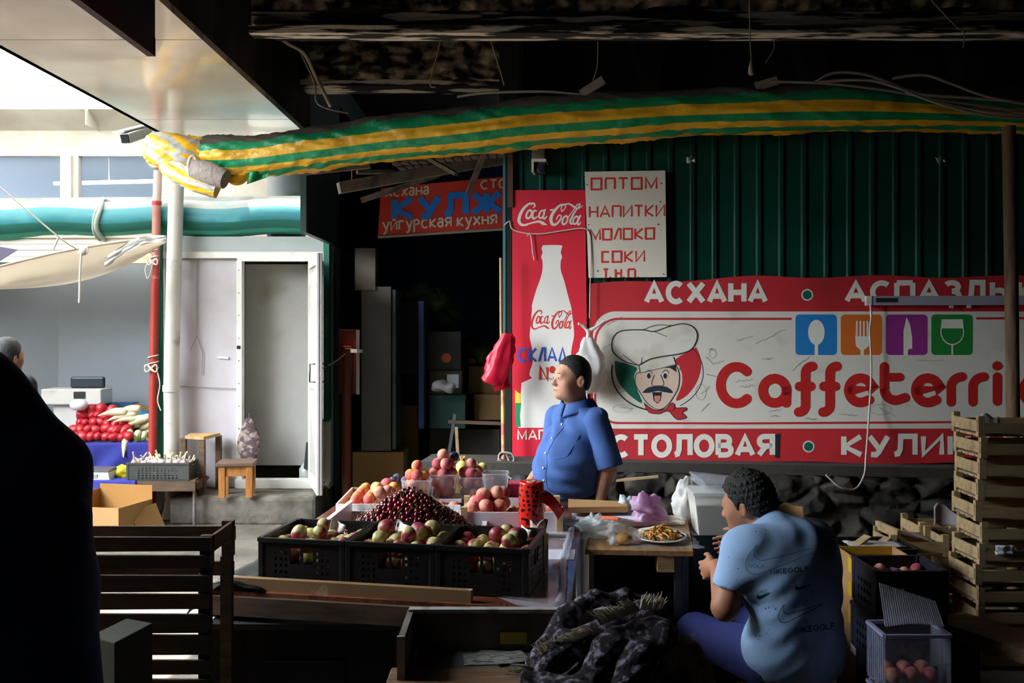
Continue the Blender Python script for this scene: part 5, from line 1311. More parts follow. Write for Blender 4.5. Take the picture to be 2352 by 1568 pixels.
def put(k, p, lab, grp, s=1.0):
    o = fr[k]; rt = rrot()
    if k in used: dup(o, p, rt, lab, grp, scale=s * rnd.uniform(.94, 1.06))
    else:
        used.add(k); o.location = p; o.rotation_euler = rt; tag(o, lab, 'fruit', grp)
for i, (px, y0_, y1_, Y, w_, lab, kinds, nl) in enumerate(((958, 1137, 1099, 5.16, 70, 'short clear cup of orange peaches, leftmost of the cups', 'oopo', 2), (1018, 1143, 1087, 5.22, 64, 'clear plastic cup heaped highest with dusky peaches', 'pppp', 3), (1082, 1140, 1093, 5.24, 60, 'clear plastic cup of peaches beside the empty cup', 'pppp', 2), (1138, 1145, 1085, 5.22, 60, 'empty clear plastic cup, rightmost of the cups', '', 0))):
    p, h_, wt = cup(px, y0_, y1_, Y, lab, w_, True)
    g = ('peaches in the short leftmost cup', 'peaches in the highest heaped cup', 'peaches in the cup beside the empty one', '')[i]
    L1 = ('orange peach in the short leftmost clear cup', 'dusky peach in the highest heaped clear cup', 'dusky peach in the clear cup beside the empty one', '')[i]
    for lay in range(nl + 1 if nl else 0):
        for q in range(4 if lay < nl + 1 else 1):
            a = q * 1.571 + .6 + lay * .5; rr_ = .032 + .006 * min(lay, 2) if lay < nl else .034
            put(kinds[q], p + V((rr_ * math.cos(a), rr_ * math.sin(a), .034 + .050 * lay)), L1, g)
    if nl:
        put(kinds[0], p + V((0, 0, .034 + .05 * (nl + 1) - .004)), L1, g)
        if nl == 3: put('m', p + V((.055, .04, .034 + .05 * 3.6)), 'dark plum on top behind the highest heaped cup', None)
# loose fruit behind
t = thing('fruit_carton', 'shallow carton of peaches at the back left of the table', 'carton', (-.72, 5.27, TZ))
MB().box((-.76, 5.27, TZ + .006), (.25, .5, .01)).build('bottom', card, t)
for nm, c_, d_ in (('side_panel', (-.885, 5.27, TZ + .045), (.008, .5, .08)), ('side_panel', (-.635, 5.27, TZ + .045), (.008, .5, .08)), ('front_panel', (-.76, 5.02, TZ + .045), (.25, .008, .08)), ('back_panel', (-.76, 5.52, TZ + .045), (.25, .008, .08))): MB().box(c_, d_).build(nm, offw if nm != 'back_panel' else card, t)
for r_ in range(7):
    for c_ in range(3):
        put('o' if (r_ + c_) % 3 == 0 else 'p', V((-.83 + .068 * c_, 5.06 + .068 * r_, TZ + .045)), 'peach in the carton at the back left', 'peaches in the back carton')
for r_ in range(6):
    for c_ in range(2): put('p' if (r_ * c_) % 2 else 'o', V((-.80 + .068 * c_, 5.09 + .068 * r_, TZ + .095)), 'peach in the carton at the back left', 'peaches in the back carton')
for (px, py, Y, k) in ((905, 1103, 5.25, 'm'), (912, 1098, 5.3, 'm'), (898, 1110, 5.2, 'm'), (888, 1112, 5.12, 'o'), (905, 1120, 5.05, 'o'), (865, 1120, 5.1, 'a'), (890, 1128, 5.0, 'p'), (872, 1130, 4.98, 'p')):
    put(k, P(px, py, Y), {'m': 'dark blue plum on the peaches at the back left', 'o': 'orange peach beside the blue plums at the back left', 'a': 'yellow apple on the back left peaches', 'p': 'pink peach just behind the cherry heap'}[k], {'m': 'plums on the back peaches', 'o': 'orange peaches by the plums', 'p': 'pink peaches behind the cherries', 'a': None}[k])
t = thing('fruit_bowl', 'low white bowl of yellow and red apples behind the cups', 'bowl', P(1095, 1118, 5.46)); p = V((-.19, 5.44, PZ + .002))
MB().lathe([(.06, 0), (.09, .06), (.095, .075), (.088, .07), (.055, .01)], p, 24).build('shell', offw, t)
for q in range(5): put('a', p + V((.048 * math.cos(q * 1.256), .048 * math.sin(q * 1.256), .085)), 'yellow apple in the bowl behind the cups', 'apples in the bowl')
for q in range(3): put('a', p + V((.028 * math.cos(q * 2.1), .028 * math.sin(q * 2.1), .128)), 'yellow apple in the bowl behind the cups', 'apples in the bowl')
p = P(1062, 1072, 5.40); t = thing('pomegranate', 'yellow pomegranate with a spiky crown behind the cups', 'fruit', p + V((0, 0, -.035)))
MB().sphere(p, .036, 16, 10).build('body', appm, t)
b = MB()
for q in range(6): b.tube([p + V((0, 0, .03)), p + V((.016 * math.cos(q), .016 * math.sin(q), .06))], [.009, .002], 5)
b.build('crown', M('crown_tan', '#c9a557', .7), t)
MB().box((p.x, p.y + .04, (PZ + p.z - .036) / 2), (.12, .1, p.z - .036 - PZ)).build('carton', card, label='small carton under the pomegranate behind the cups', cat='carton', loc=(p.x, p.y, PZ))
for dx in (-.06, .07, .1): put('p', p + V((dx, .06, -.02)), 'pink peach beside the pomegranate', 'peaches beside the pomegranate')
# wooden crate of peaches with white lining
wx0, wx1, wy0, wy1 = -.235, .235, 4.75, 5.07
wc = M('crate_wood', '#c9ab79', .75, var=.18, vs=6, col2='#a5875a', mix=(.45, .75), ms=4, stretch=(1.5, 6, 6), bump=.15, bs=40)
t = thing('peach_crate', 'low wooden crate with white lining full of pink peaches', 'crate', (0, 4.9, TZ))
MB().box((0, wy0, TZ + .05), (.47, .008, .09)).build('white_lining', M('lining_white', '#d6d5de', .6, var=.04), t, label='white cardboard lining along the crate front')
MB().box((0, wy0 + .014, TZ + .045), (.47, .01, .07)).build('front_slat', wc, t); MB().box((0, wy1, TZ + .055), (.47, .012, .1)).build('back_slat', wc, t)
MB().box((0, wy1 - .014, TZ + .085), (.44, .004, .05)).build('back_lining', M('lining_white', '#d6d5de'), t)
for x in (wx0, wx1):
    MB().box((x, (wy0 + wy1) / 2, TZ + .045), (.012, wy1 - wy0, .08)).build('end_board', wc, t)
    for y in (wy0 + .0, wy1 - .016): MB().box((x * .97, y, TZ + .06), (.03, .03, .12)).build('corner_post', wc, t)
MB().box((0, 4.91, TZ + .006), (.46, .32, .008)).build('floor', wc, t)
for r_ in range(4):
    for c_ in range(7): put('p', V((-.195 + .065 * c_, 4.81 + .068 * r_, TZ + .05 + rnd.uniform(-.004, .01))), 'pink peach in the wooden crate with white lining', 'peaches in the lined wooden crate', .98)
for (x, y, z) in ((-.19, 4.83, .105), (-.125, 4.82, .11), (-.06, 4.84, .108), (-.17, 4.9, .11), (-.10, 4.89, .115), (-.04, 4.9, .112), (-.14, 4.86, .16), (-.075, 4.87, .165), (-.18, 4.96, .11), (-.11, 4.96, .115), (-.045, 4.96, .15)): put('p', V((x, y, TZ + z)), 'large pink peach piled at the left of the wooden crate', 'peaches piled in the wooden crate', 1.12)
t = thing('fruit_punnet', 'white punnet of pink fruit under film between the cherries and the wooden crate', 'punnet', P(1015, 1180, 4.98))
p = V((-.36, 4.99 + .08, TZ)); MB().box(p + V((0, -.05, .045)), (.2, .01, .07)).build('front_wall', trw, t); MB().box(p + V((0, .05, .05)), (.2, .01, .085)).build('back_wall', trw, t); MB().box(p + V((0, 0, .015)), (.2, .1, .02)).build('bottom', trw, t)
for k in range(3): put('p', p + V((-.065 + .065 * k, 0, .06)), 'pink peach in the white punnet', 'peaches in the white punnet')
MB().box((.06, 5.36, TZ + .07), (.16, .12, .14)).build('pink_carton', [M('carton_pink', '#c8375a', .6)], label='pink topped carton behind the red dotted roll', cat='carton', loc=(.06, 5.36, TZ))
# roll of red bags with black dots
dm = bpy.data.materials.new('dotted_film'); dm.use_nodes = True
N_, K_ = dm.node_tree.nodes, dm.node_tree.links; bs_ = N_['Principled BSDF']; tc_ = N_.new('ShaderNodeTexCoord'); vo = N_.new('ShaderNodeTexVoronoi'); vo.inputs['Scale'].default_value = 46; vo.inputs['Randomness'].default_value = .55
K_.new(tc_.outputs['Object'], vo.inputs['Vector']); lt = N_.new('ShaderNodeMath'); lt.operation = 'LESS_THAN'; lt.inputs[1].default_value = .36
K_.new(vo.outputs['Distance'], lt.inputs[0]); mx_ = N_.new('ShaderNodeMix'); mx_.data_type = 'RGBA'; mx_.inputs[6].default_value = lin('#d4261b'); mx_.inputs[7].default_value = lin('#140c0c')
K_.new(lt.outputs[0], mx_.inputs[0]); K_.new(mx_.outputs[2], bs_.inputs['Base Color']); bs_.inputs['Roughness'].default_value = .22
p = G(1221, 1240, TZ); rp_ = p + V((0, .055, 0)); rr_ = 29 / F * rp_.y; hh = .262
t = thing('bag_roll', 'upright red roll of plastic bags printed with black dots', 'roll', rp_)
b = MB(); b.lathe([(rr_ * .97, 0), (rr_, .004), (rr_ * 1.01, hh * .5), (rr_ * .99, hh - .008), (rr_ * .93, hh), (rr_ * .35, hh - .004)], rp_, 36, cap=False); b.build('wound_film', dm, t)
MB().lathe([(rr_ * .36, hh - .03), (rr_ * .36, hh + .001), (rr_ * .22, hh + .001), (rr_ * .22, hh - .03)], rp_, 20, cap=False).build('core', M('core_tan', '#b9a58c', .8), t)
def tail(u, v):
    a = rp_ + V((rr_ * .75, -rr_ * .6, hh * .88)); b_ = P(1297, 1172, 4.62)
    q = a.lerp(b_, u); q.z += .02 * math.sin(u * 3.1) - .062 * v * (1 - .25 * u) * 1; q.x -= .03 * v * u; q.y += .012 * math.sin(u * 6 + v * 2); return q
MB().grid(tail, 20, 8).build('loose_tail', dm, t, solid=.0015)
MB().grid(lambda u, v: rp_ + V((rr_ * (1.0 + .3 * u * (1 - v)), -rr_ * .3 - .02 * u, hh * (.35 - .35 * v) + .0)), 8, 8).build('loose_flap', dm, t, solid=.0015)
# small wooden box with paper, papers and film on the table
p = G(1228, 1308, TZ) + V((0, .05, 0)); t = thing('small_box', 'small wooden box stuffed with paper beside the right black crate', 'box', p)
for sx in (-1, 1): MB().box(p + V((sx * .045, 0, .05)), (.01, .12, .1)).build('side_board', wc, t)
for sy in (-1, 1): MB().box(p + V((0, sy * .055, .05)), (.08, .01, .09)).build('end_board', wc, t)
MB().box(p + V((.045, -.05, .075)), (.02, .02, .15)).build('corner_post', wc, t)
MB().sphere(p + V((-.01, -.01, .055)), .036, 14, 9).build('melon', M('melon_tan', '#c99b4d', .6, var=.1), label='small tan fruit lying in the little paper-stuffed box', cat='fruit', loc=p + V((0, 0, .02)))
MB().grid(lambda u, v: p + V((.035 * math.sin(u * 4) + .01, -.02 + .04 * u + .02 * math.sin(v * 5), .06 + .12 * v + .02 * math.sin(u * 7))), 10, 10).build('crumpled_paper', M('paper_cream', '#ddd3bf', .8), label='crumpled cream paper standing in the little wooden box', cat='paper', loc=p + V((0, 0, .06)), solid=.002)
def flat(name, px4, z, th, mat, label, cat):
    q = [G(x, y, z) for x, y in px4]
    return MB().slab(q, V((0, 0, th))).build(name, mat, label=label, cat=cat, loc=(q[0] + q[2]) / 2)
pap = M('paper_white', '#e6e5ee', .6, var=.03)
flat('paper_sheet', [(1252, 1238), (1306, 1240), (1312, 1213), (1258, 1212)], TZ + .001, .002, pap, 'white paper sheet on the table right of the red roll', 'paper')
flat('paper_sheet', [(1245, 1285), (1318, 1285), (1322, 1262), (1250, 1262)], TZ + .001, .002, pap, 'white paper sheet nearer on the table beside the film edge', 'paper')
flm = film('film_sheet', '#c9ccda', .34, .18)
flmb = film('film_edge', '#cfd2de', .6, .25)
t = thing('plastic_film', 'clear plastic film laid over the right part of the fruit table', 'sheet', G(1260, 1350, TZ))
def flf(u, v):
    a = G(1150, 1372, TZ).lerp(G(1255, 1205, TZ), v); b_ = G(1290, 1398, TZ).lerp(G(1322, 1195, TZ), v)
    q = a.lerp(b_, u); q.z = TZ + .004 + .004 * abs(nz(u * 9, v * 7, 2)); return q
MB().grid(flf, 20, 30).build('sheet', flm, t)
MB().tube([G(1283 + 30 * k + 4 * math.sin(k * 9), 1398 - 205 * k, TZ) + V((0, 0, .012)) for k in np.linspace(0, 1, 20)], [.016 + .004 * math.sin(k * 3) for k in range(20)], 10).build('rolled_edge', flmb, t)
MB().grid(lambda u, v: G(1142 + 148 * u, 1374 + 20 * u + v * (26 * u), TZ) + V((0, -.004, .006 - .02 * v * u)), 14, 6).build('front_fold', flmb, t)
# ------------------------------------------------------------------ eating table beside it
EZ = .82
q4 = [G(1344, 1262, EZ), G(1592, 1266, EZ), V((.93, 5.29, EZ)), V((.43, 5.29, EZ))]
t = thing('eating_table', 'small wooden side table where the lunch plate stands', 'table', (.62, 4.9, 0))
MB().slab(q4, V((0, 0, -.022))).build('top', raw, t)
MB().box((q4[0].x + .03, q4[0].y + .02, .4), (.022, .02, .8)).build('panel_edge', M('edge_grey', '#7e7267', .8, var=.3), t)
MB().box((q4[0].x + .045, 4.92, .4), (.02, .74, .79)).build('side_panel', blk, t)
MB().box((.66, 5.2, .4), (.46, .02, .79)).build('back_panel', blk, t)  # added black board standing in for the shade under the table
MB().box((q4[1].x - .12, q4[1].y + .06, EZ - .06), (.075, .09, .075)).build('corner_block', wood, t)
lg = M('leg_grey', '#3d4548', .5, var=.2)
for p in ((q4[1].x - .06, q4[1].y + .06), (q4[1].x - .02, q4[1].y + .10), (.88, 5.2)): MB().box((p[0], p[1], .4), (.03, .03, .8)).build('leg', lg, t)
foam = M('foam_white', '#dcdae6', .6, var=.03)
o = flat('foam_board', [(1312, 1214), (1533, 1206), (1512, 1181), (1314, 1182)], EZ + .003, .028, foam, 'white foam board lying on the side table under the knife', 'board')
t = thing('kitchen_knife', 'knife with an orange handle lying on the white foam board', 'knife', G(1395, 1192, EZ + .034))
MB().tube([G(1371, 1187, EZ + .042), G(1400, 1190, EZ + .042), G(1421, 1192, EZ + .042)], [.009, .011, .010], 8).build('handle', M('handle_orange', '#d9623a', .4), t)
MB().slab([G(1421, 1195, EZ + .04), G(1478, 1200, EZ + .04), G(1470, 1197, EZ + .04), G(1421, 1189, EZ + .04)], V((0, 0, .002))).build('blade', M('steel', '#aab0b8', .25, .9), t)
def crumple(name, c, r, mat, label, seed, n=40, rough_=.5):
    b = MB().sphere(c, r, n, n * 2 // 3); R = V(r); vs = []
    for p in b.v:
        d = V(p) - V(c); u = V((d.x / R.x, d.y / R.y, d.z / R.z))
        k = 1 + rough_ * nz(u.x * 1.4, u.y * 1.4, u.z * 1.4 + seed) + rough_ * .8 * (.22 - abs(nz(u.x * 2.6, u.y * 2.6, u.z * 2.6 + seed))) - rough_ * .35 * abs(nz(u.x * 6, u.y * 6, u.z * 6 + seed)) + .25 * rough_ * nz(u.x * 9, u.y * 9, u.z * 9 + seed)
        q = V(c) + d * k; q.z = max(q.z, c[2] - R.z * .8); vs.append(tuple(q))
    b.v = vs
    return b.build(name, mat, label=label, cat='bag', loc=V(c) - V((0, 0, R.z * .8)))
crumple('yellow_bag', G(286, 1098, zt) + V((0, .02, .05)), (.10, .05, .07), M('bag_yellow', '#c9b81a', .4, transl=.3, var=.1), 'crumpled yellow plastic bag beside the garlic crate', 6, rough_=.5)
crumple('pink_bag', G(1484, 1196, EZ + .03) + V((0, 0, .06)), (.085, .07, .075), M('bag_pink', '#dcb6d6', .35, var=.06, transl=.45), 'crumpled pale pink plastic bag on the white foam board', 5, rough_=.7)
crumple('white_bag', G(1442, 1184, EZ + .03) + V((0, .1, .035)), (.04, .04, .05), M('bag_pale', '#d5e2e6', .35, var=.05, transl=.4), 'small pale bluish bag tucked behind the pink bag', 9, rough_=.6)
crumple('clear_bag', G(1362, 1232, EZ) + V((0, .02, .035)), (.10, .075, .055), film('bag_clear', '#dfe8e6', .42, .12), 'crumpled clear plastic bag on the left of the side table', 2, rough_=.9)
t = crumple('bread_bag', G(1428, 1248, EZ) + V((-.01, .02, .036)), (.075, .055, .045), film('bag_clear2', '#e6e4e4', .5, .12), 'half open clear bag holding a piece of bread', 7, rough_=.8)
b = MB().sphere(G(1432, 1250, EZ) + V((0, -.01, .028)), (.042, .035, .026), 18, 12); b.build('bread', M('bread_crust', '#b9803f', .8, var=.2, col2='#dcc7a0', mix=(.5, .65), ms=12), label='round brown bread piece in the clear bag', cat='bread', loc=G(1432, 1250, EZ))
pc = G(1522, 1248, EZ) + V((0, .05, 0)); tl_ = Matrix.Translation(pc + V((0, 0, .012))) @ Matrix.Rotation(math.radians(4), 4, 'X')
t = thing('dinner_plate', 'white dinner plate of fried strips on the side table', 'plate', pc)
MB().lathe([(.0, .0), (.075, 0), (.10, .010), (.128, .018), (.128, .022), (.10, .015), (.075, .006), (0, .006)], seg=40, xf=tl_, cap=False).build('dish', M('china', '#e9e7ea', .2), t)
b = MB()
for k in range(110):
    a, r_ = rnd.uniform(0, 6.28), .09 * math.sqrt(rnd.random()); z = .012 + .045 * (1 - (r_ / .1) ** 1.3) * rnd.uniform(.5, 1)
    p = pc + V((r_ * math.cos(a), r_ * math.sin(a) * .8, z + .008)); d = V((rnd.uniform(-1, 1), rnd.uniform(-1, 1), rnd.uniform(-.3, .5))).normalized() * rnd.uniform(.018, .034)
    b.tube(bez([p - d, p + V((0, 0, .012)), p + d], 3), rnd.uniform(.003, .0055), 5, mi=rnd.choice((0, 0, 0, 1, 2)))
b.build('fried_strips', [M('fry_gold', '#c98a35', .5, var=.2), M('fry_pale', '#dcc07e', .5), M('fry_brown', '#6f2f1c', .5)], label='heap of golden fried strips on the white plate', cat='food', kind='stuff', loc=pc + V((0, 0, .015)))
MB().grid(lambda u, v: pc + V(((u - .5) * .34 + .02 * nz(v * 5, 1), (v - .5) * .26 - .03 + .02 * nz(u * 6, 3), .003 + .006 * abs(nz(u * 9, v * 9, 1)))), 24, 18).build('cling_film', film('cling', '#dcdce2', .3, .1), label='piece of cling film under the dinner plate', cat='film', loc=pc)
flat('cardboard_strip', [(1305, 1178), (1442, 1176), (1440, 1164), (1305, 1158)], EZ + .05, .03, M('cardboard', ''), 'long brown cardboard strip at the back of the side table', 'cardboard')
flat('printed_sheet', [(1535, 1206), (1575, 1205), (1568, 1184), (1530, 1184)], EZ + .002, .003, M('sheet_tan', '#a08a72', .6, col2='#d9d3c9', mix=(.5, .6), ms=9), 'creased printed sheet at the right back of the side table', 'paper')
# white tubs on a dark stand
SZ = .80
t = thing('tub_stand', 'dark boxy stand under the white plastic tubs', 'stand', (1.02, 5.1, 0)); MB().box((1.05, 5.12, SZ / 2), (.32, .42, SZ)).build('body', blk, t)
tubm = film('tub_milky', '#eff2f0', .6, .35)
p = V((1.02, 4.98, SZ + .002)); t = thing('plastic_tub', 'milky square plastic tub with a clear lid beside the seated man', 'tub', p)
b = MB(); b.hexa([p + V(q) for q in ((-.1, -.08, 0), (.1, -.08, 0), (-.1, .1, 0), (.1, .1, 0), (-.125, -.1, .2), (.125, -.1, .2), (-.125, .12, .2), (.125, .12, .2))]); b.f.pop(1); b.m.pop(); b.sm.pop(); b.build('body', tubm, t)
MB().box(p + V((0, .01, .205)), (.262, .235, .014)).build('rim', tubm, t)
MB().hexa([p + V(q) for q in ((-.098, -.078, .004), (.098, -.078, .004), (-.098, .098, .004), (.098, .098, .004), (-.115, -.09, .15), (.115, -.09, .15), (-.115, .11, .15), (.115, .11, .15))]).build('white_filling', M('filling_white', '#f0ede2', .7, var=.05), t)
lid = MB().box((0, 0, 0), (.2, .2, .03), rot=Euler((.1, .12, .2)).to_matrix()).box((0, 0, .018), (.215, .215, .01), rot=Euler((.1, .12, .2)).to_matrix()); lid.v = [tuple(V(q) + p + V((.01, .03, .24))) for q in lid.v]; lid.build('lid', cupm, t)
crumple('white_sack', V((.93, 5.22, SZ + .10)), (.09, .07, .12), M('bag_white', ''), 'white plastic sack behind the milky tub', 11, rough_=.35)
# ================================================================== people
def Rz(a): return Matrix.Rotation(math.radians(a), 3, 'Z')
def head_prims(C, R, s=1.0, jaw=1.0):
    """skull, face, nose, lips, chin, ears and neck stub; C = head centre, face towards local -Y"""
    C = V(C); q = lambda x, y, z: C + R @ (V((x, y, z)) * s); r3 = lambda *a: tuple(k * s for k in a)
    return [e_ell(q(0, .012, .022), r3(.078, .097, .10), .03, R), e_ell(q(0, -.032, -.03), r3(.066 * jaw, .068, .085), .03, R),
            e_ell(q(0, -.045, -.078), r3(.054 * jaw, .05, .036), .025, R), e_ell(q(.04, -.058, -.036), r3(.03, .026, .03), .02, R), e_ell(q(-.04, -.058, -.036), r3(.03, .026, .03), .02, R),
            e_cap(q(-.034, -.082, .014), q(.034, -.082, .014), .013 * s, .013 * s, .025), ('E', q(.031, -.102, -.004), V(r3(.017, .012, .010)), R, 0, .010), ('E', q(-.031, -.102, -.004), V(r3(.017, .012, .010)), R, 0, .010),
            e_ell(q(.031, -.092, .001), r3(.016, .010, .006), .004, R), e_ell(q(-.031, -.092, .001), r3(.016, .010, .006), .004, R), e_ell(q(.031, -.091, -.013), r3(.015, .010, .006), .005, R), e_ell(q(-.031, -.091, -.013), r3(.015, .010, .006), .005, R),
            e_cap(q(0, -.094, .004), q(0, -.114, -.036), .009 * s, .013 * s, .010), e_ell(q(.013, -.104, -.040), r3(.010, .010, .008), .006, R), e_ell(q(-.013, -.104, -.040), r3(.010, .010, .008), .006, R),
            e_ell(q(0, -.096, -.066), r3(.024, .011, .007), .006, R), e_ell(q(0, -.094, -.077), r3(.021, .011, .007), .004, R), e_ell(q(0, -.080, -.102), r3(.026, .022, .018), .02, R),
            e_ell(q(.084, .016, -.02), r3(.011, .021, .034), .006, R @ Rz(-20)), e_ell(q(-.084, .016, -.02), r3(.011, .021, .034), .006, R @ Rz(20)),
            ('E', q(.094, .010, -.02), V(r3(.007, .010, .018)), R, 0, .004), ('E', q(-.094, .010, -.02), V(r3(.007, .010, .018)), R, 0, .004)]
def hair_mb(C, R, xf, s=1.0, cut=0, top=.008, tuft=.0, seed=0):
    C = V(C); q = lambda x, y, z: C + R @ (V((x, y, z)) * s)
    P_ = [e_ell(q(0, .013, .023), tuple(k * s for k in (.078 + top, .097 + top, .10 + top)), .02, R), e_ell(q(0, .03, -.03), tuple(k * s for k in (.068 + top, .072 + top, .07)), .03, R)]
    if tuft: P_.append(('f', lambda X, Y, Z: -tuft * np.abs(np.sin(X * 210 + 40 * Z + seed) * np.sin(Y * 190 + 3 * seed) * np.sin(Z * 120 + X * 60))))
    Q_ = R.transposed()
    def line(X, Y, Z):                      # hairline: forehead, temple, sideburn, round the ear, nape
        x, y, z = (X - C.x) / s, (Y - C.y) / s, (Z - C.z) / s
        ly = Q_[1][0] * x + Q_[1][1] * y + Q_[1][2] * z; lz = Q_[2][0] * x + Q_[2][1] * y + Q_[2][2] * z; lx = Q_[0][0] * x + Q_[0][1] * y + Q_[0][2] * z
        zl = np.interp(ly, [-.11, -.085, -.06, -.035, -.022, -.014, -.006, .002, .03, .04, .06, .09], [.105, .078, .066, .03, .012, -.02, -.022, .008, .006, -.04, -.062, -.07]) + cut
        return (zl - lz + .004 * np.sin(lx * 420 + ly * 380) * np.sin(ly * 510 + seed)) * .8
    P_.append(('q', line))
    return soft_mb(P_, .006, xf=xf)
def hand_prims(wr, R, side=1, curl=.5, s=1.0):
    """palm, thumb and four jointed fingers hanging along local -Z from the wrist"""
    q = lambda x, y, z: V(wr) + R @ (V((x * side, y, z)) * s)
    o = [e_cap(q(0, 0, .01), q(0, 0, -.03), .026 * s, .030 * s, .02), e_ell(q(0, -.004, -.062), (.018 * s, .042 * s, .045 * s), .02, R)]
    for i, (y, l) in enumerate(((-.034, .068), (-.012, .077), (.010, .072), (.030, .057))):
        a = q(0, y, -.092); b_ = q(-.012 * curl, y * 1.05, -.092 - l * .45); c = q(-.035 * curl, y * 1.08, -.092 - l * .75); d = q(-.06 * curl, y * 1.05, -.092 - l * .92)
        o += [e_cap(a, b_, .0095 * s, .009 * s, .006), e_cap(b_, c, .009 * s, .0082 * s, .004), e_cap(c, d, .0082 * s, .007 * s, .004)]
    o += [e_cap(q(-.008, -.036, -.035), q(-.018, -.062, -.065), .013 * s, .0105 * s, .012), e_cap(q(-.018, -.062, -.065), q(-.026, -.066, -.095), .0105 * s, .008 * s, .004)]
    return o
skin = M('skin_tan', '#c08d72', .55, var=.08, vs=12, sss=.08, col2='#b0765f', mix=(.5, .75), ms=9)
skin2 = M('skin_brown', '#ab7357', .55, var=.08, vs=12, sss=.08)
hairm = M('hair_black', '#15110f', .55, var=.4, vs=60, bump=.8, bs=160)
eyew = M('eye_white', '#d8d2ca', .3); eyed = M('eye_dark', '#1a120e', .2)
def check_mat(name, col, col2, sc_, amt=.35):
    m = M(name, col, .85, var=.1, vs=10, bump=.7, bs=9)
    nt = m.node_tree; N = nt.nodes; L = nt.links; b = N['Principled BSDF']
    src = b.inputs['Base Color'].links[0].from_socket; tc = N.new('ShaderNodeTexCoord')
    mx = N.new('ShaderNodeMix'); mx.data_type = 'RGBA'; acc = None
    for d in ('X', 'Z'):
        wv = N.new('ShaderNodeTexWave'); wv.bands_direction = d; wv.inputs['Scale'].default_value = sc_; wv.inputs['Distortion'].default_value = .3
        L.new(tc.outputs['Object'], wv.inputs['Vector'])
        if acc is None: acc = wv.outputs['Fac']
        else:
            mt = N.new('ShaderNodeMath'); mt.operation = 'MINIMUM'; L.new(acc, mt.inputs[0]); L.new(wv.outputs['Fac'], mt.inputs[1]); acc = mt.outputs[0]
    rg = N.new('ShaderNodeMapRange'); rg.inputs[1].default_value = .12; rg.inputs[2].default_value = .3; rg.inputs[3].default_value = amt; rg.inputs[4].default_value = 0
    L.new(acc, rg.inputs[0]); L.new(rg.outputs[0], mx.inputs[0]); L.new(src, mx.inputs[6]); mx.inputs[7].default_value = lin(col2); L.new(mx.outputs[2], b.inputs['Base Color'])
    return m
from mathutils.bvhtree import BVHTree
def wrap_bvh(mb): return BVHTree.FromPolygons([V(p) for p in mb.v], mb.f)
def on(bvh, off=.002):                        # a mark printed on cloth: follow the sight line to the garment and sit on it
    def f(px, py):
        d = V(((px - CX) / F, 1, -(py - CY) / F)).normalized()
        h, n, i, dist = bvh.ray_cast(V((0, 0, ZC)), d)
        if h is not None: f.last = h - d * off
        return f.last
    f.last = None
    return f
def printed(parent, name, mat, bvh, strokes, fills=(), off=.002):
    b = MB(); g = on(bvh, off); global WN
    for pts, wd, rd in strokes:
        t_ = MB(); ok = [True]
        def mp(x, y):
            q = g(x, y)
            if q is None: ok[0] = False; return V((0, 0, 0))
            return q
        stroke(t_, pts, wd, mp, 0, rd)
        if ok[0]: b.add(t_.v, t_.f)
    for pts in fills:
        q = [g(*p) for p in pts]
        if all(x is not None for x in q): b.poly(q)
    return b.build(name, mat, parent)
# ---------------------------------------------------------------- the standing seller
YV = 5.72; org = V((.365, YV, 0)); BA = -46
T = Matrix.Translation(org) @ Rz(BA).to_4x4()
t = VP_ = thing('person', 'man in a blue checked short sleeved shirt standing behind the fruit table looking left', 'person', org)
HC = (0, -.03, 1.535); HR = Rz(-20) @ Matrix.Rotation(math.radians(-3), 3, 'X')
body = [e_ell((0, .0, 1.16), (.15, .10, .2), .05), e_ell((0, -.06, 1.02), (.16, .15, .17), .05), e_ell((0, .0, .9), (.165, .125, .14), .05), e_cap((0, .02, 1.30), (0, -.015, 1.47), .068, .064, .03),
        e_cap((-.11, .01, 1.30), (.11, .01, 1.30), .055, .055, .04)]
for s in (-1, 1):
    body += [e_cap((s * .095, 0, .86), (s * .11, -.01, .47), .095, .062, .03), e_cap((s * .11, -.01, .47), (s * .115, .03, .09), .06, .042, .02), e_cap((s * .115, .04, .05), (s * .125, -.14, .035), .042, .035, .02)]
el, wl_ = V((.215, .03, 1.05)), V((.20, -.02, .86)); er, wr_ = V((-.17, -.02, 1.07)), V((-.13, -.24, .93))
body += [e_cap((.165, .01, 1.285), el, .058, .052, .03), e_cap(el, wl_, .050, .034, .015), e_cap((-.145, .01, 1.285), er, .058, .052, .03), e_cap(er, wr_, .050, .034, .015)]
body += head_prims(HC, HR, 1.03, 1.12) + [e_ell((0, -.065, 1.435), (.055, .05, .03), .03)]
body += hand_prims(wl_ + V((0, 0, -.01)), Rz(10), 1, .7) + hand_prims(wr_ + V((0, -.01, -.005)), Matrix.Rotation(-1.0, 3, 'X'), -1, .8)
soft_mb(body, .0075, xf=T).build('body', skin, t)
hair_mb(HC, HR, T, 1.03, cut=.0, top=.005).build('hair', hairm, t)
def face_bits(par, HC, HR, T, s):
    for sx in (-1, 1):
        c = T @ (V(HC) + HR @ (V((.031 * sx, -.0945, -.006)) * s)); MB().sphere(c, .0068 * s, 10, 8).build('eye', eyed, par)
        a = [T @ (V(HC) + HR @ (V((sx * x, y, z)) * s)) for x, y, z in ((.016, -.0985, .020), (.034, -.0965, .022), (.052, -.082, .014))]
        if sx > 0: MB().tube([T @ (V(HC) + HR @ (V((x, y, -.0715)) * s)) for x, y in ((-.022, -.0985), (-.01, -.1055), (0, -.1065), (.01, -.1055), (.022, -.0985))], [.001, .0022, .0022, .0022, .001], 6).build('mouth', M('lip_line', '#7a4238', .6), par)
        MB().tube(a, [.002, .003, .0018], 6).build('eyebrow', hairm, par)
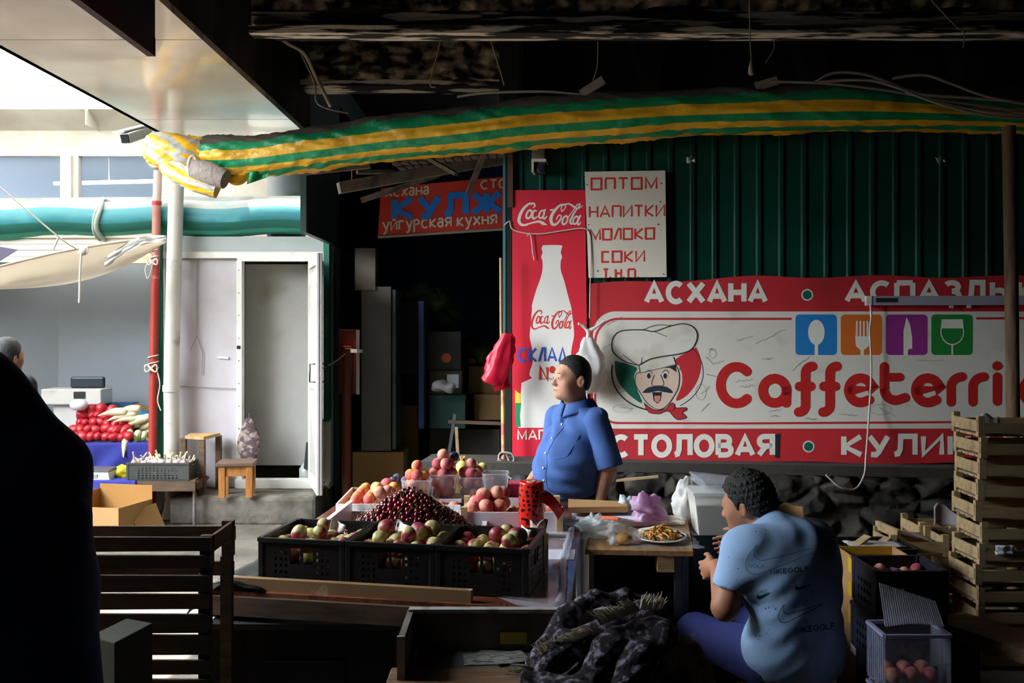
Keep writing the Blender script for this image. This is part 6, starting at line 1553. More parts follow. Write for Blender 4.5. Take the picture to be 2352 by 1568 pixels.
face_bits(t, HC, HR, T, 1.03)
shm = check_mat('shirt_blue_check', '#4668a6', '#233c70', 34)
def folds(k, fr, sd): return ('f', lambda X, Y, Z: k * np.sin(fr * (Z + .7 * X) + 3 * np.sin(X * 9 + sd) + 2 * np.sin(Y * 11)) * np.sin(7 * X + 5 * Y + sd))
sh = [e_ell((0, .0, 1.15), (.18, .135, .24), .06), e_ell((0, -.08, 1.03), (.19, .185, .20), .07), e_ell((0, -.02, .92), (.19, .175, .14), .05), e_cap((-.135, .01, 1.30), (.145, .01, 1.30), .068, .070, .05),
      e_ell((0, .01, 1.355), (.10, .085, .055), .03), folds(.008, 34, 0), folds(.004, 70, 2), ('p', V((0, 0, .875)), V((0, .08, -1)).normalized()), ('C', V((0, .01, 1.36)), V((0, -.03, 1.55)), .072, .080, .006), ('C', V((0, -.10, 1.30)), V((0, -.13, 1.40)), .022, .05, .006)]
shb = soft_mb(sh, .009, xf=T); shirt = shb.build('shirt', shm, t)
for s, e_, w2, nm in ((1, el, wl_, 'sleeve'), (-1, er, wr_, 'sleeve')):
    a = V((s * .14, .01, 1.295)); d = (e_ - a).normalized(); hem = e_ + d * .02
    soft_mb([e_cap(a, e_ + d * .15, .080, .088 if s > 0 else .072, .02), folds(.006, 30, s), ('p', hem, d)], .009, xf=T).build(nm, shm, t)
# collar, placket, buttons, pocket
def tp(x, y, z): return T @ V((x, y, z))
for s in (-1, 1):
    MB().grid(lambda u, v: tp(s * ((.080 + .030 * v) * math.cos(u * 2.5 - .95) + .004), .015 - (.090 + .03 * v) * math.sin(u * 2.5 - .95) * (1 + .1 * u), 1.415 - .05 * v - .055 * max(0, u - .45) - .02 * v * u), 14, 5).build('collar', shm, t, solid=.004)
bv = wrap_bvh(shb)
def front(x, z):                                   # where the shirt front is
    o_ = tp(x, -.8, z); d_ = (tp(x, 0, z) - o_).normalized(); h, n, i, ds = bv.ray_cast(o_, d_); return h, n
for z in (1.27, 1.20, 1.12, 1.04, .97):
    h, n = front(.0, z)
    if h: MB().sphere(h + n * .002, .0075, 10, 6).build('button', offw, t)
b = MB(); pr = [front(.016, z)[0] for z in np.linspace(1.29, .90, 40)]; pr = [p for p in pr if p]; b.tube(pr, .0025, 5); b.build('placket', shm, t)
for s in (1,):
    b = MB(); pk = [front(x, z)[0] for x, z in ((.04, 1.215), (.12, 1.22), (.125, 1.16), (.12, 1.11), (.08, 1.095), (.045, 1.105), (.04, 1.215))]; b.tube([p for p in pk if p], .0025, 5); b.build('pocket', shm, t)
trm = M('trousers_dark', '#171a22', .8, var=.2)
tr = [e_ell((0, -.02, .86), (.19, .155, .13), .05)]
for s in (-1, 1): tr += [e_cap((s * .095, 0, .85), (s * .11, -.01, .47), .115, .085, .03), e_cap((s * .11, -.01, .47), (s * .115, .03, .06), .082, .075, .02)]
tr += [('p', V((0, 0, .05)), V((0, 0, -1)))]
soft_mb(tr, .012, xf=T).build('trousers', trm, t)
for s in (-1, 1): soft_mb([e_cap((s * .115, .05, .045), (s * .125, -.15, .04), .055, .048, .02), ('p', V((0, 0, .004)), V((0, 0, -1)))], .01, xf=T).build('shoe', ink, t)
# ---------------------------------------------------------------- the seated man, seen from behind
org = V((1.165, 4.12, 0)); BA2 = -153.4
T = Matrix.Translation(org) @ Rz(BA2).to_4x4()
t = thing('person', 'seated man in a pale blue printed t-shirt seen from behind, eating at the side table', 'person', org)
HC = (.075, -.20, 1.08); HR = Rz(26) @ Matrix.Rotation(math.radians(14), 3, 'X')
el, wl_ = V((.315, -.05, .70)), V((.185, -.26, .80)); er, wr_ = V((-.25, -.12, .70)), V((-.10, -.42, .86))
SL, SR = V((.225, -.05, .925)), V((-.16, -.06, .915))
body = [e_ell((0, 0, .47), (.17, .13, .13), .05), e_ell((.02, .03, .68), (.16, .11, .2), .06), e_ell((.04, -.03, .88), (.17, .11, .14), .06), e_cap((.03, -.07, .95), HC, .064, .060, .03), e_cap(SL, SR, .06, .06, .05)]
for s, kx in ((1, .17), (-1, -.15)):
    body += [e_cap((s * .1, -.02, .45), (kx, -.43, .46), .09, .066, .03), e_cap((kx, -.43, .46), (kx + .02 * s, -.36, .09), .062, .042, .02), e_cap((kx + .02 * s, -.34, .05), (kx + .03 * s, -.52, .035), .04, .034, .02)]
for a, e_, w2 in ((SL, el, wl_), (SR, er, wr_)): body += [e_cap(a, e_, .062, .056, .03), e_cap(e_, w2, .053, .034, .015)]
body += head_prims(HC, HR, 1.04, 1.1)
body += hand_prims(wl_ + V((0, -.01, 0)), Matrix.Rotation(-1.2, 3, 'X'), 1, .9) + hand_prims(wr_ + V((0, -.01, 0)), Matrix.Rotation(-1.2, 3, 'X'), -1, .9)
soft_mb(body, .0075, xf=T).build('body', skin2, t)
hair_mb(HC, HR, T, 1.04, cut=.0, top=.013, tuft=.010, seed=2).build('hair', hairm, t)
face_bits(t, HC, HR, T, 1.04)
tsm = M('tshirt_blue', '#92b0d6', .9, var=.06, vs=8, bump=.7, bs=9)
arms = [(SL, el), (SR, er)]
sh = [e_ell((0, .0, .50), (.235, .185, .18), .06), e_ell((.02, .035, .68), (.205, .15, .24), .07), e_ell((.02, -.0, .85), (.235, .15, .17), .09), e_cap(SL + V((-.05, .01, -.005)), SR + V((.05, .01, -.005)), .086, .086, .10), e_cap((.02, -.04, .93), (.035, -.08, .99), .11, .078, .05)]
for a, e_ in arms: sh.append(e_cap(a, a.lerp(e_, .64), .080, .078, .08))
sh += [folds(.0045, 34, 1), folds(.003, 62, 5), ('p', V((0, 0, .365)), V((0, .1, -1)).normalized()), ('C', V((.05, -.15, 1.02)), V((.085, -.21, 1.10)), .066, .078, .006)]
for a, e_ in arms: d = (e_ - a).normalized(); sh.append(('C', a.lerp(e_, .92), e_ + d * .05, .086, .086, .01))
shb = soft_mb(sh, .009, xf=T); shb.build('tshirt', tsm, t)
slv = [shb]
tnv = M('trousers_navy', '#2c3472', .85, var=.12, bump=.25, bs=16)
tr = [e_ell((0, -.01, .46), (.21, .17, .125), .05)]
for s, kx in ((1, .17), (-1, -.15)): tr += [e_cap((s * .1, -.02, .46), (kx, -.43, .465), .118, .088, .04), e_cap((kx, -.43, .46), (kx + .02 * s, -.36, .07), .084, .075, .03)]
tr += [folds(.005, 26, 3), ('p', V((0, 0, .06)), V((0, 0, -1)))]
soft_mb(tr, .011, xf=T).build('trousers', tnv, t)
for s, kx in ((1, .19), (-1, -.17)): soft_mb([e_cap((kx, -.33, .045), (kx + .01 * s, -.53, .04), .055, .046, .02), ('p', V((0, 0, .004)), V((0, 0, -1)))], .01, xf=T).build('shoe', ink, t)
# the print on the back of the t-shirt
bv = wrap_bvh(shb); prm = M('print_ink', '#20262e', .8); prl = M('print_line', '#4b5f7d', .8)
ZQ = lambda x, y: (1580 + x / 2.97, 1040 + y / 2.97)
def swoosh(x0, y0, sx, sy): return [ZQ(x0 + a * sx, y0 + b_ * sy) for a, b_ in ((.14, 0), (.10, .32), (.17, .52), (.30, .48), (1, .02), (.30, .86), (.12, 1), (.02, .88), (0, .62), (.05, .3), (.14, 0))]
def smooth_loop(pts): return [(p.x, p.y) for p in bez([V((a, b_, 0)) for a, b_ in pts], 5)]
sw1 = smooth_loop(swoosh(395, 625, 560, 200)); sw2 = smooth_loop(swoosh(618, 1030, 300, 125))
printed(t, 'outlined_tick', prl, bv, [(sw1, 1.5, False)]); printed(t, 'outlined_tick', prm, bv, [(sw2, 1.6, False)])
printed(t, 'solid_tick', prm, bv, [], [smooth_loop(swoosh(733, 893, 110, 42))]); printed(t, 'solid_tick', prm, bv, [], [smooth_loop(swoosh(470, 950, 90, 46))])
def word(txt, x0, y0, x1, y1, h, wd, mat=prm):
    tmp = []
    class R_:
        pass
    tot = sum(GL[c][0] + .3 for c in txt) - .3; sx = (x1 - x0) / tot; pen = 0
    for c in txt:
        w_, st = GL[c]
        for s_ in st: tmp.append(([ZQ(x0 + (pen + a) * sx, y0 + (y1 - y0) * (pen + a) / tot - b_ * h) for a, b_ in s_], wd, False))
        pen += w_ + .3
    printed(t, 'printed_word', mat, bv, tmp)
word('NIKEGOLF', 565, 826, 825, 803, 30, 2.2); word('NIKEGOLF', 738, 1226, 1000, 1195, 36, 2.4); word('GOLF', 415, 778, 520, 786, 22, 1.2, prl); word('NIKE', 480, 962, 540, 950, 22, 1.0, prl)
b = MB(); g_ = on(bv, .0015); r5 = random.Random(5)
for cl in ((500, 575, 60, 70), (420, 905, 50, 30), (700, 985, 90, 70), (510, 1190, 70, 90), (700, 1285, 80, 30), (640, 560, 10, 10), (540, 1075, 60, 40), (860, 950, 60, 40), (330, 790, 60, 90)):
    for k in range(12 if cl[2] > 20 else 1):
        x, y = ZQ(cl[0] + r5.uniform(-1, 1) * cl[2], cl[1] + r5.uniform(-1, 1) * cl[3]); s_ = r5.uniform(.5, 2.6); a = r5.uniform(.3, 1.1)
        q = [g_(x + s_ * math.cos(a) * c1 - .5 * s_ * math.sin(a) * c2, y + s_ * math.sin(a) * c1 + .5 * s_ * math.cos(a) * c2) for c1, c2 in ((1, 0), (0, 1), (-1, 0), (0, -1))]
        if all(z is not None for z in q): b.add(q, [(0, 1, 2, 3)])
o = b.build('ink_speckles', prm, t); o['kind'] = 'stuff'
bvs = wrap_bvh(slv[0]); printed(t, 'sleeve_tick', prm, bvs, [], [smooth_loop(swoosh(185, 740, 60, 50))])
# his stool
st = thing('low_stool', 'low orange wooden stool under the seated man', 'stool', org)
MB().box((org.x, org.y, .325), (.34, .32, .03), rz=math.radians(BA2), bev=.006).build('seat', or_, st)
for sx in (-1, 1):
    for sy in (-1, 1): p = T @ V((sx * .13, sy * .12, .155)); MB().box(p, (.045, .045, .31), rz=math.radians(BA2)).build('leg', or_, st)
# ---------------------------------------------------------------- dark figure at the left edge, close to the camera
org = V((-1.47, 2.15, 0)); T = Matrix.Translation(org) @ Rz(150).to_4x4()
t = thing('person', 'person in a dark navy jacket cropped by the left edge in the foreground', 'person', org)
W3 = lambda px, py, Y: P(px, py, Y)
sR, eR, hR = W3(116, 1072, 2.08), W3(126, 1215, 2.04), W3(60, 1330, 1.98)
Ti = T.inverted(); L = lambda p: Ti @ p
body = [e_cap((0, 0, .95), (0, 0, 1.45), .16, .17, .05), e_cap((0, 0, 1.5), (0, -.06, 1.86), .075, .065, .03), e_cap(L(sR), L(eR), .055, .045, .03), e_cap(L(eR), L(hR), .042, .032, .02)] + head_prims((0, -.09, 1.95), Matrix.Identity(3), 1.06) + hand_prims(L(hR), Matrix.Identity(3), 1, .6)
for s in (-1, 1): body += [e_cap((s * .11, 0, .95), (s * .12, -.01, .5), .1, .07, .03), e_cap((s * .12, 0, .5), (s * .12, .03, .08), .065, .045, .02), e_cap((s * .12, .04, .05), (s * .13, -.14, .04), .045, .036, .02)]
soft_mb(body, .011, xf=T).build('body', skin2, t)
hair_mb((0, -.09, 1.95), Matrix.Identity(3), T, 1.06).build('hair', hairm, t)
jk = M('jacket_navy', '#1c3f7c', .8, var=.15, bump=.3, bs=12)
neck = W3(-120, 860, 2.12)
jac = [e_cap((0, .0, 1.2), (0, .0, 1.52), .24, .22, .06), e_cap(L(W3(-170, 770, 2.1)), L(W3(-62, 872, 2.1)), .072, .074, .04), e_cap(L(W3(-62, 872, 2.1)), L(sR), .074, .074, .04), e_cap(L(sR), L(eR), .072, .066, .04), e_cap((0, 0, 1.0), (0, 0, 1.2), .26, .24, .06), e_cap(L(W3(30, 1100, 2.1)), L(W3(60, 1350, 2.05)), .13, .13, .05), e_cap(L(W3(60, 1350, 2.05)), L(W3(85, 1700, 2.05)), .13, .135, .05), folds(.007, 26, 2), ('p', V((0, 0, .86)), V((0, 0, -1)))]
soft_mb(jac, .010, xf=T).build('jacket', jk, t)
soft_mb([e_cap(L(eR) + V((0, 0, .02)), L(eR) + V((0, 0, -.03)), .072, .070, .02), ('p', L(eR) + V((0, 0, -.055)), V((0, 0, -1)))], .009, xf=T).build('cuff', jk, t)
tr = [e_ell((0, 0, .9), (.24, .19, .2), .05)]
for s in (-1, 1): tr += [e_cap((s * .12, 0, .9), (s * .13, 0, .5), .14, .10, .04), e_cap((s * .13, 0, .5), (s * .13, .03, .06), .10, .085, .03)]
soft_mb(tr + [('p', V((0, 0, .06)), V((0, 0, -1)))], .014, xf=T).build('trousers', trm, t)
for s in (-1, 1): soft_mb([e_cap((s * .13, .05, .05), (s * .14, -.16, .045), .06, .05, .02), ('p', V((0, 0, .004)), V((0, 0, -1)))], .012, xf=T).build('shoe', ink, t)
# ---------------------------------------------------------------- two people further back
def standing(org, rot, h, top, label, hm=None):
    k = h / 1.7; T = Matrix.Translation(V(org)) @ Rz(rot).to_4x4() @ Matrix.Scale(k, 4)
    t = thing('person', label, 'person', org); HC = (0, -.02, 1.585)
    bd = [e_cap((0, 0, .95), (0, 0, 1.35), .13, .15, .05), e_cap((0, 0, 1.38), (0, -.01, 1.52), .06, .056, .03), e_cap((-.15, 0, 1.39), (.15, 0, 1.39), .055, .055, .04)]
    cl = [e_cap((0, 0, .98), (0, 0, 1.33), .165, .175, .05), e_cap((-.16, 0, 1.39), (.16, 0, 1.39), .07, .07, .05), folds(.005, 30, 4)]
    for s in (-1, 1):
        bd += [e_cap((s * .19, 0, 1.38), (s * .24, .02, 1.1), .05, .042, .03), e_cap((s * .24, .02, 1.1), (s * .23, -.06, .86), .04, .03, .02), e_cap((s * .09, 0, .93), (s * .1, 0, .5), .09, .06, .03), e_cap((s * .1, 0, .5), (s * .1, .03, .08), .055, .042, .02), e_cap((s * .1, .04, .05), (s * .11, -.13, .035), .042, .035, .02)] + hand_prims((s * .23, -.06, .85), Matrix.Identity(3), s, .6)
        cl += [e_cap((s * .19, 0, 1.385), (s * .24, .02, 1.12), .066, .064, .03)]
    soft_mb(bd + head_prims(HC, Matrix.Identity(3)), .010, xf=T).build('body', skin2, t)
    hair_mb(HC, Matrix.Identity(3), T, 1.0, top=.012).build('hair', hairm, t)
    soft_mb(cl + [('p', V((0, 0, .86)), V((0, 0, -1)))], .012, xf=T).build('shirt', top, t)
    tq_ = [e_ell((0, 0, .9), (.17, .13, .12), .05)]
    for s in (-1, 1): tq_ += [e_cap((s * .09, 0, .9), (s * .1, 0, .5), .11, .08, .03), e_cap((s * .1, 0, .5), (s * .1, .03, .06), .08, .07, .02)]
    soft_mb(tq_ + [('p', V((0, 0, .05)), V((0, 0, -1)))], .014, xf=T).build('trousers', trm, t)
    for s in (-1, 1): soft_mb([e_cap((s * .1, .05, .04), (s * .11, -.15, .035), .05, .045, .02), ('p', V((0, 0, .004)), V((0, 0, -1)))], .012, xf=T).build('shoe', ink, t)
standing((-3.56, 7.0, 0), 160, 1.73, M('shirt_darkgrey', '#24262b', .9), 'dark haired person behind the cropped figure at the left edge')
standing((-.5, 12.3, 0), 20, 1.66, M('shirt_black', '#101114', .9), 'dim person standing deep inside the dark corridor')
# ================================================================== dark boxes under and before the table
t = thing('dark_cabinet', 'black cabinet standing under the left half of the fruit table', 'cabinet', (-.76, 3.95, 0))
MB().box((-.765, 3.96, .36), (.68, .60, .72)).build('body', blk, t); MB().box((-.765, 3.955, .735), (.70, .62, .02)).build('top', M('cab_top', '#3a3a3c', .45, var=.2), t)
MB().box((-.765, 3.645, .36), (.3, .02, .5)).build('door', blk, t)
t = thing('slatted_box', 'pale slatted wooden box behind the gap beside the black cabinet', 'crate', (-.3, 4.15, 0))
for k in range(6): MB().box((-.30, 4.05, .07 + .125 * k), (.30, .015, .105)).build('slat', wc, t)
for x in (-.44, -.16): MB().box((x, 4.08, .38), (.03, .03, .76)).build('post', wc, t)
gp = M('painted_grey', '#77706a', .7, var=.3, vs=5, col2='#4d453d', mix=(.4, .65), ms=4)
gw_ = M('chipped_white', '#a9a7a6', .6, var=.2, col2='#6f675e', mix=(.5, .65), ms=14)
plank = M('plank_brown', '#7d5e44', .7, var=.25, col2='#59402e', mix=(.4, .7), ms=4, stretch=(1.5, 9, 9), bump=.2, bs=30)
t = thing('old_bench', 'old painted wooden bench with a chipped back board in the foreground', 'bench', (.1, 3.1, 0))
MB().box((.09, 3.39, .80), (.88, .025, .14)).build('back_board', gp, t); MB().box((.09, 3.388, .872), (.88, .035, .012)).build('top_rim', gw_, t)
MB().box((-.345, 3.25, .62), (.02, .30, .50)).build('side_board', gp, t); MB().box((-.345, 3.095, .62), (.024, .012, .51)).build('side_edge', gw_, t)
MB().box((.09, 3.30, .725), (.86, .18, .02)).build('inner_floor', M('floor_slate', '#4a4e55', .6, var=.25), t)
MB().box((.12, 3.05, .722), (1.02, .32, .035), bev=.006).build('seat_plank', plank, t)
for x in (-.34, .55):
    for y in (2.95, 3.36): MB().box((x, y, .352), (.05, .05, .705)).build('leg', gp, t)
MB().tube([(-.325, 3.37, .745), (-.325, 3.22, .745)], .012, 10).build('pipe_rail', gw_, t)
MB().slab([V((.02 - .06, 3.375, .76)), V((.12 - .07, 3.375, .76)), V((.12 - .07, 3.375, .80)), V((.02 - .06, 3.375, .80))], V((0, -.002, 0))).build('yellow_tape', M('tape_yellow', '#a8951f', .5), t)
nw = M('newsprint', '#8d8a86', .8, col2='#55524f', mix=(.48, .56), ms=40, stretch=(1, 4, 1))
for i, (x, y, r_) in enumerate(((-.10, 3.29, .1), (-.06, 3.31, -.2), (-.01, 3.29, .3))): MB().box((x, y, .7375 + .003 * i), (.12, .11, .002), rz=r_).build('newspaper', nw, label=('newspaper sheet at the left on the bench floor', 'newspaper sheet lying crosswise in the middle of the bench floor', 'newspaper sheet nearest the blanket on the bench')[i], cat='newspaper', loc=(x, y, .737))
MB().hexa([V(q) for q in ((-1.24, 2.92, 0), (-1.14, 2.86, 0), (-1.2, 3.1, 0), (-1.1, 3.05, 0), (-1.24, 2.92, .93), (-1.14, 2.86, .93), (-1.2, 3.1, .93), (-1.1, 3.05, .93))]).build('grey_box', M('box_greygreen', '#4b4c41', .8), label='tall narrow grey box beside the slatted crates at the lower left', cat='box', loc=(-1.17, 2.98, 0), bevel=.004)
# ------------------------------------------------------------------ slatted crates, lower left
dw = M('crate_brown', '#543a20', .8, var=.25, vs=5, col2='#382614', mix=(.4, .7), ms=4, stretch=(1.5, 8, 8), bump=.2, bs=30)
SZ_ = lambda py: ZC - (py - CY) / F * 3.3
def slat_crate(label, x0, x1, rows, z0, z1, right):
    t = thing('slatted_crate', label, 'crate', ((x0 + x1) / 2, 3.45, z0), group='brown slatted crates')
    for a, b_ in rows: MB().hexa([V(q) for q in ((x0, 3.3, SZ_(b_)), (x1, 3.3, SZ_(b_) + .004), (x0, 3.315, SZ_(b_)), (x1, 3.315, SZ_(b_) + .004), (x0, 3.3, SZ_(a)), (x1, 3.3, SZ_(a) - .002), (x0, 3.315, SZ_(a)), (x1, 3.315, SZ_(a) - .002))]).build('front_slat', dw, t)
    for x in (x0 + .02, x1 - .02):
        for y in (3.33, 3.58): MB().box((x, y, (z0 + z1) / 2), (.04, .03, z1 - z0)).build('corner_post', dw, t)
    for k in range(right): MB().box((x1 - .006, 3.455, z1 - .03 - .085 * k), (.012, .25, .055)).build('end_slat', dw, t)
    MB().box(((x0 + x1) / 2, 3.6, z1 - .05), (x1 - x0, .012, .05)).build('back_slat', dw, t)
    return t
slat_crate('upper brown slatted crate at the lower left with its corner post showing', -1.62, -1.0, [(1233, 1268), (1275, 1307)], SZ_(1320), SZ_(1233), 1)
slat_crate('lower tall brown slatted crate at the lower left with light through its gaps', -1.60, -1.005, [(1321, 1361), (1364, 1401), (1410, 1456), (1458, 1506), (1516, 1551), (1560, 1660), (1664, 1780), (1785, 1990)], .0, SZ_(1321), 0)
# ------------------------------------------------------------------ blanket on the bench
blm = M('blanket_dark', '#241a23', .95, var=.6, vs=45, bump=.8, bs=120, col2='#8b8494', mix=(.50, .64), ms=38, md=12)
blp = M('blanket_pale', '#d9d1c8', .95, var=.25, vs=14, bump=.8, bs=120, col2='#57493f', mix=(.52, .66), ms=8, md=8)
B = lambda px, py, Y=3.08: P(px, py, Y)
def cc(a, b_, r1, r2=None, k=.025): return e_cap(a, b_, r1, r2 or r1, k)
def fold(pts, r, Y0=3.05, k=.010): return [cc(B(a[0], a[1], Y0 - .1 * (a[1] - 1450) / 120), B(b_[0], b_[1], Y0 - .1 * (b_[1] - 1450) / 120), r * (.9 + .2 * (i % 2)), r, k if i == 0 else .03) for i, (a, b_) in enumerate(zip(pts[:-1], pts[1:]))]
bp = fold([(1330, 1600), (1420, 1520), (1500, 1480)], .085, 3.16) + fold([(1420, 1470), (1500, 1440)], .07, 3.2) + fold([(1235, 1560), (1300, 1490), (1390, 1445), (1480, 1415), (1520, 1425)], .042, 3.08) + fold([(1330, 1590), (1400, 1490), (1490, 1450), (1525, 1455)], .044, 3.0) + fold([(1425, 1600), (1465, 1520), (1515, 1475)], .046, 2.97)
bp += fold([(1300, 1405), (1365, 1375), (1440, 1370), (1505, 1388), (1530, 1430)], .022, 3.2) + fold([(1225, 1520), (1285, 1450), (1312, 1405)], .034, 3.12) + fold([(1215, 1560), (1290, 1575)], .03, 3.0) + fold([(1270, 1600), (1340, 1610)], .06, 2.98)
bp += [('f', lambda X, Y, Z: .006 * np.sin(36 * X + 26 * Z + 4 * np.sin(9 * Z)) * np.sin(17 * Y + 11 * X) + .003 * np.sin(80 * X - 60 * Z + 3 * np.sin(40 * Z))), ('p', V((0, 0, .742)), V((0, 0, -1)))]
t = thing('blanket', 'dark floral fringed blanket heaped on the bench in the foreground', 'blanket', (.33, 3.05, .742))
soft_mb(bp, .0065).build('dark_folds', blm, t)
bp2 = [cc(B(1490, 1600, 2.95), B(1515, 1490, 2.98), .07, .05), cc(B(1560, 1600, 2.95), B(1580, 1510, 3.0), .07, .055), cc(B(1600, 1620, 2.98), B(1610, 1540, 3.0), .05, .04), cc(B(1440, 1620, 2.92), B(1500, 1560, 2.94), .05, .05), ('f', lambda X, Y, Z: .010 * np.sin(34 * X - 18 * Z) * np.sin(14 * Y + 9 * Z)), ('p', V((0, 0, .742)), V((0, 0, -1)))]
soft_mb(bp2, .008).build('pale_folds', blp, t, label='paler grey underside of the blanket with reddish flowers')
b = MB()
def fringe(a, b_, n, d, l):
    for i in range(n):
        p = V(a).lerp(V(b_), i / (n - 1)); q = p + V(d) * l * rnd.uniform(.7, 1.2) + V((rnd.uniform(-.012, .012), rnd.uniform(-.01, .01), rnd.uniform(-.01, .01)))
        b.tube([p, p.lerp(q, .5) + V((0, -.004, .006)), q], [.0018, .0017, .001], 4)
fringe(B(1380, 1435, 2.98), B(1470, 1402, 3.02), 110, V((-.6, -.35, .65)), .055); fringe(B(1470, 1400, 3.02), B(1520, 1400, 3.05), 50, V((.2, -.3, .9)), .05); fringe(B(1235, 1535, 3.0), B(1215, 1562, 2.98), 40, V((-1, -.2, .4)), .06); fringe(B(1245, 1512, 3.02), B(1300, 1485, 3.04), 50, V((-.5, -.3, .8)), .05); fringe(B(1300, 1480, 3.02), B(1365, 1450, 2.98), 60, V((-.8, -.3, .5)), .04); fringe(B(1560, 1482, 2.98), B(1582, 1486, 2.98), 22, V((.3, -.2, .9)), .04)
o = b.build('fringe', M('fringe_tan', '#d2cab6', .95, var=.2), t, kind='stuff')
# ------------------------------------------------------------------ crates on the right
cm = M('crate_pale', '#a58e69', .8, var=.22, vs=5, col2='#7f6845', mix=(.45, .72), ms=4, stretch=(1.5, 6, 6), bump=.15, bs=40)
def wood_crate(w_, d_, h):
    """low fruit crate, base centre at the origin"""
    t = thing('wooden_crate', None, 'crate')
    for sx in (-1, 1):
        MB().box((sx * (w_ / 2 - .004), 0, h * .52), (.008, d_ - .004, h * .55)).build('end_board', cm, t, loc=(0, 0, 0))
        for sy in (-1, 1): MB().box((sx * (w_ / 2 - .022), sy * (d_ / 2 - .008), h * .5), (.036, .03, h)).build('corner_post', cm, t, loc=(0, 0, 0))
    for sy in (-1, 1): MB().box((0, sy * (d_ / 2 + .003), h * .42), (w_ - .01, .007, h * .5)).build('side_slat', cm, t, loc=(0, 0, 0))
    m = MB()
    for k in range(4): m.box((0, -d_ / 2 + d_ * (k + .5) / 4, .004), (w_ - .02, d_ / 5, .006))
    m.box((-w_ / 2 + .03, 0, .009), (.03, d_ - .02, .006)).box((w_ / 2 - .03, 0, .009), (.03, d_ - .02, .006))
    m.build('slatted_floor', cm, t, loc=(0, 0, 0))
    return t
ords = ('bottom', 'second', 'third', 'fourth', 'fifth', 'sixth', 'seventh', 'eighth', 'ninth', 'tenth', 'eleventh', 'twelfth')
pr1 = wood_crate(.52, .30, .110); pr1['group'] = 'wooden crates in the tall stack'
n = 12
for k in range(n):
    lab = ('pale wooden crate at the very %s of the tall stack by the pole' % ('top' if k == n - 1 else 'bottom')) if k in (0, n - 1) else ('pale wooden crate, %s from the top of the tall stack by the pole' % ords[n - 1 - k])
    l = (2.737 + rnd.uniform(-.022, .022), 5.45 + rnd.uniform(-.012, .012), .004 + .1125 * k); rz_ = (0, 0, rnd.uniform(-.045, .045))
    if k == 0: pr1.location = l; pr1.rotation_euler = rz_; pr1['label'] = lab
    else: dup(pr1, l, rz_, lab)
pr2 = wood_crate(.34, .29, .108); pr2['group'] = 'wooden crates in the short stack'
for k in range(6):
    lab = ('pale wooden crate at the very %s of the short stack with the paper bag' % ('top' if k == 5 else 'bottom')) if k in (0, 5) else ('pale wooden crate, %s from the top of the short stack with the paper bag' % ords[5 - k])
    l = (2.57 + rnd.uniform(-.015, .015), 6.05 + rnd.uniform(-.01, .01), .004 + .1105 * k); rz_ = (0, 0, rnd.uniform(-.05, .05))
    if k == 0: pr2.location = l; pr2.rotation_euler = rz_; pr2['label'] = lab
    else: dup(pr2, l, rz_, lab)
p = V((2.60, 6.0, .62)); MB().grid(lambda u, v: p + V((-.09 + .2 * u, -.08 + .02 * math.sin(u * 5), .02 + .13 * v * (.5 + .5 * abs(math.sin(u * 3.6 + .8))) + .02 * nz(u * 5, v * 5))), 12, 10).build('paper_bag', M('bag_paper', '#b9b1b4', .8), label='crumpled white paper bag in the top of the short crate stack', cat='bag', loc=p, solid=.003)
pp_ = MB().grid(lambda u, v: V((2.52 + .1 * u, 5.33 + .03 * v, 1.25 + .10 * v + .015 * math.sin(u * 6))), 6, 6).build('paper_lining', M('bag_paper', ''), label='white paper sticking out of the top crate of the tall stack', cat='paper', loc=(2.55, 5.34, 1.25), solid=.002)
# black crate with loose boards, further back by the wall
t = plastic_crate('black_crate', 'black plastic crate full of boards beyond the seated man', .42, .32, .15, bc, handle=False); t.location = (1.98, 5.55, .47)
pr3 = wood_crate(.40, .30, .115); pr3['group'] = 'wooden crates under the black crate'
for k in range(4):
    lab = ('topmost', 'second', 'third', 'lowest')[3 - k] + ' wooden crate under the black crate beyond the seated man'
    l = (1.98, 5.56, .004 + .1165 * k)
    if k == 0: pr3.location = l; pr3['label'] = lab
    else: dup(pr3, l, (0, 0, rnd.uniform(-.03, .03)), lab)
for i, (x, y, dx) in enumerate(((1.86, 5.5, .12), (1.97, 5.6, .16), (2.06, 5.5, .1))): MB().bar((x, y, .53 + .06 * (i == 0)), (x + dx, y + .04, .66 - .03 * i), .06, .012).build('loose_board', cm, label=('short pale board leaning at the left in the black crate', 'pale board lying in the middle of the black crate', 'pale board at the right in the black crate')[i], cat='board', loc=(x, y, .55))
MB().grid(lambda u, v: V((1.86 + .3 * u, 5.45 + .16 * v, .62 + .015 * nz(u * 6, v * 6, 2))), 10, 8).build('white_sheet', M('bag_paper', ''), label='white sheet lining the black crate beyond the seated man', cat='sheet', loc=(2.0, 5.5, .62), solid=.002)
t = wood_crate(.34, .26, .12); t['label'] = 'wooden crate with white lining between the black crate and the short stack'; t.location = (2.30, 5.75, .53); t['group'] = 'wooden crates in the lined pile'
for k in range(4): dup(t, (2.30, 5.75, .004 + .131 * k), (0, 0, 0), label='wooden crate, %s from the floor under the lined crate' % ('first', 'second', 'third', 'fourth')[k])
MB().grid(lambda u, v: V((2.17 + .24 * u, 5.66 + .2 * v, .66 - .06 * u + .01 * nz(u * 5, v * 5))), 8, 8).build('white_lining', M('bag_paper', ''), label='white lining sheet sloping out of the lined wooden crate', cat='sheet', loc=(2.28, 5.75, .6), solid=.002)
MB().box((2.17, 5.75, .655), (.02, .27, .05), rz=.1)  .build('wood_strip', cm, label='loose slat standing on the lined wooden crate', cat='board', loc=(2.17, 5.75, .63))
